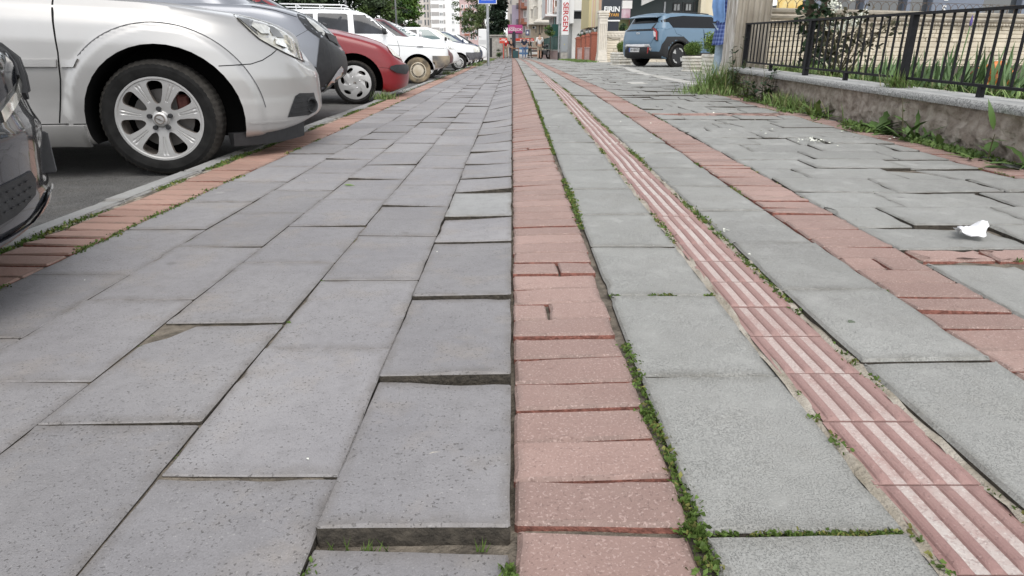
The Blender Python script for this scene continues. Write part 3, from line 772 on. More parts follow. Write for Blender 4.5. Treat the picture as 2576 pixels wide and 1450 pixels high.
# --- silver saloon
SX = .04
def silver_deform(x, y, z):
    if y < -.5:
        d = hypot(x - SX, z - .31)
        k = 0
        if d < .515 and z > .15: k = .020 * (1 - sm(.478, .500, d)) * sm(.26, .40, d)
        # sharp lower body crease and hollow door
        y -= k
        if x < -.42: y += .010 * math.exp(-((z - .42) / .10) ** 2)
    return x, y, z
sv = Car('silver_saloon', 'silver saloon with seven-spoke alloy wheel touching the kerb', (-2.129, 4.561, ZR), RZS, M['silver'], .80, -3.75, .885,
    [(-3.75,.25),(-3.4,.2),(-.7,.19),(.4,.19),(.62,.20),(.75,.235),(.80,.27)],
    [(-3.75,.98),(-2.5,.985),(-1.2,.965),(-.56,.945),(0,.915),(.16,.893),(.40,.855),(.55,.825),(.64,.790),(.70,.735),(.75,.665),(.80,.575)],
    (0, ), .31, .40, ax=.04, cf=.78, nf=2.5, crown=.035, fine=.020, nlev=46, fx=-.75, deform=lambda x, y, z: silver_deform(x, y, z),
    side=[(0,-.05),(.02,-.03),(.05,-.012),(.13,-.002),(.3,.004),(.55,.004),(.72,-.002),(.84,-.016),(.93,-.042),(1,-.085)],
    front_off=[(.15,-.03),(.24,.0),(.30,.012),(.42,.004),(.52,.010),(.60,.0),(.75,-.02)],
    cab=dict(xr=-3.2, xf=-.75, xrt=-2.7, xft=-1.45, hb=.80, ht=.60, zr=[(-3.2,1.25),(-2.4,1.42),(-1.5,1.41)]))
sv.seam([(SX + .507*cos(R(a)), .31 + .507*sin(R(a))) for a in range(6, 141, 3)], w=.0045, name='flare_crease_shade', m=M['plastic_grey'], off=.002)  # thin grey strip draws the shadow line of the flare crease
sv.seam([(-.424,.935),(-.421,.86),(-.424,.792),(-.427,.664),(-.443,.532),(-.470,.42),(-.497,.309)], w=.007, name='door_gap')
sv.seam([(-1.2,.303),(-.36,.303)], w=.005, name='sill_gap')
sv.panel('door_moulding', [(-1.3,.637),(-.438,.631),(-.445,.595),(-1.3,.600)], M['silver'], off=.014, grid=.1)
sv.panel('wing_moulding', [(-.42,.628),(-.331,.631),(-.359,.590),(-.424,.593)], M['silver'], off=.012)
sv.panel('side_skirt', [(-2.4,.296),(-.365,.296),(-.37,.194),(-2.4,.20)], M['silver'], off=.022, grid=.08)
sv.seam([(.343,.595),(.42,.5985),(.498,.603),(.555,.622),(.60,.652),(.641,.690)], w=.005, name='bumper_gap')
D1, O1 = (-.094, .996), (.725, -.574)
HL = [(-.317,.866),(-.24,.785),(-.189,.735),(-.12,.693),(-.021,.639),(.060,.598),(.048,.650),(.008,.722),(-.054,.784),(-.122,.822),(-.217,.850)]
hl = sv.panel('headlight', HL, M['lens'], D1, O1, off=.004, grid=.02)
sv.panel('headlight_insert', [(-.300,.855),(-.235,.792),(-.195,.758),(-.214,.80),(-.236,.815),(-.215,.835)], M['lens_dark'], D1, O1, off=.009, grid=.02, parent=hl)
sv.panel('headlight_insert', [(-.150,.812),(-.128,.80),(-.124,.765),(-.118,.750),(-.06,.748),(-.085,.785),(-.115,.808)], M['lens_dark'], D1, O1, off=.009, grid=.02, parent=hl)
sv.panel('main_reflector', [(-.228,.800),(-.212,.813),(-.155,.809),(-.137,.798),(-.140,.760),(-.180,.762)], M['lens_bright'], D1, O1, off=.013, grid=.02, parent=hl)
sv.panel('dip_reflector', [(-.113,.742),(-.062,.738),(-.03,.70),(-.012,.668),(-.110,.706)], M['lens_bright'], D1, O1, off=.013, grid=.02, parent=hl)
sv.seam(HL[:6], D1, O1, w=.0035, name='headlight_gap', off=.0062)
FG = [(-.083,.294),(-.055,.355),(-.027,.412),(.0,.427),(.090,.416),(.100,.36),(.095,.305),(.041,.289)]
fg = sv.panel('fog_light_grille', FG, M['plastic'], D1, O1, off=.003, grid=.03)
for i in range(4):
    z = .312 + i * .03; sv.panel('grille_slat', [(-.062 + .014*i, z),(.086, z + .004),(.086, z + .009),(-.058 + .014*i, z + .006)], M['plastic'], D1, O1, off=.009, grid=.05, parent=fg)
h, n, _, _ = sv.bvh.ray_cast(Vector((O1[0] + .060, O1[1], .345)) - Vector(D1 + (0,)) * 4, Vector(D1 + (0,)))
fl = MB(); ax = Vector((.75, -.66, 0)).normalized(); tv = Vector((-ax.y, ax.x, 0)); rings = []
for rr, hh in ((.0, -.004), (.030, -.004), (.036, .02), (.044, .024), (.047, .018), (.047, -.03)):
    rings.append([h + ax * hh + (tv * cos(2*pi*k/28) + Vector((0,0,1)) * sin(2*pi*k/28)) * max(rr, .0005) for k in range(28)])
fl.loft(rings); fl.build('fog_light', M['plastic'], fg, smooth=True, auto=35, fix=True)
# rubber splitter hanging below the bumper
sp = MB(); P0 = outline(.80, -3.75, .885, .78, 2.5, .4, 3, .03, -.5); half = [p for p in P0[:len(P0)//2] if .38 < p[0] < .745][::1]
ringsA = []
for (x, y) in [(a, b) for a, b in half] : ringsA.append([(x-.022, y*.975, .225 + .04*sm(.6,.8,x)), (x-.028, y*.965, .15 + .012*sm(.6,.8,x)), (x-.05, y*.93, .148 + .012*sm(.6,.8,x)), (x-.06, y*.93, .225 + .04*sm(.6,.8,x))])
sp.loft(ringsA, True, True); sp.build('splitter', M['plastic'], sv.root, fix=True)
sv.seam([(-.318,.283),(-.1,.272),(.04,.28),(.098,.30)], D1, O1, w=.010, name='bumper_crease', m=M['silver'], off=.004)
w_, r_ = sv.wheel(-.004, -1, .316, .226, .215, 'seven', inset=.022)
yw = -.885 + .022
for k in range(5):
    ml = MB(); a = R(90 + 72 * k); ml.lathe([(0, .002), (.011, .002), (.0125, .006), (.0125, .03)], (-.004 + .056*cos(a), yw, .316 + .056*sin(a)), 'y', 14)
    ml.build('wheel_bolt', M['plastic'], r_, smooth=True, auto=30)
cp = MB(); cp.lathe([(0, .002), (.03, .003), (.038, .008), (.04, .02)], (-.004, yw - .002, .316), 'y', 36); co = cp.build('hub_cap', M['rim'], r_, smooth=True, auto=30)
em = MB(); em.lathe([(.021, -.0015), (.0245, -.003), (.028, -.0015)], (-.004, yw + .001, .316), 'y', 36)
em.prism([(-.032,.327),(.002,.317),(-.008,.313),(.022,.305),(-.010,.309),(.0,.313)], yw - .0025, yw + .001); em.build('emblem', M['rim_dirt'], co)
cl = MB(); cl.box(.075, .14, yw + .085, yw + .15, .34, .44, .01); cl.build('brake_caliper', M['caliper'], w_)
sv.panel('side_window', [(-2.55,1.04),(-1.22,1.03),(-1.62,1.32),(-2.5,1.33)], M['glass'])
sv.panel('windscreen', [(-.62,1.02),(.62,1.02),(.50,1.34),(-.50,1.34)], M['glass'], (-1, 0), (0, 0))
# --- dark car at the near left, only its nose reaches the picture
dk = Car('anthracite_car', 'anthracite car with slatted grille, only its nose showing beside the silver saloon', (-2.02, 1.3695, ZR), R(44), M['dark'], .85, -3.6, .88,
    [(-3.6,.25),(-.7,.19),(.45,.185),(.70,.205),(.85,.255)], [(-3.6,.98),(-1,.97),(-.2,.93),(.3,.865),(.55,.82),(.72,.775),(.85,.69)], (0, ), .31, .37, cf=.85, nf=2.05, crown=.05, fine=.03, nlev=30, fx=.0,
    front_off=[(.18,-.09),(.22,-.055),(.26,-.015),(.30,.006),(.335,.004),(.37,-.004),(.42,.0),(.49,.010),(.53,-.004),(.57,-.008),(.635,.006),(.67,.006),(.70,-.02)],
    cab=dict(xr=-3.2, xf=-.6, xrt=-2.7, xft=-1.3, hb=.80, ht=.60, zr=[(-3.2,1.25),(-2.4,1.44),(-1.5,1.43)]))
dk.panel('windscreen', [(-.6,1.0),(.6,1.0),(.5,1.36),(-.5,1.36)], M['glass'], (-1, 0), (0, 0)); dk.panel('side_window', [(-2.5,1.02),(-1.1,1.01),(-1.5,1.34),(-2.4,1.35)], M['glass'])
D2, O2 = (-.099, .995), (.71, -.088)
gl = dk.panel('kidney_grille', [(-.27,.685),(-.06,.695),(-.01,.64),(-.02,.565),(-.22,.555),(-.29,.62)], M['plastic'], (-1, 0), (.85, 0), off=.006, grid=.03)
for i in range(7):
    y0 = -.265 + i * .035; dk.panel('grille_bar', [(y0, .575), (y0 + .010, .575), (y0 + .016, .685), (y0 + .006, .683)], M['plastic'], (-1, 0), (.85, 0), off=.014, grid=.04, parent=gl)
def fr(poly): return poly
lowm = dk.panel('lower_intake', [(-.11,.385),(-.03,.392),(.025,.396),(.038,.37),(.02,.338),(-.05,.315),(-.11,.305)], M['plastic'], D2, O2, off=.004, grid=.02)
for i in range(6):
    for j in range(3):
        a = -.10 + i * .019 + (j % 2) * .009; z = .328 + j * .019 + i * .002
        dk.panel('intake_cell', [(a, z), (a + .007, z + .001), (a + .007, z + .004), (a, z + .003)], M['plastic'], D2, O2, off=.008, grid=.05, parent=lowm)
dk.panel('bumper_lip', [(-.20,.262),(-.0,.277),(.07,.322),(.118,.321),(.126,.302),(.10,.284),(.02,.264),(-.2,.242)], M['dark'], D2, O2, off=.010, grid=.02)
hd = dk.panel('headlight', [(-.10,.70),(.055,.690),(.080,.668),(.078,.640),(.060,.605),(-.02,.56),(-.10,.55)], M['glass'], D2, O2, off=.003, grid=.02)
dk.panel('running_light', [(.083,.652),(.100,.648),(.094,.620),(.060,.566),(-.02,.52),(-.02,.545),(.045,.585),(.075,.615)], M['lens_bright'], D2, O2, off=.005, grid=.02, parent=hd)
pl = MB(); pl.box(.78, .858, -.16, .16, .35, .465, .004); po = pl.build('plate_holder', M['plastic'], dk.root)
pf = MB(); pf.box(.858, .861, -.15, .15, .355, .46); pf.build('number_plate', M['plastic_grey'], po)
dk.wheel(0, -1, .31, .215, .2, 'seven', inset=.02, detail=False)
# --- grey high-roofed car with black bumper
gm = Car('grey_hatchback', 'grey tall hatchback with deep black bumper behind the silver saloon', (-2.42, 6.77, ZR), R(10), M['greyp'], .76, -3.2, .86,
    [(-3.2,.3),(-.7,.22),(.4,.24),(.6,.28),(.76,.42)], [(-3.2,1.05),(-1,1.05),(-.3,1.045),(.10,1.03),(.28,1.0),(.42,.965),(.53,.91),(.62,.85),(.70,.77),(.76,.69)], (0, ), .31, .37, cf=.62, nf=2.7, crown=.05, fine=.035, nlev=26, fx=-.3,
    front_off=[(.25,-.04),(.35,-.02),(.5,.01),(.66,.0),(.9,-.02)],
    cab=dict(xr=-3.1, xf=.10, xrt=-2.9, xft=-.85, hb=.80, ht=.62, zr=[(-3.1,1.55),(-1.8,1.64),(-.8,1.60)]))
D3, O3 = (-.09, .996), (.642, -.794)
gm.panel('bumper', [(-.30,.53),(-.236,.55),(-.121,.546),(-.082,.532),(-.026,.545),(-.003,.578),(.0,.717),(-.031,.775),(.061,.75),(.119,.717),(.150,.671),(.150,.3),(-.1,.24),(-.30,.25)], M['plastic'], D3, O3, off=.006, grid=.03)
gm.panel('front_bumper', [(-.60,.26),(.60,.26),(.60,.74),(.5,.765),(-.5,.765),(-.60,.74)], M['plastic'], (-1, 0), (.76, 0), off=.007, grid=.05)
h2 = gm.panel('headlight_surround', [(-.205,.978),(-.182,.976),(-.132,.954),(.02,.84),(.063,.776),(.061,.75),(-.031,.775),(-.13,.846),(-.193,.934)], M['plastic'], D3, O3, off=.004, grid=.03)
gm.panel('headlight', [(-.142,.951),(-.082,.925),(-.009,.862),(.014,.824),(.001,.798),(-.051,.84),(-.111,.903)], M['lens'], D3, O3, off=.009, grid=.03, parent=h2)
gm.panel('grille', [(.014,.822),(.107,.80),(.128,.78),(.126,.717),(.035,.762)], M['plastic'], D3, O3, off=.02, grid=.03)
gm.panel('skid_plate', [(.130,.534),(.150,.505),(.146,.478),(.074,.375),(.014,.314),(-.059,.278),(-.057,.329),(.031,.423),(.088,.497)], M['chrome'], D3, O3, off=.014, grid=.03)
gm.seam([(-.56,1.024),(-.374,.994),(-.205,.946)], D3, O3, name='bonnet_gap'); gm.seam([(-.236,.781),(-.117,.846)], D3, O3, name='wing_gap', w=.003)
gm.panel('quarter_window', [(-.62,1.085),(-.24,1.075),(-.72,1.40),(-.76,1.3)], M['glass'])
gm.panel('front_window', [(-1.7,1.09),(-.66,1.08),(-.80,1.48),(-1.65,1.5)], M['glass'])
gm.panel('windscreen', [(-.62,1.12),(.62,1.12),(.54,1.52),(-.54,1.52)], M['glass'], (-1, 0), (0, 0))
gm.wheel(0, -1, .31, .21, .2, 'seven', inset=.03, detail=False)
# --- dark red hatchback
rd_ = Car('red_hatchback', 'dark red small hatchback with black rubber bumper corner and six-hole wheel trim', (-2.19, 9.69, ZR), R(10), M['redp'], .715, -2.95, .80,
    [(-2.95,.3),(-.6,.2),(.35,.15),(.5,.14),(.715,.19)], [(-2.95,.98),(-1.2,.97),(-.58,.925),(-.2,.875),(.12,.80),(.34,.735),(.50,.655),(.62,.575),(.715,.50)], (0, -2.44), .277, .365, cf=.50, nf=2.9, crown=.06, fine=.035, nlev=26, fx=-.5,
    front_off=[(.12,-.05),(.18,-.01),(.26,.0),(.43,.012),(.5,.004),(.6,-.02)],
    cab=dict(xr=-2.9, xf=-.25, xrt=-2.6, xft=-1.25, hb=.74, ht=.54, zr=[(-2.9,1.2),(-2.3,1.40),(-1.5,1.43),(-1.2,1.40)]))
D4, O4 = (.013, 1), (.594, -.602)
rd_.panel('headlight', [(-.178,.748),(-.13,.683),(-.082,.608),(.045,.546),(.072,.548),(.034,.607),(-.04,.680)], M['cream'], D4, O4, off=.009, grid=.02)
rd_.panel('bumper_corner', [(-.141,.448),(-.123,.478),(-.063,.492),(.10,.490),(.106,.428),(.068,.372),(-.055,.393)], M['plastic'], D4, O4, off=.02, grid=.02)
rd_.seam([(-.263,.466),(-.138,.452)], D4, O4, name='bumper_gap', w=.004)
rd_.seam([(-.92,.985),(-.581,.928),(-.36,.84),(-.185,.748)], D4, O4, name='bonnet_gap', w=.006)
rd_.panel('windscreen', [(-.60,.99),(.60,.99),(.48,1.36),(-.48,1.36)], M['glass'], (-1, 0), (0, 0))
rd_.panel('side_window', [(-1.5,1.0),(-.62,.985),(-1.22,1.36),(-1.5,1.38)], M['glass'])
wp = MB(); wp.tube([(-.33,-.5,.985),(-.38,-.1,1.02),(-.42,.2,1.035)], .008, 5); wp.tube([(-.36,.1,1.0),(-.40,.35,1.03),(-.44,.55,1.03)], .008, 5); wp.build('wiper', M['plastic'], rd_.root)
w2, r2_ = rd_.wheel(0, -1, .277, .212, .17, 'pug', inset=.03)
rd_.wheel(-2.44, -1, .277, .212, .17, 'pug', inset=.03, detail=False)
for k in range(4):
    ml = MB(); a = R(20 + 90 * k); ml.lathe([(0, .0), (.008, .001), (.011, .006), (.011, .03)], (.07*cos(a), -.80 + .032 - .008, .277 + .07*sin(a)), 'y', 12)
    ml.build('wheel_bolt', M['chrome'], r2_, smooth=True)
em = MB(); em.prism([(-.022,.262),(-.012,.275),(-.02,.288),(-.004,.283),(.002,.296),(.008,.283),(.022,.286),(.012,.275),(.02,.262),(.004,.268)], -.80 + .018, -.80 + .03); em.build('emblem', M['rim_dirt'], r2_)
# --- boxy old cars
def boxy(name, label, loc, rz, paint, W=.80, nose=.67, tail=-3.1, rear_x=-2.35, zs=None, zb=None, r=.268, arch=.335, cf=.22, nf=4.5, cab=None, wins=(), bumper=None, bm=None, hl=None, seams=(), style='slots', tyre=None, rimm=None, screen=True, mirror=True, wheels=True, detail=False, inset=.02):
    c = Car(name, label, loc, rz, paint, nose, tail, W, zb or [(tail,.32),(-.5,.24),(.35,.27),(nose,.36)], zs, (0, rear_x), r, arch, cf=cf, nf=nf, crown=.03, fine=.05, nlev=18, cab=cab)
    for i, w in enumerate(wins):
        c.panel('side_window', w[0], w[1])
    if bumper: c.panel('bumper', bumper, bm or M['plastic'], off=.035, grid=.05); c.panel('front_bumper', [(-W*.93, bumper[0][1]), (W*.93, bumper[0][1]), (W*.93, bumper[-2][1]), (-W*.93, bumper[-2][1])], bm or M['plastic'], (-1, 0), (nose, 0), off=.035)
    if hl: c.panel('headlight', hl, M['lens_bright'], off=.004); c.panel('front_headlight', [(.35, hl[0][1]), (.72, hl[0][1]), (.72, hl[0][1] - .13), (.35, hl[0][1] - .13)], M['lens'], (-1, 0), (nose, 0), off=.004)
    for sm_ in seams: c.seam(sm_, w=.008)
    if screen and cab:
        zb_ = lerp_tab(c.zs, cab['xf']); zt = lerp_tab(cab['zr'], cab['xft'])
        c.panel('windscreen', [(-cab['hb']*.84, zb_ + .05), (cab['hb']*.84, zb_ + .05), (cab['ht']*.86, zt - .05), (-cab['ht']*.86, zt - .05)], M['glass'], (-1, 0), (0, 0), off=.004)
    if mirror and cab:
        mm = MB(); xm = cab['xf'] - .32; zm = lerp_tab(c.zs, xm) + .09; mm.box(xm - .03, xm + .05, -W - .13, -W + .0, zm - .06, zm + .06, .02); mm.build('wing_mirror', M['plastic'] if mirror is True else mirror, c.root, smooth=True, auto=50)
    if wheels:
        c.wheel(0, -1, r, r * .64, .16, style, tyre, rimm, inset=inset, detail=detail); c.wheel(rear_x, -1, r, r * .64, .16, style, tyre, rimm, inset=inset, detail=False)
    return c
wg = boxy('white_estate_car', 'old white estate car with roof rack and mud-caked front wheel', (-2.13, 15.39, ZR), R(10), M['white'], nose=.68, tail=-3.4, rear_x=-2.44,
    zs=[(-3.4,.90),(-1,.945),(-.47,.945),(.134,.885),(.52,.80),(.66,.755),(.68,.74)], cab=dict(xr=-3.35, xf=-.35, xrt=-3.2, xft=-1.02, hb=.76, ht=.62, zr=[(-3.2,1.42),(-1.9,1.44),(-1.3,1.425),(-1.0,1.385)], c=.15, n=5),
    wins=(([(-1.278,1.365),(-.94,1.352),(-.86,1.30),(-.585,1.015),(-.60,.99),(-1.264,.995)], M['glass']), ([(-1.98,1.37),(-1.96,1.385),(-1.42,1.38),(-1.385,1.355),(-1.388,1.0),(-1.99,1.0)], M['glass']), ([(-3.1,1.02),(-2.08,1.02),(-2.07,1.375),(-3.05,1.37)], M['glass'])),
    bumper=[(.31,.56),(.668,.558),(.664,.47),(.60,.345),(.31,.335)], bm=M['mudtrim'], hl=None, seams=([(-.509,.99),(-.412,.885),(-.371,.706),(-.38,.547)], [(-.606,.775),(.65,.70)], [(-1.34,.98),(-1.36,.5)]),
    style='slots', tyre=M['tyre_mud'], rimm=M['rim_cream'], detail=True, inset=-.0)
rk = MB()
for y in (-.55, .55):
    rk.tube([(-3.0,y,1.56),(-1.45,y,1.545),(-1.36,y,1.51)], .013, 6)
    for x in (-2.9, -2.4, -1.93, -1.5): rk.tube([(x,y,1.455),(x,y,1.55)], .011, 6)
for x in (-2.9, -2.4, -1.93): rk.tube([(x,-.55,1.55),(x,.55,1.55)], .010, 6)
rk.build('roof_rack', M['white'], wg.root, smooth=True)
sl_ = MB(); sl_.box(.0, .12, -.812, -.795, .735, .75); sl_.build('badge', M['plastic'], wg.root)
st = MB()
for xx in (-1.25, -1.75): st.box(xx - .1, xx + .02, -.45, .45, .8, 1.2, .03)
mr_ = boxy('maroon_saloon', 'maroon saloon mostly hidden between the estate car and the white hatchback', (-2.24, 17.9, ZR), R(10), M['maroon'], nose=.70, cf=.4, nf=3,
    zs=[(-3.1,.92),(-1,.95),(-.35,.92),(.2,.84),(.5,.72),(.70,.60)], cab=dict(xr=-2.9, xf=-.25, xrt=-2.3, xft=-.95, hb=.74, ht=.58, zr=[(-2.9,1.1),(-2.2,1.36),(-1.0,1.38)]),
    wins=(([(-2.3,1.0),(-.55,.98),(-1.0,1.33),(-2.2,1.32)], M['glass']),), style='seven', detail=False, mirror=False)
ht = boxy('white_hatchback', 'white hatchback with sloping bonnet and a white wing mirror', (-2.35, 20.4, ZR), R(10), M['white'], W=.84, nose=.78, cf=.5, nf=2.8, tail=-3.0,
    zs=[(-3.,1.0),(-1.4,1.02),(-.5,1.01),(-.2,.985),(.345,.85),(.53,.75),(.68,.64),(.78,.52)], cab=dict(xr=-2.9, xf=-.05, xrt=-2.6, xft=-1.25, hb=.78, ht=.60, zr=[(-2.9,1.3),(-2.2,1.46),(-1.25,1.46)]),
    wins=(([(-2.4,1.06),(-.82,1.06),(-1.32,1.41),(-2.3,1.41)], M['glass']), ([(-.78,1.06),(-.26,1.02),(-.75,1.27),(-1.15,1.42)], M['glass_g'])), bumper=None, style='seven', mirror=M['white'])
ht.panel('headlight', [(-.135,.835),(.0,.745),(.09,.676),(-.097,.70)], M['lens'], (.09, .996), (.536, -.704), off=.004)
sd_ = boxy('white_saloon', 'white boxy saloon with grey bumper and many-slotted wheel trims', (-1.95, 24.3, ZR), R(10), M['white'], nose=.58, cf=.2,
    zs=[(-3.1,.95),(-1,.95),(-.19,.925),(.457,.80),(.56,.76),(.58,.74)], cab=dict(xr=-2.7, xf=-.12, xrt=-2.2, xft=-.85, hb=.74, ht=.60, zr=[(-2.7,1.2),(-2.1,1.36),(-.8,1.36)], c=.2, n=4),
    wins=(([(-1.304,1.33),(-.98,1.325),(-.57,1.02),(-1.26,1.0)], M['glass_g']), ([(-2.0,1.02),(-1.36,1.0),(-1.37,1.32),(-1.9,1.31)], M['glass'])), bumper=[(.246,.60),(.56,.59),(.55,.48),(.535,.37),(.256,.36)], bm=M['plastic_grey'], hl=None, style='twelve', detail=True, inset=.0)
cr_ = boxy('cream_saloon', 'cream white saloon with pale headlights, second from the navy car', (-2.0, 27.8, ZR), R(10), M['cream'], nose=.66, cf=.2,
    zs=[(-3.1,.95),(-1,.95),(-.36,.945),(.45,.815),(.62,.77),(.66,.74)], cab=dict(xr=-2.7, xf=-.3, xrt=-2.2, xft=-.95, hb=.74, ht=.60, zr=[(-2.7,1.2),(-2.1,1.40),(-.9,1.40)], c=.2, n=4),
    wins=(([(-2.0,1.02),(-.70,1.0),(-1.02,1.34),(-1.9,1.33)], M['glass']),), bumper=[(.30,.60),(.64,.59),(.63,.48),(.61,.37),(.30,.36)], bm=M['plastic_grey'], hl=[(.47,.76),(.63,.73),(.63,.62),(.47,.62)], style='twelve', inset=.0)
nv = boxy('navy_hatchback', 'navy blue hatchback beyond the cream saloon', (-2.05, 31.3, ZR), R(10), M['navy'], W=.85, nose=.70, cf=.45, nf=2.8,
    zs=[(-3.1,.98),(-1,.98),(-.1,.96),(.363,.90),(.55,.80),(.70,.62)], cab=dict(xr=-2.9, xf=.05, xrt=-2.5, xft=-.85, hb=.78, ht=.60, zr=[(-2.9,1.25),(-2.2,1.43),(-.85,1.40)]),
    wins=(([(-2.2,1.04),(-.45,1.03),(-.9,1.36),(-2.1,1.37)], M['glass_g']),), style='seven', mirror=M['navy'])
nv.panel('headlight', [(.40,.84),(.60,.72),(.60,.66),(.42,.70)], M['lens'], off=.004)
fw = boxy('white_compact_car', 'small white car at the far end of the parked row', (-1.95, 35.2, ZR), R(10), M['white'], W=.82, nose=.72, cf=.45, nf=2.8,
    zs=[(-3.1,.95),(-1,.95),(-.1,.92),(.3,.84),(.55,.74),(.72,.58)], cab=dict(xr=-2.9, xf=.0, xrt=-2.5, xft=-.9, hb=.76, ht=.60, zr=[(-2.9,1.25),(-2.2,1.42),(-.9,1.42)]),
    wins=(([(-2.2,1.02),(-.5,1.0),(-.95,1.36),(-2.1,1.36)], M['glass']),), style='seven')
fd = boxy('black_compact_car', 'small black car half hidden behind the last white car', (-1.95, 38.4, ZR), R(10), M['plastic'], W=.82, nose=.62, cf=.45, nf=2.8,
    zs=[(-3.1,.95),(-1,.95),(-.1,.92),(.3,.84),(.5,.74),(.62,.58)], cab=dict(xr=-2.9, xf=.0, xrt=-2.5, xft=-.9, hb=.76, ht=.60, zr=[(-2.9,1.25),(-2.2,1.42),(-.9,1.42)]),
    wins=(([(-2.2,1.02),(-.5,1.0),(-.95,1.36),(-2.1,1.36)], M['glass']),), style='seven', mirror=False)
# --- blue electric crossover on the forecourt
GZF = .10
ev = Car('blue_crossover', 'dusty blue crossover with black wheel arches parked tail-out on the forecourt', (6.869, 22.806, GZF), R(29), M['bluep'], .80, -3.50, .915,
    [(-3.5,.42),(-3.3,.30),(-3.1,.24),(.4,.24),(.8,.35)], [(-3.5,1.02),(-3.42,1.06),(-3.2,1.10),(-2,1.10),(-.3,1.06),(.4,.98),(.7,.85),(.8,.72)], (0, -2.68), .34, .42, cf=.45, nf=3, cr=.34, nr=3.2, crown=.02, fine=.06, nlev=24, group='cars', topin=.3,
    side=[(0,-.03),(.1,0),(.3,.012),(.6,.012),(.8,-.01),(.94,-.03),(1,-.045)], cat='car',
    cab=dict(xr=-3.42, xf=-.15, xrt=-3.22, xft=-1.05, hb=.86, ht=.64, zr=[(-3.4,1.44),(-3.0,1.505),(-2.4,1.53),(-1.0,1.50)], c=.28, n=3.2, crown=.035))
ev.root['group'] = 'cars on the forecourt'
D5, O5 = (.652, .758), (-3.22, -.509)
ev.panel('arch_cladding', [(-3.40,.24),(-3.36,.45),(-3.325,.655),(-3.165,.865),(-2.53,.875),(-2.235,.68),(-2.10,.40),(-2.10,.24),(-2.25,.24)] + [(-2.68 + .432*cos(R(a)), .34 + .432*sin(R(a))) for a in range(-10, 191, 10)] + [(-3.1,.24)], M['plastic'], off=.012, grid=.06)
lp = MB(); lp.tube([(-2.68 + .424*cos(R(a)), -.905, .34 + .424*sin(R(a))) for a in range(-14, 195, 6)], .026, 8); lp.build('arch_lip', M['plastic'], ev.root, smooth=True)
ev.panel('sill_cladding', [(-2.12,.42),(-.4,.42),(-.4,.24),(-2.12,.24)], M['plastic'], off=.012)
ev.panel('side_glass', [(-3.42,1.20),(-3.27,1.30),(-2.92,1.41),(-2.4,1.455),(-1.25,1.45),(-.75,1.12),(-2.9,1.115),(-3.03,1.262),(-3.35,1.255)], M['glass_black'], off=.004)
ev.panel('quarter_panel', [(-3.44,1.13),(-3.35,1.255),(-3.04,1.262),(-2.92,1.12),(-3.2,1.06)], M['bluep'], off=.009)
ev.panel('rear_window', [(-.60,1.245),(.60,1.245),(.54,1.40),(-.54,1.40)], M['glass_black'], (1, 0), (-3.5, 0), off=.004)
ev.panel('tailgate_upper', [(-.66,1.07),(.66,1.07),(.62,1.235),(-.62,1.235)], M['bluep'], (1, 0), (-3.5, 0), off=.010)
ev.panel('tailgate_band', [(-.68,1.03),(.68,1.03),(.66,1.085),(-.66,1.085)], M['glass_black'], (1, 0), (-3.5, 0), off=.013)
ev.panel('tailgate_lower', [(-.60,.70),(.60,.70),(.70,.86),(.62,1.02),(-.62,1.02),(-.70,.86)], M['bluep'], (1, 0), (-3.5, 0), off=.016)
bp = ev.panel('rear_bumper', [(-.93,.27),(-.15,.225),(.19,.225),(.19,.45),(-.29,.47),(-.92,.47)], M['plastic'], D5, O5, off=.02, grid=.05)
ev.panel('bumper_recess', [(-.84,.585),(-.24,.585),(-.13,.47),(-.92,.47)], M['plastic'], D5, O5, off=.014, grid=.05)
ev.panel('bumper_silver_frame', [(-.921,.663),(-.185,.662),(-.105,.528),(-.131,.47),(-.24,.585),(-.846,.586),(-.921,.489)], M['chrome'], D5, O5, off=.018, grid=.05)
pn = ev.panel('number_plate', [(-.784,.566),(-.459,.558),(-.468,.448),(-.783,.452)], M['plate'], D5, O5, off=.022, grid=.05)
ev.panel('plate_strip', [(-.784,.566),(-.752,.565),(-.751,.452),(-.783,.452)], M['plate_blue'], D5, O5, off=.025, grid=.05, parent=pn)
for i, (ch, xx) in enumerate((('54', -.70), ('EB', -.605), ('572', -.52))):
    o = Vector((O5[0], O5[1], 0)) + Vector((D5[1], -D5[0], 0)) * xx + Vector((0, 0, .508)); h, n, _, _ = ev.bvh.ray_cast(o - Vector(D5 + (0,)) * 5, Vector(D5 + (0,)))
    text_mesh('plate_characters', ch, .095, M['ink'], pn, h + n * .032, (R(90), 0, R(-90) + .02), .001, .001)
ev.panel('reflector', [(-.22,.585),(-.178,.57),(-.197,.412),(-.228,.412)], M['redlens'], D5, O5, off=.028, grid=.05)
tl = ev.panel('tail_light', [(-.148,1.117),(-.048,1.107),(.049,1.003),(.068,.747),(.019,.738),(-.086,.814),(-.106,.947),(-.162,1.042)], M['plastic'], D5, O5, off=.012, grid=.05)
ev.panel('tail_lens', [(-.120,1.10),(-.055,1.09),(.022,.995),(.035,.78),(-.0,.775),(-.01,.96)], M['redlens'], D5, O5, off=.017, grid=.05, parent=tl)
ev.panel('tail_clear', [(-.09,1.03),(-.025,.985),(-.015,.86),(-.065,.87),(-.085,.95)], M['whitelens'], D5, O5, off=.018, grid=.05, parent=tl)
ev.panel('shoulder_trim', [(.026,1.303),(-.061,1.154),(-.114,1.08),(-.148,1.117),(-.029,1.247)], M['plastic'], D5, O5, off=.013, grid=.05)
h, n, _, _ = ev.bvh.ray_cast(Vector((-9, .0, .97)), Vector((1, 0, 0)))
text_mesh('emblem', 'KIA', .085, M['chrome'], ev.root, h + Vector((-.03, 0, 0)), (R(90), 0, R(-90)), .003, .001, sx=1.3)
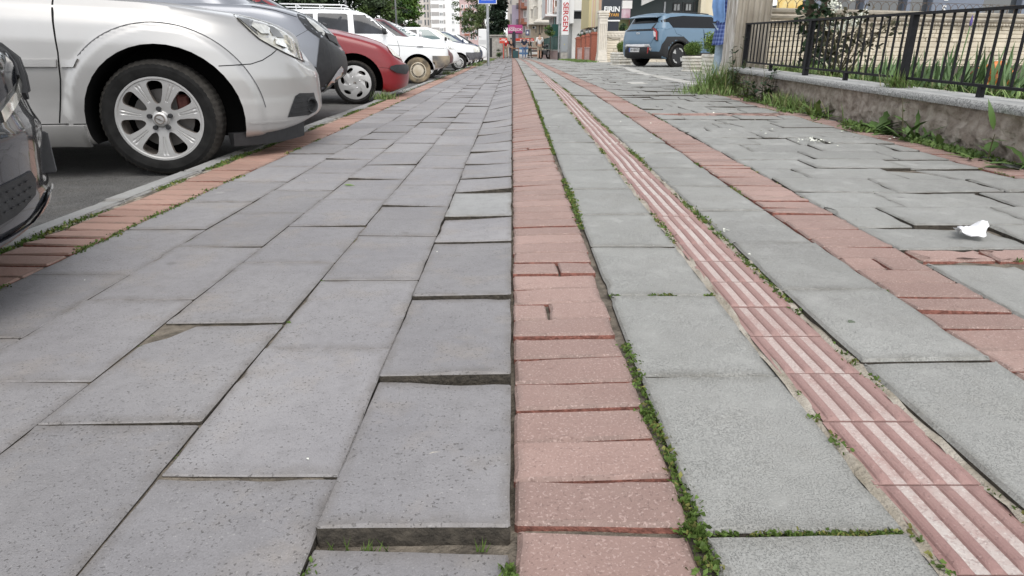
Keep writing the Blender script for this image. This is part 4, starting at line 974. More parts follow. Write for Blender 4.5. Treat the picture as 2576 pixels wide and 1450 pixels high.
ev.seam([(-2.88,1.11),(-2.80,.95),(-2.60,.90)], name='door_gap', w=.008); ev.seam([(-1.72,1.11),(-1.66,.85),(-1.66,.42)], name='door_gap', w=.008)
sp = MB(); sp.loft([[(-3.385,y,1.425 - .02*abs(y)),(-3.25,y,1.475 - .02*abs(y)),(-3.0,y,1.528 - .02*abs(y)),(-3.0,y,1.49 - .02*abs(y)),(-3.37,y,1.405 - .02*abs(y))] for y in (-.62,-.3,0,.3,.62)], True, True); sp.build('roof_spoiler', M['bluep'], ev.root, smooth=True, auto=40, fix=True)
rr = MB()
for y in (-.60, .60): rr.tube([(-3.0,y,1.515),(-2.75,y,1.548),(-1.7,y,1.55),(-1.3,y,1.52)], .014, 6)
rr.build('roof_rail', M['plastic'], ev.root, smooth=True)
for xw in (-2.68, 0):
    wv, rv = ev.wheel(xw, -1, .34, .235, .22, 'plain', rimm=M['plastic'], inset=-.005, detail=False)
    ww = MB(); yw = -.915 - .005
    for k in range(4):
        a0 = 90 * k + 12
        P = []
        for (rr_, da) in ((.222, -27), (.226, 0), (.222, 27), (.180, 22), (.185, 0), (.180, -24)): P.append((xw + rr_*cos(R(a0 + 45 + da)), .34 + rr_*sin(R(a0 + 45 + da))))
        if k % 2: P = [(xw + rr_*cos(R(a0 + 45 + da)), .34 + rr_*sin(R(a0 + 45 + da))) for rr_, da in ((.225, -20), (.225, 14), (.10, 4), (.16, -18))]
        ww.prism(P, yw + .002, yw + .014)
    ww.build('rim_inlay', M['rim'], rv)
wv2, _ = ev.wheel(-2.68, 1, .34, .235, .22, 'plain', rimm=M['plastic'], inset=.0, detail=False)
for c, x in ((sv, -2.7), (dk, -2.65), (gm, -2.55)):
    c.wheel(x, -1, c.r, c.r * .68, .18, 'plain', inset=.02, detail=False)
# ---------------------------------------------------------------- right side: garden wall, railing, garden
def capz(y): return .29 + .0156 * (y - 1.3)
WY0, WY1 = 1.2, 8.42
M['stucco'] = mat('rough_cement_render', (.45,.395,.34), .95, col2=(.235,.195,.16), scale=13, bump=1.0, bscale=24, detail=9, spec=.2, bdist=.035)  # darker blotches paint the shade of pits into the cement colour
M['coping'] = mat('grey_terrazzo_coping', (.46,.46,.445), .85, col2=(.17,.17,.165), scale=95, bump=.7, bscale=90, detail=3)
M['coping_top'] = mat('coping_top', (.50,.50,.485), .85, col2=(.36,.36,.35), scale=14, bump=.3, bscale=150, detail=6)
M['iron'] = mat('black_painted_iron', (.010,.010,.012), .6, spec=.25, var=.3, scale=30, bump=.1, bscale=200)
gw = thing('garden_wall', 'low rough cement garden wall with pale coping under the black railing', 'wall', (2.7, 5, 0))
w = MB(); rw = random.Random(3); ny, nz = 460, 24; rings = []
for i in range(ny + 1):
    y = WY0 + (WY1 - WY0) * i / ny; top = capz(y) - .050
    ring = []
    for j in range(nz + 1):
        z = -.05 + (top + .05) * j / nz
        b = mnoise.fractal((y * 3.1, z * 5, 2), 1, 2, 5) * .024 + mnoise.noise((y * 17, z * 17, 1)) * .014 + mnoise.noise((y * 34, z * 34, 5)) * .007 + .018 * sm(.2, .42, mnoise.noise((y * 9, z * 13, 8)))
        ring.append((b - .004, y - 5, z))
    ring += [(.22, y - 5, top), (.22, y - 5, -.05)]
    rings.append(ring)
w.loft(rings, True, True); w.build('wall_face', M['stucco'], gw, smooth=True, auto=45, fix=True)
c = MB(); rings = []
for i in range(281):
    y = WY0 + (WY1 + .02 - WY0) * i / 280; z = capz(y)
    e = mnoise.noise((y * 9, 0, 5)) * .004 + mnoise.noise((y * 38, 0, 5)) * .003; e2 = mnoise.noise((y * 30, 7, 5)) * .003
    if abs(((y + .35) % 1.02) - .0) < .02: e += .006
    rings.append([(-.055 + e, y - 5, z - .047), (-.062 + e2, y - 5, z - .026), (-.05 + e, y - 5, z - .004), (-.036, y - 5, z), (.25, y - 5, z), (.25, y - 5, z - .047)])
c.mi = 0; b0_ = len(c.f); c.loft(rings, True, True)
for k in range(b0_, len(c.f)):
    q = [c.v[i] for i in c.f[k]]
    if len(q) == 4 and min(p[0] for p in q) > -.04 and all(abs(p[2] - capz(p[1] + 5)) < .002 for p in q): c.m[k] = 1
c.build('coping', [M['coping'], M['coping_top']], gw, smooth=True, auto=50, fix=True)
# railing
FX = 2.80
fe = thing('iron_railing', 'black iron railing of square bars on the garden wall', 'railing', (FX, 5, 0))
def rail(off, h, wd, name):
    m = MB(); m.loft([[(-wd, y - 5, capz(y) + off - h), (wd, y - 5, capz(y) + off - h), (wd, y - 5, capz(y) + off), (-wd, y - 5, capz(y) + off)] for y in (WY0 + .1, 3, 5, 7, 8.36)], True, True); m.build(name, M['iron'], fe)
rail(.50, .018, .021, 'top_rail'); rail(.075, .016, .016, 'bottom_rail')
y = 1.35; bars = MB()
while y < 8.3:
    bars.box(-.006, .006, y - 5 - .006, y - 5 + .006, capz(y) + .058, capz(y) + .483); y += .1075
bars.build('bars', M['iron'], fe)
for y in (3.22, 4.90, 6.55, 8.32):
    m = MB(); m.box(-.022, .022, y - 5 - .022, y - 5 + .022, capz(y) - .01, capz(y) + .482); m.build('post', M['iron'], fe)
for y in (2.4, 4.06, 5.75, 7.45):
    m = MB(); m.box(-.016, .016, y - 5 - .016, y - 5 + .016, capz(y) - .01, capz(y) + .060); m.build('foot', M['iron'], fe)
# garden soil
gs = MB(); gs.add([(2.93, 1.0, .25), (12, 1.0, .25), (12, 11.5, .40), (2.93, 8.6, .385)], [(0, 1, 2, 3)]); gs.build('garden_soil', M['soil'], kind='structure')
# fluted corner pillar
M['old_cream'] = mat('weathered_cream_stone', (.50,.455,.385), .85, col2=(.33,.29,.235), scale=6, bump=.5, bscale=60, detail=7, stretch=(1, 1, .4))
M['old_white'] = mat('peeling_white_paint', (.66,.635,.59), .85, col2=(.36,.32,.27), scale=13, bump=.6, bscale=60, detail=8, stretch=(1, 1, .3))
cp_ = thing('fluted_pillar', 'weathered cream fluted corner pillar at the end of the railing', 'pillar', (2.905, 8.66, .09))
m = MB(); hw_ = .205; pr = []
def flute_side(n=6):
    o = []
    for k in range(n):
        a = -hw_ + 2*hw_*(k + .12)/n; b = -hw_ + 2*hw_*(k + .88)/n; o += [(a, 0), (a + .012, .022), (b - .012, .022), (b, 0)]
    return o
for q in range(4):
    for (t, d) in flute_side():
        x, y = t, -hw_ + d
        for _ in range(q): x, y = -y, x
        pr.append((x, y))
m.loft([[(x, y, z) for x, y in pr] for z in (.22, 2.2)], True, True); 
m.build('shaft', M['old_cream'], cp_)
pb = MB(); pb.box(-hw_-.03, hw_+.03, -hw_-.03, hw_+.03, -.1, .10, .01); pb.box(-hw_-.015, hw_+.015, -hw_-.015, hw_+.015, .10, .22, .012); pb.build('base', M['old_white'], cp_)
m = MB(); m.box(-hw_-.006, -hw_-.002, -hw_+.01, hw_-.01, .22, 2.2); 
for k in range(6):
    a = -hw_ + 2*hw_*(k + .1)/6; m.box(-hw_-.014, -hw_-.005, a + .004, a + .048, .225, 2.19)
m.build('painted_side', M['old_white'], cp_)
m = MB(); m.box(-hw_-.04, hw_+.04, -hw_-.04, hw_+.04, 2.2, 2.32, .02); m.build('capital', M['old_white'], cp_)
# cream stone wall behind the garden
M['cream_stone'] = mat('cream_cladding', (.68,.61,.48), .9, col2=(.56,.49,.38), scale=4, bump=.3, bscale=40, island=.10)
M['cream_mould'] = mat('cream_moulding', (.58,.525,.43), .85, col2=(.38,.34,.28), scale=7, bump=.4, bscale=40, detail=6)
sw = thing('stone_wall', 'cream split-stone wall with moulded top behind the iris bed', 'wall', (3.05, 8.75, .30), atan2(1.75, 5.0))
m = MB(); rs = random.Random(8); z = 0.0
while z < .62:
    h = rs.uniform(.045, .075); x = -.05
    while x < 5.6:
        L = rs.uniform(.15, .5); d = rs.uniform(0, .018)
        m.box(x + .002, min(x + L - .003, 5.6), d, .15, z + .002, min(z + h - .002, .62), .007); x += L
    z += h
m.build('stone_courses', M['cream_stone'], sw, smooth=False)
m = MB(); m.box(-.05, 5.62, .03, .16, -.2, .63); m.build('wall_core', M['cream_mould'], sw)
m = MB()
prof = [(.03,.62),(-.015,.62),(-.02,.645),(.0,.655),(-.03,.675),(-.045,.70),(-.045,.715),(-.02,.725),(-.05,.745),(-.06,.775),(-.06,.79),(.17,.79),(.17,.62)]
m.loft([[(x, a, b) for a, b in prof] for x in (-.05, 5.62)], True, True)
x = 0
while x < 5.55: m.box(x, x + .035, -.04, .0, .622, .652, .008); x += .06
m.build('moulded_coping', M['cream_mould'], sw, fix=True)
M['wire'] = mat('rusty_wire', (.10,.07,.05), .8)
wf = thing('wire_edging', 'bent wire hoop edging along the top of the stone wall', 'edging', (3.05, 8.75, 1.09), atan2(1.75, 5.0))
m = MB()
for k in range(36):
    x = .05 + k * .14; m.tube([(x + .16*cos(R(180 - a)) / 2 + .08, .06, .11 * sin(R(a))) for a in range(0, 181, 20)], .0035, 4)
m.tube([(0, .06, .118), (5.2, .06, .118)], .003, 4); m.build('hoops', M['wire'], wf)
# shop front beyond
M['greyblue'] = mat('grey_blue_frame', (.17,.195,.245), .5, var=.08, scale=2)
M['shopglass'] = mat('shop_glass', (.05,.055,.06), .04, spec=.6, coat=1, var=.4, scale=1.2)
M['palewall'] = mat('cream_render', (.60,.535,.40), .9, var=.06, scale=2, bump=.15, bscale=60)
M['whitewall'] = mat('white_render', (.74,.73,.70), .9, var=.07, scale=1.2, bump=.1, bscale=40)
sf = thing('shop_building', 'grey-blue framed shop front with white lettering above the stone wall', 'building', (3.4, 12.2, .3), R(9))
m = MB(); m.box(1.75, 9.5, .25, .9, -.3, 4.2); m.build('wall', M['whitewall'], sf)
m = MB(); m.box(1.9, 2.06, -.02, .25, -.3, 3.4, .01); m.box(2.9, 2.98, -.02, .25, -.3, 3.4); m.box(2.06, 5.3, -.01, .25, -.3, .52); m.box(3.75, 3.82, -.02, .25, -.3, 3.4); m.box(4.25, 5.3, -.03, .25, -.3, 3.4, .01); m.box(6.1, 6.5, -.03, .25, -.3, 3.4, .01); m.build('shop_frame', M['greyblue'], sf)
for xa, xb in ((2.06, 2.9), (2.98, 3.75), (3.82, 4.25), (5.3, 6.1)):
    m = MB(); m.box(xa + .004, xb - .004, .1, .2, .525, 3.3); m.build('shop_window', M['shopglass'], sf)
for ch, zz in (('S', .985), ('E', 1.20)): text_mesh('shop_letter', ch, .19, M['plate'], sf, (4.5, -.036, zz), (R(90), 0, 0), .004, .004)
m = MB(); m.box(.9, 1.7, -.6, -.1, .45, 1.0, .04); m.box(1.0, 1.6, -.62, -.58, .75, 1.05, .01); m.build('display_box', M['plastic'], sf)
bn = thing('yellow_banner', 'small yellow and orange printed board behind the white blossom', 'board', (4.55, 11.6, 1.02), R(9))
m = MB(); m.box(-.22, .22, 0, .04, 0, .55, .01); m.build('board', mat('yellow_print', (.72,.46,.10), .5, col2=(.75,.62,.30), scale=7), bn)
m = MB(); m.box(.12, .34, -.03, -.004, .02, .24, .02); m.build('orange_card', mat('orange_print', (.55,.17,.06), .5), bn)
# ---- plants
def leafmat(name, c, isl=.3, c2=None): return mat(name, c, .55, island=isl, spec=.35, col2=c2, scale=3)
M['leaf_mid'] = leafmat('leaf_mid', (.095,.165,.045)); M['leaf_dark'] = leafmat('leaf_dark', (.026,.055,.022)); M['leaf_pale'] = leafmat('leaf_pale', (.13,.20,.055)); M['grassm'] = leafmat('grass_blade', (.16,.24,.07)); M['strawm'] = leafmat('dry_grass', (.26,.25,.12)); M['irism'] = leafmat('iris_leaf', (.105,.175,.068)); M['stem'] = mat('plant_stem', (.09,.08,.04), .8); M['bark'] = mat('brown_bark', (.075,.055,.04), .95, var=.4, scale=14, bump=.8, bscale=40); M['petal'] = mat('white_petal', (.74,.75,.66), .7, island=.12)
def blade(mb, p, d, L, w, curl, n=4, lob=0, rnd=random):
    """a leaf as a bent strip; lob > 0 toothed outline"""
    p = Vector(p); d = Vector(d).normalized(); side = d.cross(Vector((0,0,1)))
    if side.length < .05: side = Vector((1,0,0))
    side.normalize(); side = (side + Vector((0,0,rnd.uniform(-.3,.3)))).normalized(); b = len(mb.v); q = p.copy(); dd = d.copy()
    for i in range(n + 1):
        t = i / n; ww = w * (sin(pi * (t ** .75 if lob == 0 else t ** 1.3)) * .9 + .12 * (1 - t))
        if lob and i % 2: ww *= (1 - lob)
        if i == n: ww = w * .02
        mb.v.append(tuple(q - side * ww * .5)); mb.v.append(tuple(q + side * ww * .5))
        dd = (dd + Vector((0,0,-curl / n))).normalized(); q = q + dd * (L / n)
    for i in range(n): mb.f.append((b+2*i, b+2*i+1, b+2*i+3, b+2*i+2)); mb.m.append(mb.mi)
def rosette(name, label, x, y, r, n, m, seed, tall=.5, w=.16, lob=.45, cat='weed', group='weeds along the foot of the garden wall'):
    rnd = random.Random(seed); z = gz(x, y) - .01
    o = thing(name, label, cat, (x, y, z), 0, group); mb = MB()
    for _ in range(n):
        a = rnd.uniform(0, 2*pi); e = rnd.uniform(.2, 1.5) * tall
        blade(mb, (rnd.gauss(0, r*.16), rnd.gauss(0, r*.16), 0), (cos(a), sin(a), e * 1.6), r * rnd.uniform(.65, 1.35), r * w * 1.5 * rnd.uniform(.7, 1.3), rnd.uniform(.3, 1.1), 8 if lob else 4, lob, rnd)
    mb.build('leaves', m, o); return o, mb, rnd
rosette('dandelion_clump', 'large dark dandelion clump of jagged leaves midway along the wall foot', 2.60, 4.72, .24, 34, M['leaf_mid'], 1)
rosette('dandelion_clump', 'broad-leaved dandelion clump leaning on the wall beside the largest one', 2.62, 4.28, .20, 24, M['leaf_mid'], 2, .8)
rosette('dandelion_clump', 'small upright dandelion clump on the near side of the broad-leaved one', 2.62, 4.02, .13, 12, M['leaf_mid'], 3, .8)
rosette('dandelion_clump', 'deep green dandelion clump at the right edge of the photo', 2.60, 3.30, .21, 26, M['leaf_mid'], 4, .55)
rosette('dandelion_clump', 'bright yellow-green dandelion clump nearer the pillar than the others', 2.60, 5.75, .20, 22, M['leaf_pale'], 5, .55)
rosette('dandelion_clump', 'low pale rosette under the tall dock leaf', 2.55, 3.60, .12, 14, M['leaf_pale'], 6, .3)
rosette('dandelion_clump', 'flat pale seedling patch on the edge slabs', 2.56, 6.2, .16, 16, M['leaf_pale'], 7, .3)
def stems(name, label, x, y, h, ns, m, seed, spread=.08, leafL=.09, leafw=.35, nl=10, droop=.5, group='weeds along the foot of the garden wall', z0=None, cat='weed', lean=(0,0)):
    rnd = random.Random(seed); z = (gz(x, y) - .01) if z0 is None else z0
    o = thing(name, label, cat, (x, y, z), 0, group); st_ = MB(); lf = MB()
    for _ in range(ns):
        bx, by = rnd.gauss(0, spread*.5), rnd.gauss(0, spread*.5); tx, ty = bx + rnd.gauss(lean[0], spread), by + rnd.gauss(lean[1], spread); hh = h * rnd.uniform(.6, 1.1)
        pts = [(bx + (tx-bx)*t, by + (ty-by)*t**1.5, hh*t) for t in (0, .35, .7, 1)]; st_.tube(pts, [.004, .0035, .003, .0015], 4)
        for k in range(nl):
            t = rnd.uniform(.12, 1); a = rnd.uniform(0, 2*pi); L = leafL * rnd.uniform(.6, 1.3) * (1.15 - .5*t)
            blade(lf, (bx + (tx-bx)*t, by + (ty-by)*t**1.5, hh*t), (cos(a), sin(a), rnd.uniform(.0, .9)), L, L*leafw, droop*rnd.uniform(.5,1.5), 4, 0, rnd)
    st_.build('stems', M['stem'], o); lf.build('leaves', m, o); return o
stems('leafy_weed', 'tall dark leafy weed against the wall near the pillar', 2.60, 6.95, .34, 9, M['leaf_dark'], 11, .07, .09, .4, 16)
stems('leafy_weed', 'thin weed with one stem reaching above the coping', 2.60, 4.38, .46, 1, M['leaf_mid'], 12, .03, .10, .3, 9, lean=(-.02, .06))
stems('dock_plant', 'single dock with one long broad leaf before the wall', 2.60, 3.58, .22, 1, M['leaf_mid'], 13, .01, .14, .42, 5)
dq = MB(); blade(dq, (2.60, 3.60, gz(2.6, 3.6) + .16), (-.2, .35, 1.4), .17, .075, .5, 7); tag(dq.build('dock_leaf', M['leaf_mid'], smooth=True), 'long oval dock leaf leaning on the cement wall', 'leaf')
stems('bushy_weed', 'yellow-green bushy weed between the pillar and the dark leafy weed', 2.58, 7.55, .22, 14, M['leaf_pale'], 14, .07, .06, .4, 12)
stems('thistle_weed', 'dark stemmed weed rising at the pillar foot', 2.66, 8.05, .62, 5, M['leaf_dark'], 15, .07, .10, .3, 13)
def grass_clump(name, label, x, y, r, h, n, seed, mats=None, z0=None, group='grass tufts by the garden wall', kind='stuff', ry=None, lean=0):
    rnd = random.Random(seed); mb = MB()
    for _ in range(n):
        px, py = x + rnd.gauss(0, r), y + rnd.gauss(0, ry or r); z = (gz(px, py) - .01) if z0 is None else z0
        a = rnd.uniform(0, 2*pi); L = h * rnd.uniform(.4, 1.15); mb.mi = 1 if rnd.random() < .18 else 0
        blade(mb, (px, py, z), (cos(a)*.35 + lean, sin(a)*.35, 1), L, .006 + .004*rnd.random(), rnd.uniform(.2, 1.4), 4, 0, rnd)
    o = mb.build(name, mats or [M['grassm'], M['strawm']])
    return tag(o, label, 'grass', group, kind)
grass_clump('grass_tuft', 'tall seeding grass tuft at the foot of the fluted pillar', 2.52, 8.30, .12, .45, 420, 31)
grass_clump('grass_tuft', 'low bright grass tuft spreading in front of the pillar', 2.38, 8.15, .16, .16, 600, 32)
grass_clump('grass_tuft', 'long soft grass tuft along the wall between the dark weed and the bright dandelion', 2.60, 6.35, .05, .18, 500, 33, ry=.28)
grass_clump('grass_tuft', 'fine grass tuft hanging over the coping around the second railing post', 2.80, 4.92, .05, .14, 220, 34, z0=capz(4.9) - .01, lean=-.3)
# foxtail heads on the tall tuft are part of the grass; grass in the bed behind the railing
gb = MB(); rb_ = random.Random(41)
for _ in range(5200):
    y = rb_.uniform(2.6, 8.2); x = 2.97 + abs(rb_.gauss(0, .35)) + (.25 if rb_.random() < .4 else 0); gb.mi = 1 if rb_.random() < .15 else 0; a = rb_.uniform(0, 2*pi)
    z = capz(y) - .05
    blade(gb, (x, y, z), (cos(a)*.5 - .25, sin(a)*.5, 1), rb_.uniform(.06, .20), rb_.uniform(.006, .012), rb_.uniform(.3, 1.5), 4, 0, rb_)
gb.build('garden_grass', [M['grassm'], M['strawm']], kind='stuff', label='long grass growing behind the coping under the railing')
lw = MB(); rb2 = random.Random(43)
for (xa, xb, ya, yb, n, h) in ((2.44, 2.66, 4.6, 8.6, 1000, .035), (2.56, 2.68, 2.9, 5.2, 500, .03), (2.2, 2.5, 7.9, 8.8, 500, .05), (2.55, 2.63, 3.3, 4.4, 400, .03)):
    for _ in range(n):
        x, y = rb2.uniform(xa, xb), rb2.uniform(ya, yb)
        if mnoise.noise((x*6, y*2.2, 4)) < .10: continue
        lw.mi = 1 if rb2.random() < .15 else 0; tuft(lw, x, y, gz(x, y) - .008, h, 3, rb2, .012, .011)
lw.build('wall_foot_weeds', [M['leaf_pale'], M['leaf_mid']], kind='stuff', label='low green weeds matted along the foot of the garden wall')
def iris(x, y, n, h, seed, label):
    rnd = random.Random(seed); o = thing('iris_clump', label, 'plant', (x, y, capz(y) - .04), 0, 'iris clumps behind the railing'); mb = MB()
    for _ in range(n):
        a = rnd.uniform(0, 2*pi); blade(mb, (abs(rnd.gauss(0, .10)) - .02, rnd.gauss(0, .17), 0), (cos(a)*.35 + .22, sin(a)*.4, 1), h*rnd.uniform(.4, 1.05), rnd.uniform(.018, .032), rnd.uniform(.0, .6), 5, 0, rnd)
    mb.build('leaves', M['irism'], o); return o, rnd
iris(2.97, 5.55, 60, .31, 51, 'low fan of sword leaves left of the tall post behind the railing')
iris(3.0, 5.12, 55, .33, 52, 'iris fan directly behind the second tall railing post')
i3, rnd = iris(3.06, 4.72, 60, .36, 53, 'iris clump with a purple bud right of the second tall post')
m = MB(); m.tube([(0, 0, 0), (.01, 0, .3), (.02, 0, .45)], .004, 5); m.build('flower_stem', M['irism'], i3, smooth=True)
m = MB(); m.lathe([(.0, .44), (.008, .455), (.009, .475), (.005, .50), (0, .52)], (.02, 0, 0), 'z', 8); m.build('bud', mat('purple_bud', (.13,.09,.30), .6), i3, smooth=True)
iris(3.20, 4.40, 55, .38, 54, 'tallest iris clump in front of the orange sheet')
og = MB(); ro_ = random.Random(61); rings = []
for i in range(14):
    t = i / 13; rings.append([(3.26 + .44*t + .05*mnoise.noise((i*.6, j*.5, 1)), 4.95 + .15*t + .16*mnoise.noise((i*.5, j*.7, 9)) - j*.015, .30 + (.22 - .10*abs(t-.4) - .08*sm(.7, 1, t) + .03*mnoise.noise((i*.9, 3, 3))) * j/8) for j in range(9)])
og.loft(rings, closed=False); ogo = og.build('orange_sheet', mat('orange_plastic_sheet', (.62,.19,.045), .5, var=.15, scale=6), smooth=True, label='crumpled orange plastic sheet among the iris leaves', cat='sheet')
sdm_ = ogo.modifiers.new('thick', 'SOLIDIFY'); sdm_.thickness = .012
def cloud(mb, rnd, c, rad, n, size, lo=.25, squash=1):
    """leaves through an ellipsoid clump, denser outward"""
    for _ in range(n):
        u = Vector((rnd.gauss(0,1), rnd.gauss(0,1), rnd.gauss(0,1))).normalized() * (rnd.random() ** .45); p = Vector(c) + Vector((u.x*rad[0], u.y*rad[1], u.z*rad[2]))
        a = Vector((rnd.gauss(0,1), rnd.gauss(0,1), rnd.gauss(0,.7))).normalized(); b = a.cross(Vector((rnd.gauss(0,1), rnd.gauss(0,1), rnd.gauss(0,1)))).normalized(); s_ = size * rnd.uniform(.6, 1.4)
        mb.add([p - a*s_*.5, p + b*s_*.3, p + a*s_*.5, p - b*s_*.3], [(0,1,2,3)])
sb = thing('snowball_bush', 'snowball bush with round white blossoms leaning from the stone wall', 'bush', (3.28, 7.7, .36)); rnd = random.Random(71)
m = MB(); m.tube([(0,0,-.05),(.02,0,.3),(-.02,.02,.6),(-.06,.02,.95),(-.2,0,1.3)], [.05,.045,.04,.035,.02], 8); m.tube([(0,0,.55),(.15,-.05,.75),(.42,-.05,.86),(.7,0,1.0)], [.03,.028,.022,.012], 7); m.tube([(-.03,.02,.85),(-.3,.0,1.05),(-.5,0,1.1)], [.025,.018,.01], 6)
m.build('trunk', M['bark'], sb, smooth=True)
m = MB()
for c_, r_, n in (((-.35,0,1.12),(.30,.25,.20),420), ((.1,0,1.2),(.4,.3,.22),520), ((.6,0,1.12),(.35,.3,.2),420), ((.02,-.05,.55),(.22,.2,.28),260), ((.1,0,.2),(.2,.15,.25),160), ((-.6,0,1.15),(.2,.2,.14),160)): cloud(m, rnd, c_, r_, n, .075)
m.build('crown', M['leaf_dark'], sb)
for k in range(52):
    c_ = rnd.choice([(-.55,-.1,.93),(-.36,-.12,.96),(-.18,-.12,.95),(.0,-.12,1.0),(.2,-.12,.95),(.45,-.15,.92),(.68,-.12,.92),(.14,-.18,.72),(.22,-.18,.58),(.16,-.15,.5),(-.05,-.15,1.2),(.4,-.15,1.15),(-.4,-.1,1.15),(.65,-.1,1.1)])
    p = Vector(c_) + Vector((rnd.gauss(0,.08), rnd.gauss(0,.05) - .16, rnd.gauss(0,.05))); r_ = rnd.uniform(.036, .052); bl = MB()
    for _ in range(46):
        u = Vector((rnd.gauss(0,1), rnd.gauss(0,1), rnd.gauss(0,1))).normalized(); q = p + u * r_; a = u.cross(Vector((rnd.gauss(0,1), rnd.gauss(0,1), 1))).normalized(); b = u.cross(a); s_ = .012
        bl.add([q - a*s_, q - b*s_ + u*.003, q + a*s_, q + b*s_ + u*.003], [(0,1,2,3)])
    bl.build('blossom', M['petal'], sb)
rbsh = thing('rose_bush', 'dark-leaved rose bush behind the railing between the first two tall posts', 'bush', (3.14, 6.6, .36)); m = MB(); st_ = MB()
for k in range(12):
    a = rnd.uniform(-.6, .9); h = rnd.uniform(.35, .68); st_.tube([(rnd.gauss(0,.05), rnd.gauss(0,.05), -.03), (a*.3, rnd.gauss(0,.05), h*.6), (a*.55, rnd.gauss(0,.08), h)], [.008,.006,.003], 5)
    cloud(m, rnd, (a*.5, 0, h*.85), (.12,.12,.10), 20, .055); cloud(m, rnd, (a*.3, 0, h*.5), (.12,.12,.14), 16, .055)
st_.build('stems', M['stem'], rbsh, smooth=True); m.build('leaves', leafmat('rose_leaf', (.035,.05,.025), .35, (.075,.05,.03)), rbsh)
# small litter and fallen things on the paving
M['paper'] = mat('white_tissue', (.80,.80,.82), .8)
tp_ = MB(); rings = []
for i in range(11):
    t = i / 10; yy = []
    for j in range(9):
        s_ = j / 8 - .5; w_ = .028 + .045 * math.exp(-((t - .55) / .22) ** 2) - .014 * math.exp(-((t - .22) / .08) ** 2)
        x = 1.475 + .125 * t; y = 2.09 + .04*t + s_ * w_ * 1.9 + .02 * t; z = .015 + gz(1.5, 2.1) + .010 * (1 - (2*s_)**2) * (1 + .5*sin(t*7)) + .018 * sm(.72, 1, t) + .010 * sm(.2, 0, t) + .009 * mnoise.noise((i*.8, j*.8, 2)) + .004 * mnoise.noise((i*1.9, j*1.7, 6))
        yy.append((x, y, z))
    rings.append(yy)
tp_.loft(rings, closed=False); tpo = tp_.build('paper_tissue', M['paper'], smooth=True, label='crumpled white paper tissue lying on the broken slabs', cat='tissue'); sdm_ = tpo.modifiers.new('thick', 'SOLIDIFY'); sdm_.thickness = .0012
dl = MB(); blade(dl, (.800, 1.40, gz(.8,1.4) + .010), (-.9, .2, .15), .05, .022, .9, 6, 0); blade(dl, (.785, 1.39, gz(.8,1.4) + .012), (-.3, -.7, .2), .028, .018, .9, 5, 0); dl.build('fallen_leaf', mat('grey_green_leaf', (.10,.12,.085), .8), label='curled grey-green leaf on the tactile path', cat='leaf')
dl = MB(); blade(dl, (-.79, 3.05, .004), (1, .1, .12), .05, .02, .4, 5, 0); dl.build('fallen_leaf', M['leaf_pale'], label='small bright green leaf on the grey slabs at left', cat='leaf')
pt = MB(); rp_ = random.Random(91)
def petal(x, y, s_, z=0):
    a = rp_.uniform(0, 2*pi); p = Vector((x, y, gz(x, y) + .006 + z)); u = Vector((cos(a), sin(a), rp_.uniform(-.2,.4))) * s_; v = Vector((-sin(a), cos(a), rp_.uniform(-.2,.4))) * s_ * .8
    pt.add([p - u, p - v + Vector((0,0,s_*.3)), p + u, p + v + Vector((0,0,s_*.3))], [(0,1,2,3)])
for (x, y, n, sp_) in ((1.93, 4.25, 34, .05), (1.9, 4.6, 8, .25), (1.55, 4.2, 4, .25), (.70, 3.0, 4, .03), (.715, 2.15, 5, .01), (.72, 1.9, 3, .01), (2.45, 4.4, 10, .1), (.45, 4.2, 2, .1), (.60, 4.1, 3, .05), (.72, 3.9, 5, .03), (1.1, 5.2, 4, .2), (.3, 5, 3, .1), (2.1, 5.3, 4, .3)):
    for _ in range(n): petal(x + rp_.gauss(0, sp_), y + rp_.gauss(0, sp_), rp_.uniform(.006, .012) if n > 20 or y > 4 else rp_.uniform(.003, .006), rp_.uniform(0, .01) if n > 20 else .003)
for _ in range(26): petal(rp_.uniform(-1.2, 1.1), rp_.uniform(.7, 5), rp_.uniform(.0012, .0028), -.004)
pt.build('fallen_petals', M['petal'], kind='stuff', label='white petals and crumbs scattered on the paving')
tw = MB(); tw.tube([(-.135, .862, .006), (-.125, .872, .007), (-.113, .874, .006), (-.107, .870, .005)], .0012, 5); tw.build('twig', mat('dry_twig', (.40,.37,.32), .9), label='tiny curved dry twig on the nearest big slab', cat='twig')
# ---------------------------------------------------------------- forecourt, street furniture, people, buildings and trees
PC, PS = cos(R(20.06)), sin(R(20.06))
def at(x, y, Y):
    """a point of the survey sketch (2576 wide) at distance Y along the walk"""
    u = (x - 1288) / 1640; v = (725 - y) / 1640; t = Y / (PC + v*PS); return Vector((u*t, Y, .6 + (-PS + v*PC)*t))
def X_(x, Y): return (x - 1288) / 1640 * (Y * PC + .12)
def Z_(y, Y): return at(1288, y, Y).z
M['interlock'] = mat('grey_interlocking_blocks', (.26,.265,.25), .9, col2=(.34,.34,.32), scale=9, bump=.8, bscale=22, detail=6)
M['pale_kerb'] = mat('pale_edge_stone', (.50,.49,.46), .9, col2=(.38,.37,.34), scale=5, bump=.4, bscale=30)
fc = MB()
edge = [(2.62, 9.2), (2.95, 9.1), (3.35, 9.6), (3.55, 10.6), (3.42, 12.0), (3.25, 13.6), (3.2, 16), (3.35, 20.5), (3.6, 23), (3.4, 28)]
edge = [(3.02, 8.95), (2.86, 9.35), (2.80, 10.1), (2.78, 11.2), (2.78, 12.6), (2.85, 14.4), (3.0, 16.8), (3.25, 19.4), (3.3, 23), (3.2, 28)]
rows = []
for k in range(len(edge)): rows.append([(edge[k][0], edge[k][1], .104), (edge[k][0] + 2, edge[k][1], .108), (24, edge[k][1], .11)])
fc.loft(rows, closed=False); fc.build('forecourt_paving', M['interlock'], kind='structure')
ek = MB(); re_ = random.Random(4)
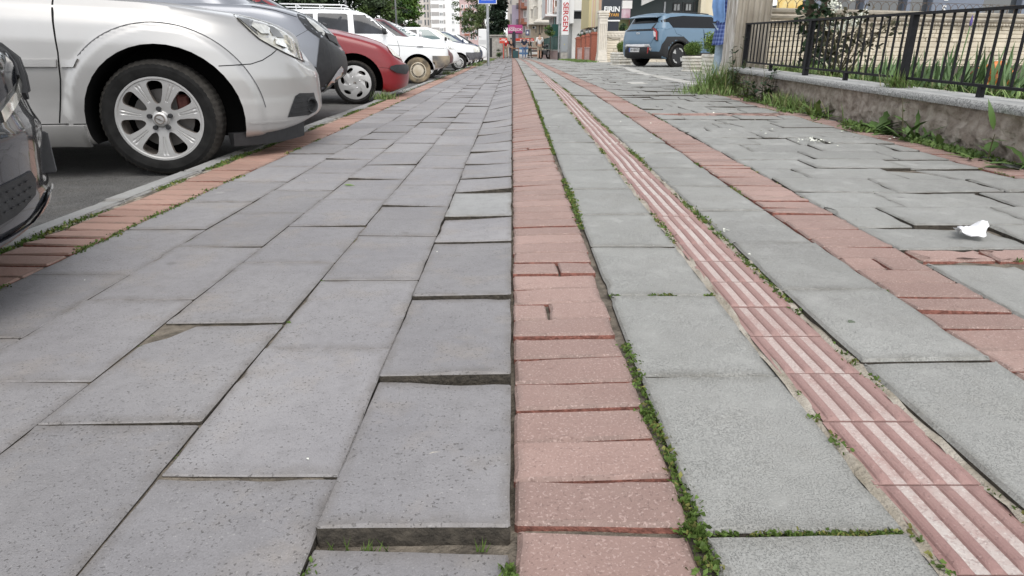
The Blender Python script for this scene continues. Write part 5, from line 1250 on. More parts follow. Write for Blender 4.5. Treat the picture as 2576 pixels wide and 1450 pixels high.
for (a, b), (c, d) in zip(edge[:-2], edge[1:-1]):
    n = max(1, int(hypot(c-a, d-b) / .55))
    for i in range(n):
        p = Vector((a + (c-a)*i/n, b + (d-b)*i/n)); q = Vector((a + (c-a)*(i+1)/n, b + (d-b)*(i+1)/n)); t = (q-p).normalized(); nn = Vector((t.y, -t.x)) * .13; q -= t*.008; z = .125 + re_.gauss(0, .008)
        ek.loft([[(p.x-nn.x, p.y-nn.y, z-.1), (p.x-nn.x, p.y-nn.y, z-.006), (p.x, p.y, z), (p.x+nn.x, p.y+nn.y, z-.008), (p.x+nn.x, p.y+nn.y, z-.1)], [(q.x-nn.x, q.y-nn.y, z-.1), (q.x-nn.x, q.y-nn.y, z-.006), (q.x, q.y, z), (q.x+nn.x, q.y+nn.y, z-.008), (q.x+nn.x, q.y+nn.y, z-.1)]], True, True)
ek.build('forecourt_kerb', M['pale_kerb'], kind='structure', fix=True)
mh = MB(); mh.box(1.80, 2.06, 10.35, 10.75, .108, .126, .006); mh.build('inspection_cover', M['pale_kerb'], kind=None, label='pale rectangular inspection cover set among the broken slabs', cat='cover')
# planters
M['planter'] = mat('white_planter', (.72,.70,.64), .8, col2=(.58,.54,.46), scale=8, bump=.2, bscale=50)
M['box_leaf'] = leafmat('box_leaf', (.085,.145,.03)); M['box_leaf2'] = leafmat('box_leaf_young', (.16,.23,.05))
def planter(x, y, w, h, bush, label, blabel, seed, sq=1.0, ry=R(25)):
    z = .105; o = thing('stone_planter', label, 'planter', (x, y, z), ry, 'white planters on the forecourt'); m = MB(); k = w/2
    m.box(-k*.94, k*.94, -k*.94, k*.94, 0, h*.12, .015); m.box(-k*.78, k*.78, -k*.78, k*.78, h*.12, h*.24, .01)
    for i in range(4): m.box(-k*(.93+.02*i), k*(.93+.02*i), -k*(.93+.02*i), k*(.93+.02*i), h*(.24+.19*i) + .002, h*(.24+.19*(i+1)) - .002, .022)
    m.build('body', M['planter'], o)
    s = MB(); s.box(-k*.8, k*.8, -k*.8, k*.8, h, h + .012); s.build('soil', M['soil'], o)
    rnd = random.Random(seed); b = thing('box_bush', blabel, 'bush', (x, y, z + h), 0, 'clipped bushes in the white planters'); mb = MB(); hb = bush
    for i in range(9):
        a = rnd.uniform(0, 2*pi); rr = rnd.uniform(0, .28)*hb; mb.mi = i % 2
        cloud(mb, rnd, (rr*cos(a), rr*sin(a), hb*.42 + rnd.uniform(-.1,.15)*hb), (hb*.50*sq, hb*.50*sq, hb*.42), 520, hb*.085)
    st = MB(); st.tube([(0,0,-.02),(.01,0,hb*.6)], [.018,.008], 6); st.build('stem', M['bark'], b); mb.build('foliage', [M['box_leaf'], M['box_leaf2']], b)
planter(4.35, 16.6, .40, .36, .36, 'white stepped planter beside the rear wheel of the blue crossover', 'round clipped bush beside the rear wheel of the blue crossover', 5)
planter(4.20, 14.3, .42, .42, .46, 'white stepped planter partly behind the blue-clad person', 'round clipped bush partly behind the blue-clad person', 6)
planter(3.74, 23.6, .60, .42, .38, 'white stepped planter behind the tail of the blue crossover', 'small round bush against the pale stone wall left of the crossover', 7)
# --- people
def skin_mesh(name, chains, m, parent, sub=2):
    """chains of (point, radius) grown into one continuous skinned surface; chains start on an existing point index"""
    me = bpy.data.meshes.new(name); vs, es, rs, ids = [], [], [], {}
    for ch in chains:
        prev = None
        for p, r in ch:
            k = tuple(round(c, 4) for c in p)
            if k not in ids: ids[k] = len(vs); vs.append(p); rs.append(r)
            i = ids[k]
            if prev is not None and prev != i: es.append((prev, i))
            prev = i
    me.from_pydata(vs, es, []); o = bpy.data.objects.new('tmp_skin', me); COL.objects.link(o)
    o.modifiers.new('s', 'SKIN'); 
    for i, sv_ in enumerate(me.skin_vertices[0].data):
        r = rs[i]; sv_.radius = (r, r) if not hasattr(r, '__len__') else r; sv_.use_root = (i == 0)
    sb_ = o.modifiers.new('u', 'SUBSURF'); sb_.levels = sub; sb_.render_levels = sub
    dg = bpy.context.evaluated_depsgraph_get(); m2 = bpy.data.meshes.new_from_object(o.evaluated_get(dg)); bpy.data.objects.remove(o)
    m2.name = name; m2.materials.clear(); m2.materials.append(m); m2.polygons.foreach_set('use_smooth', [True]*len(m2.polygons))
    r = bpy.data.objects.new(name, m2); COL.objects.link(r); r.parent = parent; return r
M['skin'] = mat('skin', (.46,.29,.21), .6); M['hairm'] = mat('dark_hair', (.025,.02,.017), .6); M['hairg'] = mat('grey_hair', (.25,.24,.23), .7); M['shoe'] = mat('shoe', (.03,.03,.035), .6); M['shoe_b'] = mat('blue_shoe', (.10,.16,.25), .6)
def person(label, loc, rz, top, bottom, h=1.72, sleeve=.45, hair=None, shorts=False, shoe=None, stride=.12, bag=None, armbend=(.25, .25), wide=1.0, dress=None, bald=False, armfwd=(0, 0), lean=0.0):
    o = thing('person', label, 'person', loc, rz, 'people on the pavement'); k = h / 1.75; S = lambda x, y, z: (x*k, y*k, z*k)
    hip = S(0,0,.95); waist = S(0, .0 + lean*.4, 1.12); chest = S(0, lean*.9, 1.33); neck = S(0, lean*1.2, 1.50); nk2 = S(0, .01 + lean*1.4, 1.56)
    body = [[(hip, (.145*k*wide, .105*k)), (waist, (.13*k*wide, .10*k)), (chest, (.155*k*wide, .105*k)), (neck, (.06*k, .06*k)), (nk2, (.052*k, .052*k)), (S(0, .02 + lean*1.5, 1.64), (.072*k, .088*k)), (S(0, .02 + lean*1.5, 1.72), (.060*k, .075*k))]]
    legs, arms = [], []
    for sg in (-1, 1):
        st = stride * sg
        pts = [(hip, .12*k), (S(sg*.10, .0, .86), .092*k), (S(sg*.10, st*.55, .50), .062*k), (S(sg*.105, st*.9 - .02, .28), .052*k), (S(sg*.11, st - .03, .085), .036*k), (S(sg*.115, st + .09, .035), .034*k), (S(sg*.12, st + .17, .028), .022*k)]
        body.append(pts); legs.append(pts)
        f = armfwd[0 if sg < 0 else 1]; b = armbend[0 if sg < 0 else 1]
        sh = S(sg*.175*wide, lean*1.0, 1.42); el = S(sg*.235*wide, -.02 + f*.5 + lean, 1.13); wr = S(sg*.235*wide - sg*f*.25, .08 + f + lean, .90 + b*.5); ha = S(sg*.232*wide - sg*f*.35, .11 + f*1.15 + lean, .82 + b*.55)
        body.append([(chest, (.155*k*wide, .105*k)), (sh, .062*k), (el, .042*k), (wr, .029*k), (ha, (.036*k, .018*k))]); arms.append([(chest, .1), (sh, .062*k), (el, .042*k), (wr, .029*k)])
        hv = Vector(ha); dv = (hv - Vector(wr)).normalized(); sv2 = dv.cross(Vector((1, 0, 0))).normalized()
        for q, L in enumerate((.062, .072, .068, .054)):
            b0 = hv + sv2 * (.021 - .014*q) * k; body.append([(ha, (.036*k, .018*k)), (tuple(b0 + dv*.02*k), .0085*k), (tuple(b0 + dv*(.02 + L*.6)*k + Vector((-sg*.006, 0, 0))), .0075*k), (tuple(b0 + dv*(.016 + L)*k + Vector((-sg*.018, 0, 0))), .0065*k)])
        b0 = hv + sv2*.026*k; body.append([(ha, (.036*k, .018*k)), (tuple(b0 + sv2*.012*k), .009*k), (tuple(b0 + sv2*.022*k + dv*.035*k), .008*k)])
    bo = skin_mesh('body', body, M['skin'], o, 1)
    # face
    fm = MB(); hy = .02 + lean*1.5
    nose = [S(0, hy + .088, 1.665), S(-.012, hy + .086, 1.64), S(.012, hy + .086, 1.64), S(0, hy + .11, 1.643)]
    fm.add(nose, [(0,1,3),(0,3,2),(1,2,3)]); fm.build('nose', M['skin'], bo)
    for sg in (-1, 1):
        e = MB(); e.lathe([(.0, .0), (.011*k, .003), (.0, .006)], S(sg*.03, hy + .078, 1.675), 'y', 8); e.build('eye', M['hairm'], bo)
        e = MB(); e.lathe([(0, -.008), (.02*k, -.004), (.024*k, .004), (0, .008)], S(sg*.075, hy, 1.66), 'x', 8); e.build('ear', M['skin'], bo)
    e = MB(); e.box(-.022*k, .022*k, (hy + .078)*k, (hy + .084)*k, 1.605*k, 1.613*k); e.build('mouth', mat('lips', (.35,.15,.12), .5), bo)
    if hair:
        hm = MB(); R1 = []
        for i in range(7):
            a = R(-8 + 98*i/6); R1.append([S(.083*cos(a)*cos(2*pi*j/16), hy - .008 + (.098*cos(a))*sin(2*pi*j/16) * (1 if sin(2*pi*j/16) < .3 else .85), 1.675 + .098*sin(a) + (.03 if sin(2*pi*j/16) > .5 and i == 0 else 0)) for j in range(16)])
        hm.loft(R1, False, True); hm.build('hair', hair, o, smooth=True, fix=True)
    # clothes a little outside the body
    g = .012*k
    tc_ = [[(S(0,0,.90), (.158*k*wide, .12*k)), (waist, (.145*k*wide, .112*k)), (chest, (.168*k*wide, .118*k)), (S(0, lean*1.1, 1.47), (.085*k, .075*k))]]
    for a in arms:
        e0, e1 = Vector(a[1][0]), Vector(a[2][0]); c2 = e0 + (e1 - e0) * min(1, sleeve / .45); ch = [(chest, (.168*k*wide, .118*k)), (a[1][0], .075*k), (tuple(c2), .056*k)]
        if sleeve > .5: ch.append((tuple(e1 + (Vector(a[3][0]) - e1)*.9), .042*k))
        tc_.append(ch)
    skin_mesh('shirt', tc_, top, o, 1)
    bc_ = []
    for l in legs:
        ch = [(S(0,0,.97), (.158*k*wide, .12*k)), (l[1][0], .108*k), (l[2][0], .078*k)]
        if not shorts: ch += [(l[3][0], .066*k), (tuple(Vector(l[4][0]) + Vector((0,0,.01))), .052*k)]
        else: ch[-1] = (tuple(Vector(l[1][0])*.1 + Vector(l[2][0])*.9), .085*k)
        bc_.append(ch)
    skin_mesh('shorts' if shorts else 'trousers', bc_, bottom, o, 1)
    for l in legs:
        p = Vector(l[4][0]); m = MB(); m.box(p.x - .048*k, p.x + .048*k, p.y - .07*k, p.y + .21*k, .0, .085*k, .035*k); m.build('shoe', shoe or M['shoe'], o, smooth=True, auto=50)
    if dress:
        m = MB(); rr_ = random.Random(5); R2 = []
        for (z, w, d) in ((.60,.245,.185), (.75,.235,.175), (.9,.215,.16), (1.05,.20,.145), (1.2,.205,.15), (1.33,.215,.15), (1.42,.195,.13), (1.48,.10,.085)):
            R2.append([S(w*cos(2*pi*j/28)*(1 + (.05*mnoise.noise((j*.9, z*2, 1)) if z < 1.2 else 0)), lean*(z - .9)*2.2*.8 + d*sin(2*pi*j/28)*(1 + (.06*mnoise.noise((j*.9, z*2, 4)) if z < 1.2 else 0)), z + (.012*sin(j*1.7) if z < .65 else 0)) for j in range(28)])
        m.loft(R2); m.build('tunic', dress, o, smooth=True, fix=True)
    return o, k
cloth = lambda n, c, v=.12: mat(n, c, .85, var=v, scale=14, bump=.2, bscale=40)
def plaid():
    m = mat('blue_plaid_cloth', (.035,.065,.21), .9); n = m.node_tree.nodes; L = m.node_tree.links; tc = n.new('ShaderNodeTexCoord'); sp = n.new('ShaderNodeSeparateXYZ'); L.new(tc.outputs['Object'], sp.inputs[0]); acc = None
    for ax, sc in (('X', 105), ('Z', 105), ('Y', 105)):
        a = n.new('ShaderNodeMath'); a.operation = 'MULTIPLY'; a.inputs[1].default_value = sc; L.new(sp.outputs[ax], a.inputs[0]); b = n.new('ShaderNodeMath'); b.operation = 'SINE'; L.new(a.outputs[0], b.inputs[0]); c = n.new('ShaderNodeMath'); c.operation = 'GREATER_THAN'; c.inputs[1].default_value = .45; L.new(b.outputs[0], c.inputs[0])
        if acc is None: acc = c.outputs[0]
        elif ax == 'Z':
            d = n.new('ShaderNodeMath'); d.operation = 'ADD'; L.new(acc, d.inputs[0]); L.new(c.outputs[0], d.inputs[1]); acc = d.outputs[0]
    e = n.new('ShaderNodeMath'); e.operation = 'MULTIPLY'; e.inputs[1].default_value = .5; L.new(acc, e.inputs[0]); mx = n.new('ShaderNodeMix'); mx.data_type = 'RGBA'; mx.inputs[6].default_value = (.03,.055,.19,1); mx.inputs[7].default_value = (.16,.22,.44,1); L.new(e.outputs[0], mx.inputs[0]); L.new(mx.outputs[2], n['Principled BSDF'].inputs['Base Color']); return m
M['plaid'] = plaid(); M['jeans'] = cloth('light_jeans', (.33,.42,.50)); M['scarf'] = cloth('pale_blue_scarf', (.15,.27,.50), .08)
po_, k_ = person('person in a blue checked tunic and pale blue scarf half hidden by the fluted pillar', (3.44, 11.2, .108), R(-60), M['plaid'], M['jeans'], 1.66, .9, None, stride=.05, dress=M['plaid'], lean=.03, wide=1.05)
m = MB(); R3 = []
for (t, x0, w) in ((0, -.02, .10), (.12, -.06, .11), (.3, -.08, .12), (.55, -.06, .125), (.8, -.04, .12), (1, -.03, .11)):
    z = (1.47 - .50*t) * .95; yb = -.118 - .055*sm(0, .3, t) + .01*sin(t*9)
    R3.append([(x0 + w*(j/8 - .5)*2, yb - .012*cos(j*1.6), z + .02*sin(j*.7) - (.02 if t == 1 and j % 2 else 0)) for j in range(9)] + [(x0 + w*(j/8 - .5)*2, yb + .014 - .012*cos(j*1.6), z + .02*sin(j*.7)) for j in range(8, -1, -1)])
m.loft(R3, True, True); m.build('scarf_end', M['scarf'], po_, smooth=True, auto=60, fix=True)
m = MB(); R3 = []
for i in range(8):
    a = R(-30 + 120*i/7); R3.append([(.098*max(.05, cos(a))*cos(2*pi*j/18), .03 + .118*max(.05, cos(a))*sin(2*pi*j/18), 1.565 + .118*sin(a)) for j in range(18)])
R3 = [[(.10*cos(2*pi*j/18)*1.25, .01 + .10*sin(2*pi*j/18)*1.2, 1.42) for j in range(18)]] + R3
m.loft(R3, False, True); m.build('headscarf', M['scarf'], po_, smooth=True, fix=True)
person('person in a white T-shirt and beige shorts walking beside the motorbike', (X_(1357, 47.5), 47.5, gz(2, 47.5)), R(5), cloth('white_tee', (.70,.69,.68), .05), cloth('beige_shorts', (.38,.32,.25)), 1.68, .40, M['hairm'], True, wide=1.12)
person('person in a navy polo shirt and jeans walking toward the camera', (X_(1318.5, 58), 58, gz(2, 58)), R(180), cloth('navy_polo', (.025,.03,.055)), cloth('blue_jeans', (.12,.20,.36)), 1.76, .40, M['hairg'], armfwd=(.1, .1), armbend=(.4, .4), shoe=M['shoe_b'])
person('person in a bright red shirt and pale trousers', (X_(1272.5, 60), 60, gz(0, 60)), R(165), cloth('red_shirt', (.50,.02,.03)), cloth('khaki_trousers', (.45,.36,.26)), 1.68, .42, M['hairg'])
person('person dressed all in black walking away', (X_(1285.5, 61), 61, gz(0, 61)), R(10), cloth('black_top', (.015,.016,.02)), cloth('dark_trousers', (.03,.035,.07)), 1.66, .9, M['hairm'])
person('dark-clothed person standing at the fruit stand', (X_(1333, 61), 61, gz(2, 61)), R(-60), cloth('dark_coat', (.03,.035,.03)), cloth('olive_trousers', (.07,.075,.06)), 1.62, .9, M['hairm'])
# --- small structures
def simple(name, label, cat, loc, rz=0, group=None): return thing(name, label, cat, loc, rz, group)
M['galv'] = mat('galvanised_steel', (.36,.37,.38), .45, metal=.6, var=.15, scale=9); M['concrete'] = mat('raw_concrete', (.38,.36,.33), .9, var=.2, scale=6); M['signblue'] = mat('sign_blue', (.012,.085,.50), .35); M['signwhite'] = mat('sign_white', (.78,.78,.77), .4); M['darkpanel'] = mat('charcoal_panel', (.022,.026,.036), .45); M['signred'] = mat('sign_red', (.50,.025,.035), .5); M['gold'] = mat('gold_letters', (.60,.30,.05), .4); M['magenta'] = mat('magenta_board', (.42,.045,.19), .5); M['orange_red'] = mat('orange_red_board', (.60,.065,.035), .5); M['steelblue'] = mat('steel_blue', (.05,.07,.17), .5)
# blue road sign on its pole at the kerb side of the walk
SY = 27.5; px_ = X_(1228, SY)
o = simple('road_sign', 'blue square road sign with white panel on a galvanised pole by the kerb', 'sign', (px_, SY, gz(px_, SY) - .02))
m = MB(); m.lathe([(.052, 0), (.052, 3.9)], (0,0,0), 'z', 14, True); m.build('pole', M['galv'], o, smooth=True, auto=40)
zs_ = Z_(11, SY) - (gz(px_, SY) - .02) - 2.46
m = MB(); m.box(-.36, .36, -.075, -.055, 2.46, 3.22, .008); so = m.build('sign_border', M['signwhite'], o)
m = MB(); m.box(-.335, .335, -.082, -.076, 2.485, 3.195, .005); m.build('sign_field', M['signblue'], so)
m = MB(); m.box(-.235, .235, -.088, -.083, 2.60, 3.11, .004); m.build('sign_panel', M['signwhite'], so)
m = MB(); m.box(-.12, .12, -.093, -.089, 2.68, 2.80); m.box(-.15, .15, -.093, -.089, 2.80, 2.94); m.box(-.10, -.06, -.093, -.089, 2.645, 2.68); m.box(.06, .10, -.093, -.089, 2.645, 2.68); m.build('vehicle_symbol', M['ink'], so)
m = MB(); m.box(-.10, .10, -.056, -.045, 2.6, 2.63); m.box(-.10, .10, -.056, -.045, 3.0, 3.03); m.build('bracket', M['galv'], o)
for q_ in [so] + [c_ for c_ in COL.objects if c_.parent in (so, o) and c_.name.startswith(('sign_field', 'sign_panel', 'vehicle_symbol', 'bracket'))]:
    if q_.parent is o: q_.location.z = zs_
# white cabinet
CY = 42; o = simple('utility_cabinet', 'tall white utility cabinet behind the road sign pole', 'cabinet', (X_(1215, CY), CY, 0)); m = MB(); wd = (X_(1226, CY) - X_(1204, CY)) / 2
m.box(-wd, wd, 0, .5, 0, 1.78, .03); m.build('body', M['signwhite'], o)
m = MB()
for k in range(5): m.box(-wd*.8, wd*.8, -.012, .0, .95 + .05*k, .965 + .05*k)
m.build('louvres', mat('pale_grey', (.5,.5,.5), .6), o); m = MB(); m.box(-wd*.75, -wd*.6, -.01, 0, 1.32, 1.38); m.box(-wd*.55, -wd*.3, -.01, 0, 1.325, 1.345); m.build('small_logo', M['galv'], o)
# SERGEN cabinet and sign
GY = 40; x0 = X_(1419, GY); zg = gz(3, GY)
o = simple('street_cabinet', 'grey metal street cabinet under the red-lettered sign', 'cabinet', (x0, GY, zg), R(6)); m = MB(); m.box(-.21, .21, 0, .3, 0, .42, .01); m.build('plinth', M['concrete'], o); m = MB(); m.box(-.20, .20, -.01, .29, .42, 1.34, .01); m.build('body', M['galv'], o); m = MB(); m.box(-.18, .18, -.02, -.011, .46, 1.30); m.build('door', mat('cabinet_door', (.30,.32,.335), .5), o); m = MB(); m.prism([(-.03,.83),(0,.89),(.03,.83)], -.026, -.021); m.build('warning_triangle', mat('warning_yellow', (.6,.5,.05), .5), o)
o = simple('vertical_sign', 'white vertical sign with red letters standing on the street cabinet', 'sign', (x0 + .02, GY, zg + 1.345), R(6)); m = MB(); m.box(-.235, .235, .02, .22, 0, 1.93, .01); bx_ = m.build('box', M['galv'], o); m = MB(); m.box(-.215, .215, .008, .019, .02, 1.91); m.build('face', M['signwhite'], bx_)
text_mesh('lettering', 'SERGEN', .42, M['signred'], o, (0, .0, .965), (R(90), R(90), 0), .004, .006, sx=1.02)
o = simple('steel_pole', 'thin steel pole against the left side of the red-lettered sign', 'pole', (x0 - .32, GY, zg)); m = MB(); m.lathe([(.05, 0), (.05, 7)], (0,0,0), 'z', 10, True); m.build('shaft', M['galv'], o); m = MB(); m.lathe([(.06, 0), (.06, .42)], (0,0,0), 'z', 10, True); m.build('sleeve', M['ink'], o)
# brick gate piers
M['pierbrick'] = mat('red_pier_brick', (.27,.085,.055), .9, col2=(.36,.13,.085), scale=12, bump=.4, bscale=18, stretch=(1, 1, 5)); M['pink_stone'] = mat('pinkish_stone', (.38,.27,.25), .9, var=.12, scale=8)
def pier(xp, Y, w, h, label, low=None):
    o = simple('brick_pier', label, 'pier', (X_(xp, Y), Y, gz(3, Y) - .02), R(8), 'red brick piers'); m = MB(); z = 0
    while z < h: m.box(-w/2, w/2, -w/2, w/2, z, min(h, z + .066), .006); z += .075
    m.box(-w/2 + .012, w/2 - .012, -w/2 + .012, w/2 - .012, 0, h); m.build('brickwork', M['pierbrick'], o)
    m = MB(); m.box(-w/2 - .03, w/2 + .03, -w/2 - .03, w/2 + .03, h, h + .06, .01); m.box(-w/2 + .02, w/2 - .02, -w/2 + .02, w/2 - .02, h + .06, h + .12, .015); m.build('cap', M['pierbrick'], o)
pier(1492.5, 33.6, .34, 1.22, 'widest red brick pier next to the cream fluted column'); pier(1477, 35.6, .24, 1.20, 'red brick pier second from the cream fluted column'); pier(1466, 37.2, .22, 1.18, 'red brick pier third from the cream fluted column'); pier(1453, 38.4, .24, 1.12, 'red brick pier farthest from the cream fluted column')
for (xp, Y, lab) in ((1476, 32.6, 'low pinkish stone post in front of the second brick pier'), (1457.5, 35.0, 'low pinkish stone post in front of the farther brick piers')):
    o = simple('stone_post', lab, 'post', (X_(xp, Y), Y, gz(3, Y) - .02), R(8), 'low stone posts'); m = MB(); m.box(-.10, .10, -.10, .10, 0, .60, .008); m.build('shaft', M['pink_stone'], o); m = MB(); m.box(-.12, .12, -.12, .12, .60, .645, .01); m.build('cap', M['pink_stone'], o)
def lamp(xp, Y, zt, label):
    o = simple('globe_lamp', label, 'lamp', (X_(xp, Y), Y, 1.2), 0, 'garden lamps behind the brick piers'); h = zt - 1.2; m = MB(); m.tube([(0,0,-1.1),(0,0,h)], .022, 6); m.lathe([(.05, h),(.06, h+.02),(.04, h+.03)], (0,0,0), 'z', 10); m.build('stem', M['ink'], o, smooth=True); m = MB(); m.lathe([(.035, h+.03),(.075, h+.06),(.085, h+.16),(.07, h+.19)], (0,0,0), 'z', 10); m.build('globe', mat('lamp_glass', (.62,.63,.62), .2), o, smooth=True); m = MB(); m.lathe([(.10, h+.19),(.06, h+.25),(.01, h+.29)], (0,0,0), 'z', 10, True); m.build('hood', M['ink'], o)
for xp, zt, lb in ((1462, 1.42, 'garden lamp leftmost of the group behind the brick piers'), (1474, 1.48, 'garden lamp above the second brick pier'), (1481.5, 1.50, 'garden lamp between the second and widest brick pier'), (1494.5, 1.56, 'garden lamp above the widest brick pier'), (1453, 1.20, 'lowest garden lamp at the farthest brick pier')): lamp(xp, 41, zt, lb)
# cream column and split-stone wall of the forecourt
CY = 29.5; o = simple('cream_column', 'cream fluted column with ornate capital beside the charcoal bakery sign', 'column', (X_(1512.5, CY), CY, .10), R(4)); hw2 = .175
m = MB()
for z, e in ((0,.05),(.09,.04),(.17,.03),(.25,.02),(.33,.01)): m.box(-hw2-e, hw2+e, -hw2-e, hw2+e, z, z + .078, .008)
m.build('base', M['cream_mould'] if False else mat('clean_cream', (.66,.61,.53), .85, var=.07, scale=6), o); CC = bpy.data.materials['clean_cream']
m = MB(); m.box(-hw2, hw2, -hw2 + .03, hw2, .41, 1.76)
for k in range(5): a = -hw2 + 2*hw2*k/4.6; m.box(a, a + .042, -hw2, -hw2 + .029, .52, 1.52, .006)
m.box(-hw2, hw2, -hw2, -hw2 + .0285, .412, .518); m.box(-hw2, hw2, -hw2, -hw2 + .0285, 1.522, 1.62); m.box(-hw2, hw2, -hw2, -hw2 + .0285, 1.645, 1.758); m.build('shaft', CC, o)
m = MB(); m.box(-hw2-.03, hw2+.03, -hw2-.03, hw2+.03, 1.76, 1.82, .01); m.box(-hw2-.055, hw2+.055, -hw2-.055, hw2+.055, 1.93, 2.03, .015)
for k in range(7): m.lathe([(0,-.035),(.03,-.02),(.036,0),(.03,.02),(0,.035)], (-hw2 - .02 + k*.065, -hw2 - .03, 1.875), 'z', 8)
m.box(-hw2-.02, hw2+.02, -hw2-.02, hw2+.02, 1.82, 1.93); m.build('capital', CC, o)
o = simple('forecourt_wall', 'pale split-stone wall with moulded top between the column and the crossover', 'wall', (X_(1524, 29.8), 29.8, .10), R(-6)); m = MB(); z = 0; rs = random.Random(12)
while z < 1.0:
    h = rs.uniform(.07, .12); x = 0
    while x < 5:
        L = rs.uniform(.25, .6); d = rs.uniform(0, .04); m.box(x + .002, min(5, x + L - .006), -d, .2, z + .003, min(1.0, z + h - .004), .015); x += L
    z += h
m.build('stone_courses', mat('pale_split_stone', (.66,.59,.48), .9, island=.12, bump=.4, bscale=20), o)
m = MB(); m.box(0, 5, -.03, .2, 1.0, 1.05); m.box(0, 5, -.06, .2, 1.17, 1.25, .01); m.box(0, 5, -.04, .2, 1.05, 1.17)
for k in range(34): m.box(.02 + k*.15, .09 + k*.15, -.075, -.041, 1.075, 1.15, .012)
m.build('moulding', CC, o)
m = MB(); m.tube([(0,-.06,1.0),(.25,-.07,.93),(.55,-.07,.94),(.85,-.07,1.02),(1.2,-.07,.98)], .011, 5); m.tube([(0,-.06,.98),(-.02,-.09,.5),(-.03,-.10,.2),(-.12,-.12,.08),(-.35,-.15,.0),(-.6,-.18,-.01)], .011, 5); m.build('black_cable', M['ink'], None, label='black cable sagging along the pale stone wall to the ground', cat='cable').location = o.location
# bakery sign
BY = 31.2; o = simple('bakery_sign', 'charcoal bakery sign with white and orange lettering above the pale stone wall', 'sign', (X_(1533.5, BY), BY, 1.15), R(4)); m = MB(); m.box(-.43, .43, 0, .22, .70, 1.62, .008); m.build('sign_box', M['darkpanel'], o); m = MB(); m.box(-.32, .34, .02, .2, -.1, .64, .004); m.build('lower_box', M['darkpanel'], o); m = MB(); m.box(-.34, .38, -.01, .21, .64, .70); m.build('white_strip', M['signwhite'], o)
text_mesh('main_lettering', 'FIRIN', .29, M['signwhite'], o, (.0, -.006, 1.13), (R(90), 0, 0), .004, .008, sx=1.05); text_mesh('second_lettering', 'D\u0130YARI', .17, M['gold'], o, (.03, -.006, .90), (R(90), 0, 0), .004, .004, sx=1.05)
em = MB(); em.tube([(-.38, -.01, .86), (-.33, -.01, .93), (-.28, -.01, .86)], .012, 5); em.build('roof_emblem', M['signwhite'], o)
# motorbike
o = simple('motorbike', 'dark motorbike parked beside the green fence', 'motorbike', (X_(1369.5, 49), 49, gz(2.3, 49)), R(62))
for x in (-.62, .62):
    m = MB()
    for k in range(28): pass
    prof = [(.23,-.05),(.30,-.055),(.33,0),(.30,.055),(.23,.05)]; m.lathe(prof + [prof[0]], (x, 0, .33), 'y', 24); w_ = m.build('wheel', M['tyre'], o, smooth=True); m = MB(); m.lathe([(0,-.03),(.05,-.03),(.05,.03),(0,.03)], (x,0,.33), 'y', 12)
    for k in range(6): a = k*pi/3; m.tube([(x,0,.33),(x+.24*cos(a),0,.33+.24*sin(a))], .012, 4)
    m.build('spokes', M['galv'], w_)
m = MB(); m.loft([[(x, y*w, z + t*h) for (y, t) in ((-1,0),(-.8,.8),(0,1),(.8,.8),(1,0),(0,-.5))] for x, w, z, h in ((-.75,.05,.78,.05),(-.5,.13,.80,.09),(-.05,.14,.78,.08),(.1,.13,.83,.12),(.35,.12,.88,.12),(.5,.05,.86,.06))], True, True); m.build('seat_and_tank', M['ink'], o, smooth=True, auto=50, fix=True)
m = MB(); m.box(-.2, .25, -.13, .13, .3, .6, .05); m.tube([(.25,0,.45),(.5,0,.9)], .03, 6); m.tube([(-.2,0,.45),(-.62,.1,.33)], .025, 6); m.build('engine', M['plastic_grey'], o)
m = MB(); m.tube([(.62,-.08,.33),(.46,-.08,1.0)], .025, 6); m.tube([(.62,.08,.33),(.46,.08,1.0)], .025, 6); m.build('fork', M['galv'], o); m = MB(); m.tube([(.38,-.36,1.08),(.46,-.1,1.02),(.46,.1,1.02),(.38,.36,1.08)], .016, 6); m.build('handlebar', M['ink'], o, smooth=True)
m = MB(); m.lathe([(0,-.02),(.09,0),(.085,.06),(.03,.1)], (0,0,0), 'x', 14); hl_ = m.build('headlamp', M['lens_bright'], o, smooth=True); hl_.rotation_euler = (0,0,pi); hl_.location = (.56, 0, .93)
m = MB(); m.box(-.95,-.6,-.2,.2,.85,1.15,.04); m.build('top_box', M['plastic'], o)
# far hoardings and signs
o = simple('billboard', 'magenta billboard with white lettering on a dark post', 'billboard', (X_(1296, 62), 62, gz(1, 62)), R(3)); m = MB(); m.tube([(-.12,0,-.1),(-.12,0,2.2)], .17, 8); m.build('post', M['darkpanel'], o); m = MB(); zb_, zt_ = Z_(86.5, 62) , Z_(63, 62); g0 = gz(1, 62); m.box(-.64, .64, -.1, .1, zb_ - g0, zt_ - g0, .01); m.build('board', M['magenta'], o); m = MB(); m.box(-.58, .58, -.104, -.101, zb_ - g0 + .03, zb_ - g0 + .10); m.build('footer_strip', M['darkpanel'], o)
text_mesh('lettering', 'EGE\u015eOK', .30, M['signwhite'], o, (0, -.105, (zb_+zt_)/2 - g0 - .02), (R(90),0,0), .003, .004, sx=1.02); m = MB(); m.box(-.52, -.05, -.104, -.101, zt_ - g0 - .22, zt_ - g0 - .185); m.build('small_line', M['signwhite'], o)
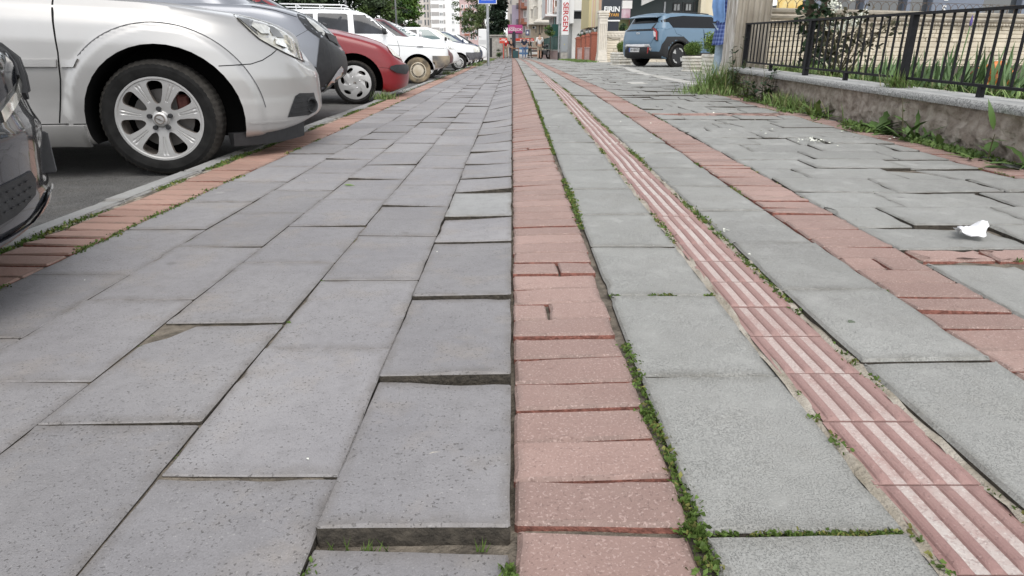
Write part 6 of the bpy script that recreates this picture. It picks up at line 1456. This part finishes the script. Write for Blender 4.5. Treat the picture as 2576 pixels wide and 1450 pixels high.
o = simple('red_post_sign', 'small orange-red sign on a thin red post', 'sign', (X_(1266.5, 57), 57, gz(0, 57)), 0); m = MB(); zz0, zz1 = Z_(109.5, 57) - gz(0,57), Z_(96, 57) - gz(0,57); m.box(-.32, .32, -.04, .04, zz0, zz1, .01); m.build('board', M['orange_red'], o); m = MB(); m.box(-.03, .03, -.03, .03, 0, zz0); m.build('post', M['orange_red'], o); m = MB(); m.box(-.16, .16, -.045, -.041, zz1 - .13, zz1 - .07); m.box(-.29, .29, -.045, -.041, (zz0+zz1)/2 - .01, (zz0+zz1)/2 + .02); m.box(.12, .27, -.046, -.042, zz0 + .08, zz0 + .17); m.build('lettering', M['signwhite'], o)
o = simple('dental_sign', 'dark blue hanging sign with a white tooth', 'sign', (X_(1326.5, 61), 61, Z_(90, 61)), 0); hh = Z_(76.5, 61) - Z_(90, 61); m = MB(); m.box(-.17, .17, -.03, .03, 0, hh, .01); m.build('board', M['steelblue'], o); m = MB(); m.prism([(-.08,hh*.72),(-.04,hh*.80),(0,hh*.76),(.04,hh*.80),(.08,hh*.72),(.07,hh*.45),(.055,hh*.2),(.03,hh*.22),(.015,hh*.45),(-.015,hh*.45),(-.03,hh*.22),(-.055,hh*.2),(-.07,hh*.45)], -.038, -.031); m.build('tooth', M['signwhite'], o); m = MB(); m.box(-.2, .28, -.03, .03, hh + .04, hh + .09); m.box(.22, .26, -.02, .02, -2.2, hh + .04); m.build('bracket', M['galv'], o)
KY = 64; o = simple('market_kiosk', 'white kiosk with a red fascia and striped awning cloth', 'kiosk', (X_(1318, KY), KY, gz(1, KY)), 0); g0 = gz(1, KY); kw = (X_(1344, KY) - X_(1296, KY))/2; zt_ = Z_(97, KY) - g0; zf = Z_(104, KY) - g0
m = MB(); m.box(-kw*.9, kw*.9, 0, 2.2, 0, zf - .05); m.build('wall', M['whitewall'], o); m = MB(); m.box(-kw, kw, -.5, 2.3, zf, zt_, .02); m.build('fascia', M['orange_red'], o); m = MB(); m.box(-kw*1.05, kw*1.05, -.55, 2.3, zf - .06, zf - .005); m.build('canopy_edge', M['signwhite'], o); m = MB(); m.box(-kw*.42, -kw*.30, -.508, -.502, zf + .04, zt_ - .06)
for q in range(9): m.box(-kw*.26 + q*.115, -kw*.26 + q*.115 + .085, -.508, -.502, zf + .06, zf + (.17, .13, .13, .16, .13, .17, .12, .14, .12)[q])
m.build('pale_marking', M['signwhite'], o)
m = MB(); m.box(-kw*.25, kw*.35, -.02, -.002, .25, zf - .25); m.build('window', mat('pale_window', (.52,.58,.62), .3), o)
def stall(xp, Y, w, lab, mats):
    o = simple('display_stand', lab, 'stand', (X_(xp, Y), Y, gz(1, Y)), 0, 'display stands outside the kiosk')
    for k in range(4): m = MB(); m.box(-w/2, w/2, -.3 + .1*k, .1 + .1*k, .12 + .2*k, .26 + .2*k, .02); m.build('shelf', mats[k % len(mats)], o)
stall(1314, 61.5, 1.0, 'blue and white striped display stand before the kiosk', [M['signwhite'], mat('stripe_blue', (.08,.22,.42), .6)]); stall(1338, 62.5, .95, 'display stand stacked with dark and pale packets right of the kiosk', [mat('packet_brown', (.2,.1,.07), .6), M['signwhite'], mat('packet_dark', (.06,.05,.06), .6)])
o = simple('wooden_stand', 'small brown wooden stand beside the billboard post', 'stand', (X_(1296.5, 60.5), 60.5, gz(0, 60)), 0); m = MB(); m.box(-.35,.35,-.2,.2,.75,.85); m.box(-.32,-.26,-.2,.2,0,.75); m.box(.26,.32,-.2,.2,0,.75); m.build('frame', mat('brown_wood', (.24,.12,.06), .7), o); m = MB(); m.box(-.25,.25,-.18,.18,.0,.6,.03); m.build('bin', mat('teal_bin', (.03,.09,.10), .6), o)
o = simple('concrete_kiosk', 'low grey concrete hut at the far end of the parked row', 'hut', (X_(1247, 58), 58, gz(-1, 58)), R(-5)); m = MB(); m.box(-.55, .55, 0, 2.5, 0, 1.75, .02); m.build('wall', M['concrete'], o); m = MB(); m.box(-.65, .65, -.1, 2.6, 1.75, 1.85); m.build('roof', M['concrete'], o); m = MB(); m.box(-.5, -.3, -.02, 0, .1, 1.6); m.build('dark_strip', M['ink'], o)
# green fence on its low wall
M['greenmesh'] = mat('green_fence_mesh', (.012,.075,.06), .7, var=.2, scale=20)
o = simple('green_fence', 'dark green mesh fence on a low pinkish wall beyond the motorbike', 'fence', (0, 0, 0)); a = Vector((X_(1417, 42.5), 42.5)); b = Vector((X_(1368, 58), 58)); t = (b - a).normalized(); n = Vector((-t.y, t.x))
def strip(name, z0, z1, w, mm):
    m = MB(); m.loft([[(p.x - n.x*w, p.y - n.y*w, z0), (p.x + n.x*w, p.y + n.y*w, z0), (p.x + n.x*w, p.y + n.y*w, z1), (p.x - n.x*w, p.y - n.y*w, z1)] for p in (a, b)], True, True); m.build(name, mm, o, fix=True)
strip('base_wall', -.1, .55, .10, M['pink_stone']); strip('wall_cap', .55, .62, .14, M['concrete']); strip('mesh', .66, 1.42, .015, M['greenmesh']); strip('top_rail', 1.42, 1.47, .03, M['greenmesh'])
for k in range(6):
    p = a + (b - a)*(k/5); m = MB(); m.box(p.x-.03, p.x+.03, p.y-.03, p.y+.03, .62, 1.5); m.build('post', M['greenmesh'], o)
# ---------------------------------------------------------------- buildings and trees that close the street
M['pane'] = mat('window_pane', (.06,.07,.08), .08, coat=.6, var=.5, scale=.7); M['pane_pale'] = mat('curtained_pane', (.30,.31,.31), .2, var=.2, scale=1.5); M['whitepaint'] = mat('white_facade', (.86,.855,.84), .85, var=.04, scale=.4); M['beigepaint'] = mat('beige_facade', (.62,.57,.52), .85, var=.06, scale=.4); M['greypanel'] = mat('grey_spandrel', (.42,.40,.385), .8); M['lilac'] = mat('lilac_facade', (.40,.345,.43), .85, var=.06, scale=.5); M['pinkf'] = mat('pink_facade', (.55,.40,.385), .85, var=.06, scale=.5); M['brownf'] = mat('brown_balcony', (.33,.13,.085), .8, var=.12, scale=2); M['creamf'] = mat('ivory_stone_facade', (.70,.665,.60), .85, var=.08, scale=1.1, bump=.3, bscale=7); M['beigestone'] = mat('beige_stone_cladding', (.47,.39,.30), .85, var=.14, scale=1.3); M['teal'] = mat('teal_glass', (.22,.33,.33), .15); M['wicker'] = mat('brown_blind', (.16,.095,.05), .8, var=.2, scale=12); M['darkg'] = mat('black_green_front', (.012,.022,.022), .4); M['olive'] = mat('olive_wall', (.15,.16,.075), .8)
class Bld:
    """a building drawn at distance Y: sketch coordinates (x, y) become real widths and heights there"""
    def __init__(s, name, label, Y, rz=0, cat='building', x0=1288):
        s.Y = Y; s.o = thing(name, label, cat, (X_(x0, Y), Y, 0), rz); s.x0 = x0
    def X(s, x): return X_(x, s.Y) - X_(s.x0, s.Y)
    def Z(s, y): return Z_(y, s.Y)
    def part(s, name, m, xa, xb, ya, yb, d0=0, d1=.3, bev=0, parent=None, top=None, bottom=None):
        mb = MB(); mb.box(s.X(xa), s.X(xb), d0, d1, s.Z(yb) if bottom is None else bottom, s.Z(ya) if top is None else top, bev); return mb.build(name, m, parent or s.o)
    def window(s, xa, xb, ya, yb, fm, pm=None, d=0, fr=.06, mull=1):
        X0, X1, Z0, Z1 = s.X(xa), s.X(xb), s.Z(yb), s.Z(ya); mb = MB()
        mb.box(X0, X0 + fr, d - .05, d + .02, Z0, Z1); mb.box(X1 - fr, X1, d - .05, d + .02, Z0, Z1); mb.box(X0 + fr, X1 - fr, d - .05, d + .02, Z0, Z0 + fr); mb.box(X0 + fr, X1 - fr, d - .05, d + .02, Z1 - fr, Z1)
        for k in range(mull): c = X0 + (X1 - X0) * (k + 1) / (mull + 1); mb.box(c - fr*.4, c + fr*.4, d - .045, d + .015, Z0 + fr, Z1 - fr)
        f = mb.build('window', fm, s.o); mb = MB(); mb.box(X0 + fr*.5, X1 - fr*.5, d - .02, d + .05, Z0 + fr*.5, Z1 - fr*.5); mb.build('pane', pm or M['pane'], f); return f
# far white tower block
b = Bld('apartment_tower', 'tall white apartment tower far behind the parked cars', 240, 0, x0=1110)
z6 = lambda x: 1041.8 + .08707 * x
b.part('wall', M['whitepaint'], z6(525), z6(1335), 0, 126, 0, 14, top=46, bottom=-.2); b.part('wing_wall', M['beigepaint'], z6(-120), z6(522), 0, 126, 3, 16, top=44, bottom=-.2)
for k in range(-4, 8):
    y = 30.5 - 19.6 * k
    if b.Z(y) < 1.5: continue
    b.part('spandrel', M['greypanel'], z6(540), z6(760), y, y + 9.6, -.06, .02); b.window(z6(765), z6(872), y + 1, y + 10, M['signwhite'], M['pane_pale'], 0, .14); b.part('spandrel', M['greypanel'], z6(878), z6(930), y + .5, y + 9.8, -.06, .02); b.window(z6(1110), z6(1190), y + 2, y + 10.5, M['signwhite'], M['pane_pale'], 0, .14)
    b.window(z6(110), z6(242), y, y + 9.2, M['greypanel'], M['pane_pale'], 3, .2); b.window(z6(300), z6(356), y - 1.5, y + 13.5, M['greypanel'], M['pane'], 3, .12, 0); b.window(z6(390), z6(442), y - 1.5, y + 13.5, M['greypanel'], M['pane'], 3, .12, 0); b.window(z6(470), z6(515), y - 1.2, y + 9.5, M['beigepaint'], M['pane'], 3, .12, 0); b.window(z6(-60), z6(60), y, y + 9.2, M['greypanel'], M['pane_pale'], 3, .2)
b = Bld('apartment_block', 'distant pinkish apartment block half hidden by the pale-stemmed tree', 200, 0, x0=1180); b.part('wall', M['pinkf'], 1158, 1215, 0, 126, 0, 12, top=22, bottom=-.2)
for k in range(6):
    y = 12 + 16 * k
    for xa in (1163, 1173, 1184, 1195, 1205): b.window(xa, xa + 6, y, y + 9, M['signwhite'], M['pane'] if (k + xa) % 3 else M['pane_pale'], 0, .12, 0)
    b.part('balcony', M['whitepaint'] if k % 2 else M['brownf'], 1170, 1182, y + 9.5, y + 14, -1, 0)
# lilac and pink block with brown balconies
z5 = lambda x: 1199.7 + .10449 * x; w5 = lambda y: .10449 * y
b = Bld('lilac_building', 'lilac and pink apartment building with rust-brown balconies', 93, 0, x0=1300)
b.part('wall', M['beigepaint'], z5(735), z5(862), 0, 126, 0, 9, top=16, bottom=-.2); b.part('lilac_bay', M['lilac'], z5(845), z5(1000), 0, 140, -.5, 8, top=w5(0) + 6.1, bottom=-.2); b.part('upper_bay', M['beigepaint'], z5(845), z5(1000), 0, 126, -.5, 8, top=16, bottom=w5(0) + 6.105); b.part('brown_pilaster', M['brownf'], z5(1000), z5(1022), 0, 126, -.55, 8, top=16, bottom=-.2); b.part('pink_wall', M['pinkf'], z5(1022), z5(1262), 0, 126, 0, 9, top=16, bottom=-.2)
for ya, yb in ((80, 225), (460, 600), (-300, -155)): 
    f = b.part('balcony', M['brownf'], z5(1055), z5(1240), w5(yb - 55), w5(yb), -1.3, 0, .03); b.part('parapet', M['brownf'], z5(1055), z5(1130), w5(ya), w5(yb - 56), -1.3, -1.1, parent=f); mb = MB()
    for q in range(9): x = b.X(z5(1135)) + (b.X(z5(1238)) - b.X(z5(1135)))*q/8; mb.box(x - .015, x + .015, -1.28, -1.24, b.Z(w5(yb - 56)), b.Z(w5(ya)))
    mb.box(b.X(z5(1132)), b.X(z5(1240)), -1.3, -1.22, b.Z(w5(ya)), b.Z(w5(ya)) + .05); mb.build('railing', M['galv'], f)
    mb = MB()
    for q in range(5): mb.tube([(b.X(z5(1000)) + .35*cos(R(a)), -.9 + .35*sin(R(a)), b.Z(w5(ya + 20 + 30*q))) for a in range(90, 300, 30)], .02, 4)
    mb.build('curved_railing', M['ink'], f)
b.window(z5(1110), z5(1198), w5(258), w5(432), M['signwhite'], M['pane_pale'], 0, .1); b.window(z5(1098), z5(1165), w5(630), w5(805), M['signwhite'], M['pane'], 0, .08, 0); b.window(z5(1080), z5(1130), w5(-20), w5(70), M['signwhite'], M['pane'], 0, .08, 0); b.window(z5(795), z5(850), w5(330), w5(600), M['greypanel'], M['pane'], -.01, .1, 0); b.window(z5(790), z5(840), w5(0), w5(110), M['greypanel'], M['pane'], -.01, .1, 0); b.part('yellow_shutter', mat('ochre_shutter', (.42,.30,.08), .7), z5(750), z5(795), w5(520), w5(590), -.08, .02); b.part('ground_floor', M['beigestone'], z5(1085), z5(1400), w5(805), w5(940), -.3, 0)
# ivory stone house with bay and cornice
b = Bld('ivory_house', 'ivory stone building with arched windows above a stepped cornice', 80, 0, x0=1350)
b.part('wall', M['creamf'], z5(1238), z5(1665), 0, 126, 0, 9, top=15, bottom=b.Z(w5(598))); b.part('ground_floor', M['beigestone'], z5(1250), z5(1830), 0, 150, .5, 9, top=b.Z(w5(600)), bottom=-.2)
for i, (ya, yb, e) in enumerate(((478, 498, .9), (500, 525, 1.1), (527, 560, 1.3), (562, 600, 1.0))): b.part('cornice', M['creamf'], z5(1420 - 30*i) if i < 3 else z5(1240), z5(1822), w5(ya), w5(yb), -e, .5, .02)
b.part('bay', M['creamf'], z5(1450), z5(1822), 0, 60, -.7, .5, top=15, bottom=b.Z(w5(476)))
for xa, xb, ya, yb in ((1352, 1440, 190, 425), (1300, 1335, 230, 430), (1540, 1600, 150, 400), (1352, 1440, -230, 20)):
    b.window(z5(xa), z5(xb), w5(ya), w5(yb), M['creamf'], M['pane_pale'], 0 if xa < 1450 else -.7, .12); mb = MB(); cx = (b.X(z5(xa)) + b.X(z5(xb)))/2; rw_ = (b.X(z5(xb)) - b.X(z5(xa)))/2; dd = 0 if xa < 1450 else -.7
    mb.tube([(cx + rw_*cos(R(a)), dd - .04, b.Z(w5(ya)) + rw_*sin(R(a))) for a in range(0, 181, 20)], .09, 6); mb.build('arch_moulding', M['creamf'], b.o)
for q in range(9): b.part('pilaster', M['creamf'], z5(1248 + 24*0), z5(1268), w5(60*q), w5(60*q + 52), -.09, 0)
for xa in (1412, 1497, 1555, 1640, 1700): b.part('window_slit', M['pane'], z5(xa), z5(xa + 16), w5(612), w5(790), .44, .52)
f = b.part('air_conditioner', M['signwhite'], z5(1330), z5(1412), w5(640), w5(698), -.1, .5, .03); mb = MB(); mb.lathe([(0, -.115), (.13, -.115), (.13, -.1)], ((b.X(z5(1358))), 0, (b.Z(w5(668)))), 'y', 16); mb.build('fan_grille', M['plastic'], f)
# white building with brown trim and overhanging balcony
b = Bld('balcony_building', 'white building with brown trim and an overhanging balcony beside the red-lettered sign', 66, 0, x0=1395)
b.part('wall', M['whitepaint'], z5(1635), z5(2090), 0, 126, 0, 8, top=13, bottom=b.Z(w5(395))); b.part('ground_front', M['greypanel'], z5(1830), z5(2010), 0, 150, .4, 8, top=b.Z(w5(400)), bottom=-.2); b.part('floor_slab', M['whitepaint'], z5(1612), z5(2015), w5(380), w5(412), -1.6, .3, .02)
f = b.part('balcony', M['beigepaint'], z5(1825), z5(2030), w5(190), w5(320), -1.6, 0, .04); b.part('blind', M['wicker'], z5(1835), z5(2015), w5(45), w5(188), -1.5, -1.4, parent=f); b.part('balcony_rail', M['whitepaint'], z5(1830), z5(2025), w5(20), w5(44), -1.6, -1.3, .02, parent=f)
b.part('brown_trim', M['brownf'], z5(1635), z5(1656), 0, 126, -.12, 0, top=13, bottom=b.Z(w5(340))); b.part('brown_trim', M['brownf'], z5(1808), z5(1830), 0, 126, -.12, 0, top=13, bottom=b.Z(w5(330)))
b.window(z5(1665), z5(1725), w5(-20), w5(335), M['signwhite'], M['pane_pale'], 0, .08, 0); b.window(z5(1732), z5(1795), w5(-20), w5(315), M['signwhite'], M['pane_pale'], 0, .08, 0)
for xa, m_ in ((1832, M['ink']), (1848, M['teal']), (1875, M['ink']), (1905, M['teal']), (1955, M['ink'])): b.part('shop_panel', m_, z5(xa), z5(xa + (14 if m_ is M['ink'] else 26)), w5(420), w5(700), .34, .42)
# white facade with pipes behind the lettered sign
z7 = lambda x: 1357.5 + .1132 * x; w7 = lambda y: .1132 * y
b = Bld('piped_building', 'plain white building with dark pipes behind the red-lettered sign', 54, 0, x0=1440)
b.part('wall', M['whitepaint'], z7(465), z7(735), 0, 126, 0, 6, top=11, bottom=b.Z(w7(520))); b.part('side_wall', M['whitewall'], z7(735), z7(1075), 0, 126, .6, 6, top=11, bottom=b.Z(w7(232))); b.part('dark_opening', M['darkpanel'], z7(735), z7(1000), w7(232), w7(410), 1.2, 6); b.part('lower_wall', M['whitewall'], z7(735), z7(1075), w7(412), w7(700), 1.0, 6, bottom=-.2); b.part('grey_sill', M['galv'], z7(735), z7(1000), w7(226), w7(246), .4, 1.2)
for xa in (505, 585, 612): mb = MB(); mb.lathe([(.07, b.Z(w7(510))), (.07, 11)], (b.X(z7(xa)), -.1, 0), 'z', 8); mb.build('pipe', M['ink'], b.o, smooth=True)
b.part('glass_balcony', M['teal'], z7(975), z7(1060), w7(385), w7(500), -.6, .5); b.part('balcony_floor', M['brownf'], z7(965), z7(1060), w7(500), w7(545), -.7, .5)
b.part('green_panel', M['greenmesh'], z7(300), z7(470), w7(520), w7(880), 2, 2.5, bottom=-.2)
# striped yellow and salmon building
b = Bld('striped_building', 'building end painted in pale yellow and pink vertical stripes', 46, 0, x0=1490); zb_ = b.Z(w7(612)); cols = [mat('stripe_yellow', (.70,.60,.34), .85), mat('stripe_peach', (.68,.47,.36), .85), mat('stripe_cream', (.70,.64,.48), .85), M['olive']]
for i, (xa, xb, c_) in enumerate(((1060, 1112, 0), (1112, 1135, 2), (1135, 1160, 1), (1160, 1182, 0), (1182, 1205, 1), (1205, 1268, 2))): b.part('painted_stripe', cols[c_], z7(xa), z7(xb), 0, 126, 0, 5, top=9, bottom=zb_)
b.part('salmon_wall', cols[1], z7(1268), z7(1420), 0, 126, .3, 5, top=9, bottom=b.Z(w7(460))); b.part('glass_balcony', M['teal'], z7(1262), z7(1345), w7(240), w7(440), -.5, .3); b.part('underside', M['ink'], z7(1225), z7(1300), w7(596), w7(640), -.2, .6); b.part('ground_floor', M['beigestone'], z7(1050), z7(1420), w7(640), w7(900), .7, 5, bottom=-.2)
# dark shop building behind the crossover
z4 = lambda x: 1452.2 + .17156 * x; w4 = lambda y: .17156 * y
b = Bld('dark_shop', 'black-green shop building with pale lettered fascia behind the crossover', 36, 0, x0=1640)
b.part('wall', M['darkg'], z4(740), z4(1705), 0, 126, 0, 6, top=8, bottom=-.2); b.part('white_panel', M['whitewall'], z4(615), z4(752), w4(15), w4(132), -.2, .4); p = b.part('poster', mat('poster_print', (.66,.60,.62), .6, col2=(.45,.22,.28), scale=3), z4(608), z4(726), w4(140), w4(268), -.3, .1); b.part('olive_wall', M['olive'], z4(600), z4(775), w4(285), w4(480), .2, 4, bottom=-.2); b.part('orange_edge', mat('orange_edge', (.45,.14,.06), .7), z4(738), z4(765), w4(285), w4(375), .1, .19)
mb = MB(); X0, X1, X2 = b.X(z4(800)), b.X(z4(1185)), b.X(z4(1700)); zA, zB = b.Z(w4(118)), b.Z(w4(0)) + .9
mb.loft([[(X0, -1.9, zA), (X0, -1.7, zA), (X0, -1.7, zB), (X0, -1.9, zB)], [(X1, -1.2, zA + .55), (X1, -1.0, zA + .55), (X1, -1.0, zB + .5), (X1, -1.2, zB + .5)], [(X2, -.4, zA + 1.1), (X2, -.2, zA + 1.1), (X2, -.2, zB + 1), (X2, -.4, zB + 1)]], True, True); f = mb.build('fascia', mat('pale_fascia', (.50,.49,.47), .7), b.o, fix=True)
rzf = atan2(.7, X1 - X0); text_mesh('fascia_lettering', 'FIRIN', .42, M['signwhite'], f, (X0 + .95, -1.92 + .20, zA + .58), (R(90), R(-11), rzf), .02, .01); text_mesh('fascia_lettering', 'D\u0130YARI', .42, M['gold'], f, (X0 + 2.35, -1.92 + .48, zA + .86), (R(90), R(-11), rzf), .02, .006); mb = MB(); mb.box(X0 + .06, X0 + .14, -1.95, -1.9, zA + .35, zA + 1.0); mb.build('black_accent', M['ink'], f)
for xa, xb in ((1345, 1455), (1515, 1615)): b.window(z4(xa), z4(xb), w4(45), w4(172), M['ink'], M['pane_pale'], -.02, .05)
for xa in (1215, 1480, 1640): b.part('mullion', M['galv'] if xa == 1215 else M['ink'], z4(xa), z4(xa + 22), w4(30), w4(185), -.06, 0)
b.part('cream_wing', M['palewall'], z4(1706), z4(2600), 0, 126, -.4, 6, top=8, bottom=-.2); b.part('pilaster', M['palewall'], z4(1700), z4(1770), 0, 126, -.6, -.4, top=8, bottom=-.2)
# ---- trees
def tree(name, label, x, y, z, stems_, blobs, leaf, mats, seed, barkm=None, n=1.0):
    rnd = random.Random(seed); o = thing(name, label, 'tree', (x, y, z)); t = MB()
    for pts, r0 in stems_: t.tube(pts, [r0 * (1 - .75*i/(len(pts)-1)) for i in range(len(pts))], 7)
    t.build('trunk', barkm or M['bark'], o, smooth=True); c = MB()
    for (p, r, k) in blobs:
        c.mi = rnd.randrange(len(mats)); cloud(c, rnd, p, r, int(k * n), leaf)
    c.build('crown', mats, o); return o
M['pine_a'] = leafmat('pine_needles', (.020,.038,.020)); M['pine_b'] = leafmat('pine_needles_light', (.05,.075,.035)); M['maple_a'] = leafmat('maple_leaf', (.065,.14,.025)); M['maple_b'] = leafmat('maple_leaf_light', (.14,.22,.05)); M['birch_a'] = leafmat('willow_leaf', (.085,.13,.04)); M['birch_b'] = leafmat('willow_leaf_light', (.17,.22,.085)); M['spruce'] = leafmat('spruce_needles', (.010,.020,.011)); M['palebark'] = mat('pale_bark', (.36,.32,.27), .9, var=.25, scale=5)
def blobs_(rnd, c, R_, n, r, k, zlo=-1):
    o = []
    for _ in range(n):
        u = Vector((rnd.gauss(0,1), rnd.gauss(0,1), rnd.gauss(0,1))).normalized() * rnd.random()**.4
        o.append(((c[0]+u.x*R_[0], c[1]+u.y*R_[1], c[2]+max(zlo, u.z)*R_[2]), (r*rnd.uniform(.6,1.3), r*rnd.uniform(.6,1.3), r*rnd.uniform(.35,.8)), k))
    return o
rt = random.Random(101)
tree('pine_tree', 'dark pine tree leftmost behind the roof of the white estate car', -13.2, 44, 0, [([(0,0,0),(.1,0,3),(0,0,9)], .22)], blobs_(rt, (0,0,4.6), (3.2,2.5,4.4), 120, .9, 170), .26, [M['pine_a'], M['pine_a'], M['pine_b']], 1)
tree('pine_tree', 'olive-green pine tree right of the darker pine behind the parked cars', -9.6, 46, 0, [([(0,0,0),(.1,0,3),(0,0,9)], .2)], blobs_(rt, (.1,0,4.4), (1.9,1.8,4.2), 90, .7, 170), .22, [M['pine_b'], M['pine_a'], M['birch_a']], 2)
tree('maple_tree', 'fresh green broadleaf tree left of the white apartment tower', -8.6, 54, 0, [([(0,0,0),(.1,0,3),(0,0,8)], .2)], blobs_(rt, (-.2,0,3.9), (1.5,1.5,3.9), 80, .62, 170), .20, [M['maple_a'], M['maple_b'], M['maple_a']], 3)
tree('spreading_conifer', 'drooping conifer whose branch tips show before the white tower', -8.4, 50, 0, [([(0,0,0),(0,0,7)], .15)] + [([(0,0,z),(.7,0,z+.1),(1.35,0,z-.2)], .05) for z in (2.2, 3.3, 4.4)], [((.9,0,z-.12),(.5,.3,.16),90) for z in (2.2,3.3,4.4)] + [((.4,0,z+.1),(.5,.4,.22),90) for z in (1.7,2.4,3.5,4.6)], .12, [M['pine_a']], 4)
X0 = X_(1216, 75)
tree('multi_stem_tree', 'pale-stemmed tree with loose green foliage behind the road sign', X0, 75, -.05, [([(0,0,0),(0,0,1.8),(-.3,0,4.2),(-.9,.2,8)], .13), ([(.05,0,.8),(.15,0,3),(.05,0,8)], .11), ([(.1,0,.8),(.5,0,3),(.9,.2,6)], .09), ([(0,0,.9),(-.9,0,3.4),(-1.8,.3,6)], .08), ([(.1,0,1),(.9,-.2,3.2),(1.4,0,5)], .06)], blobs_(rt, (-1.0,0,5.4), (2.5,1.6,3.2), 90, .58, 110) + blobs_(rt, (-.6,.6,2.8), (1.9,.9,1.2), 16, .5, 70) + blobs_(rt, (-.5,0,9), (2.2,1.5,1.5), 16, .7, 80), .17, [M['birch_a'], M['birch_b'], M['birch_a']], 5, M['palebark'])
Xs = X_(1258, 68)
tree('spruce_tree', 'very dark narrow spruce between the pale-stemmed tree and the lilac building', Xs, 68, -.05, [([(0,0,0),(0,0,12)], .2)], [((rt.gauss(0,.22)-.25*max(0, 3-k*.35), rt.gauss(0,.3), .6 + k*.36), (max(.35, 1.25 - k*.035)*rt.uniform(.75,1.05), .9, .42), 460) for k in range(30)], .27, [M['spruce'], M['spruce'], M['pine_a']], 6)
tree('laurel_bush', 'rounded mid-green bush below the dark spruce', X_(1262, 65), 65, -.05, [([(0,0,0),(0,0,1.2)], .06)], blobs_(rt, (0,0,1.6), (.75,.6,.55), 18, .35, 110), .11, [M['maple_a'], M['leaf_mid']], 7)
tree('corner_bush', 'small dark bush in front of the concrete hut', X_(1257, 57.4), 57.4, -.05, [([(0,0,0),(0,0,.5)], .03)], blobs_(rt, (0,0,.4), (.2,.2,.32), 9, .17, 90), .07, [M['leaf_dark'], M['leaf_mid']], 8)
tree('street_tree', 'slim young street tree next to the motorbike', X_(1383, 47), 47, -.02, [([(0,0,0),(.02,0,.9),(0,0,2.0)], .045)], blobs_(rt, (-.05,0,1.75), (.30,.3,.55), 16, .18, 80), .08, [M['leaf_mid'], M['leaf_pale'], M['leaf_dark']], 9)
tree('garden_shrub', 'dark green garden shrub among the lamps behind the brick piers', X_(1470, 43), 43, .1, [([(0,0,0),(0,0,.9)], .05)], blobs_(rt, (0,0,1.25), (.40,.4,.30), 14, .22, 90), .08, [M['leaf_dark'], M['leaf_mid']], 10)
tree('climbing_shrub', 'thin leafy shrub between the vertical sign and the piped building', X_(1413, 44), 44, .05, [([(0,0,0),(0,0,1.6)], .03)], blobs_(rt, (0,0,1.5), (.12,.2,.45), 9, .13, 70), .07, [M['leaf_mid'], M['leaf_pale']], 11)
tree('potted_tree', 'small leafy shrub right of the charcoal bakery sign', X_(1562, 33), 33, .1, [([(0,0,0),(0,0,1.2)], .03)], blobs_(rt, (0,0,1.3), (.14,.2,.35), 9, .12, 70), .07, [M['leaf_dark'], M['leaf_mid']], 12)
for x, top, lb in ((880, 9, 'thin grey lamp column rising behind the roof rack of the estate car'), (1002, 9, 'thin pale lamp column before the fresh green tree')):
    o = thing('lamp_column', lb, 'pole', (X_(x, 42), 42, ROADZ)); m = MB(); m.lathe([(.06, 0), (.035, top)], (0,0,0), 'z', 10, True); m.tube([(0,0,top-.05),(0,-.5,top+.25),(0,-1.2,top+.3)], .03, 6); m.build('column', M['galv'], o, smooth=True); m = MB(); m.box(-.1,.1,-1.6,-1.15,top+.26,top+.34,.03); m.build('lantern', M['galv'], o)
# verge plants on the kerb
for (x, y, r, h, n, lb, sd) in ((-1.64, 8.75, .07, .13, 200, 'bright green weed tuft on the kerb beside the red hatchback wheel', 21), (-1.69, 18.1, .09, .13, 180, 'grass tuft on the kerb beyond the white estate car', 22)):
    grass_clump('kerb_tuft', lb, x, y, r, h, n, sd, [M['leaf_pale'], M['strawm']], group='weed tufts on the kerb')
far_g = MB(); rf = random.Random(55)
for _ in range(900):
    x = rf.uniform(2.7, 3.5); y = rf.uniform(28, 41); tuft(far_g, x, y, gz(x, y) + .0, .07, 2, rf, .05, .03)
for _ in range(500):
    x = rf.uniform(-1.9, -1.2); y = rf.uniform(26, 55); tuft(far_g, x, y, gz(x, y) + .0, .05, 2, rf, .04, .025)
far_g.build('verge_grass', M['leaf_pale'], kind='stuff', label='patchy grass at the edges of the far pavement')
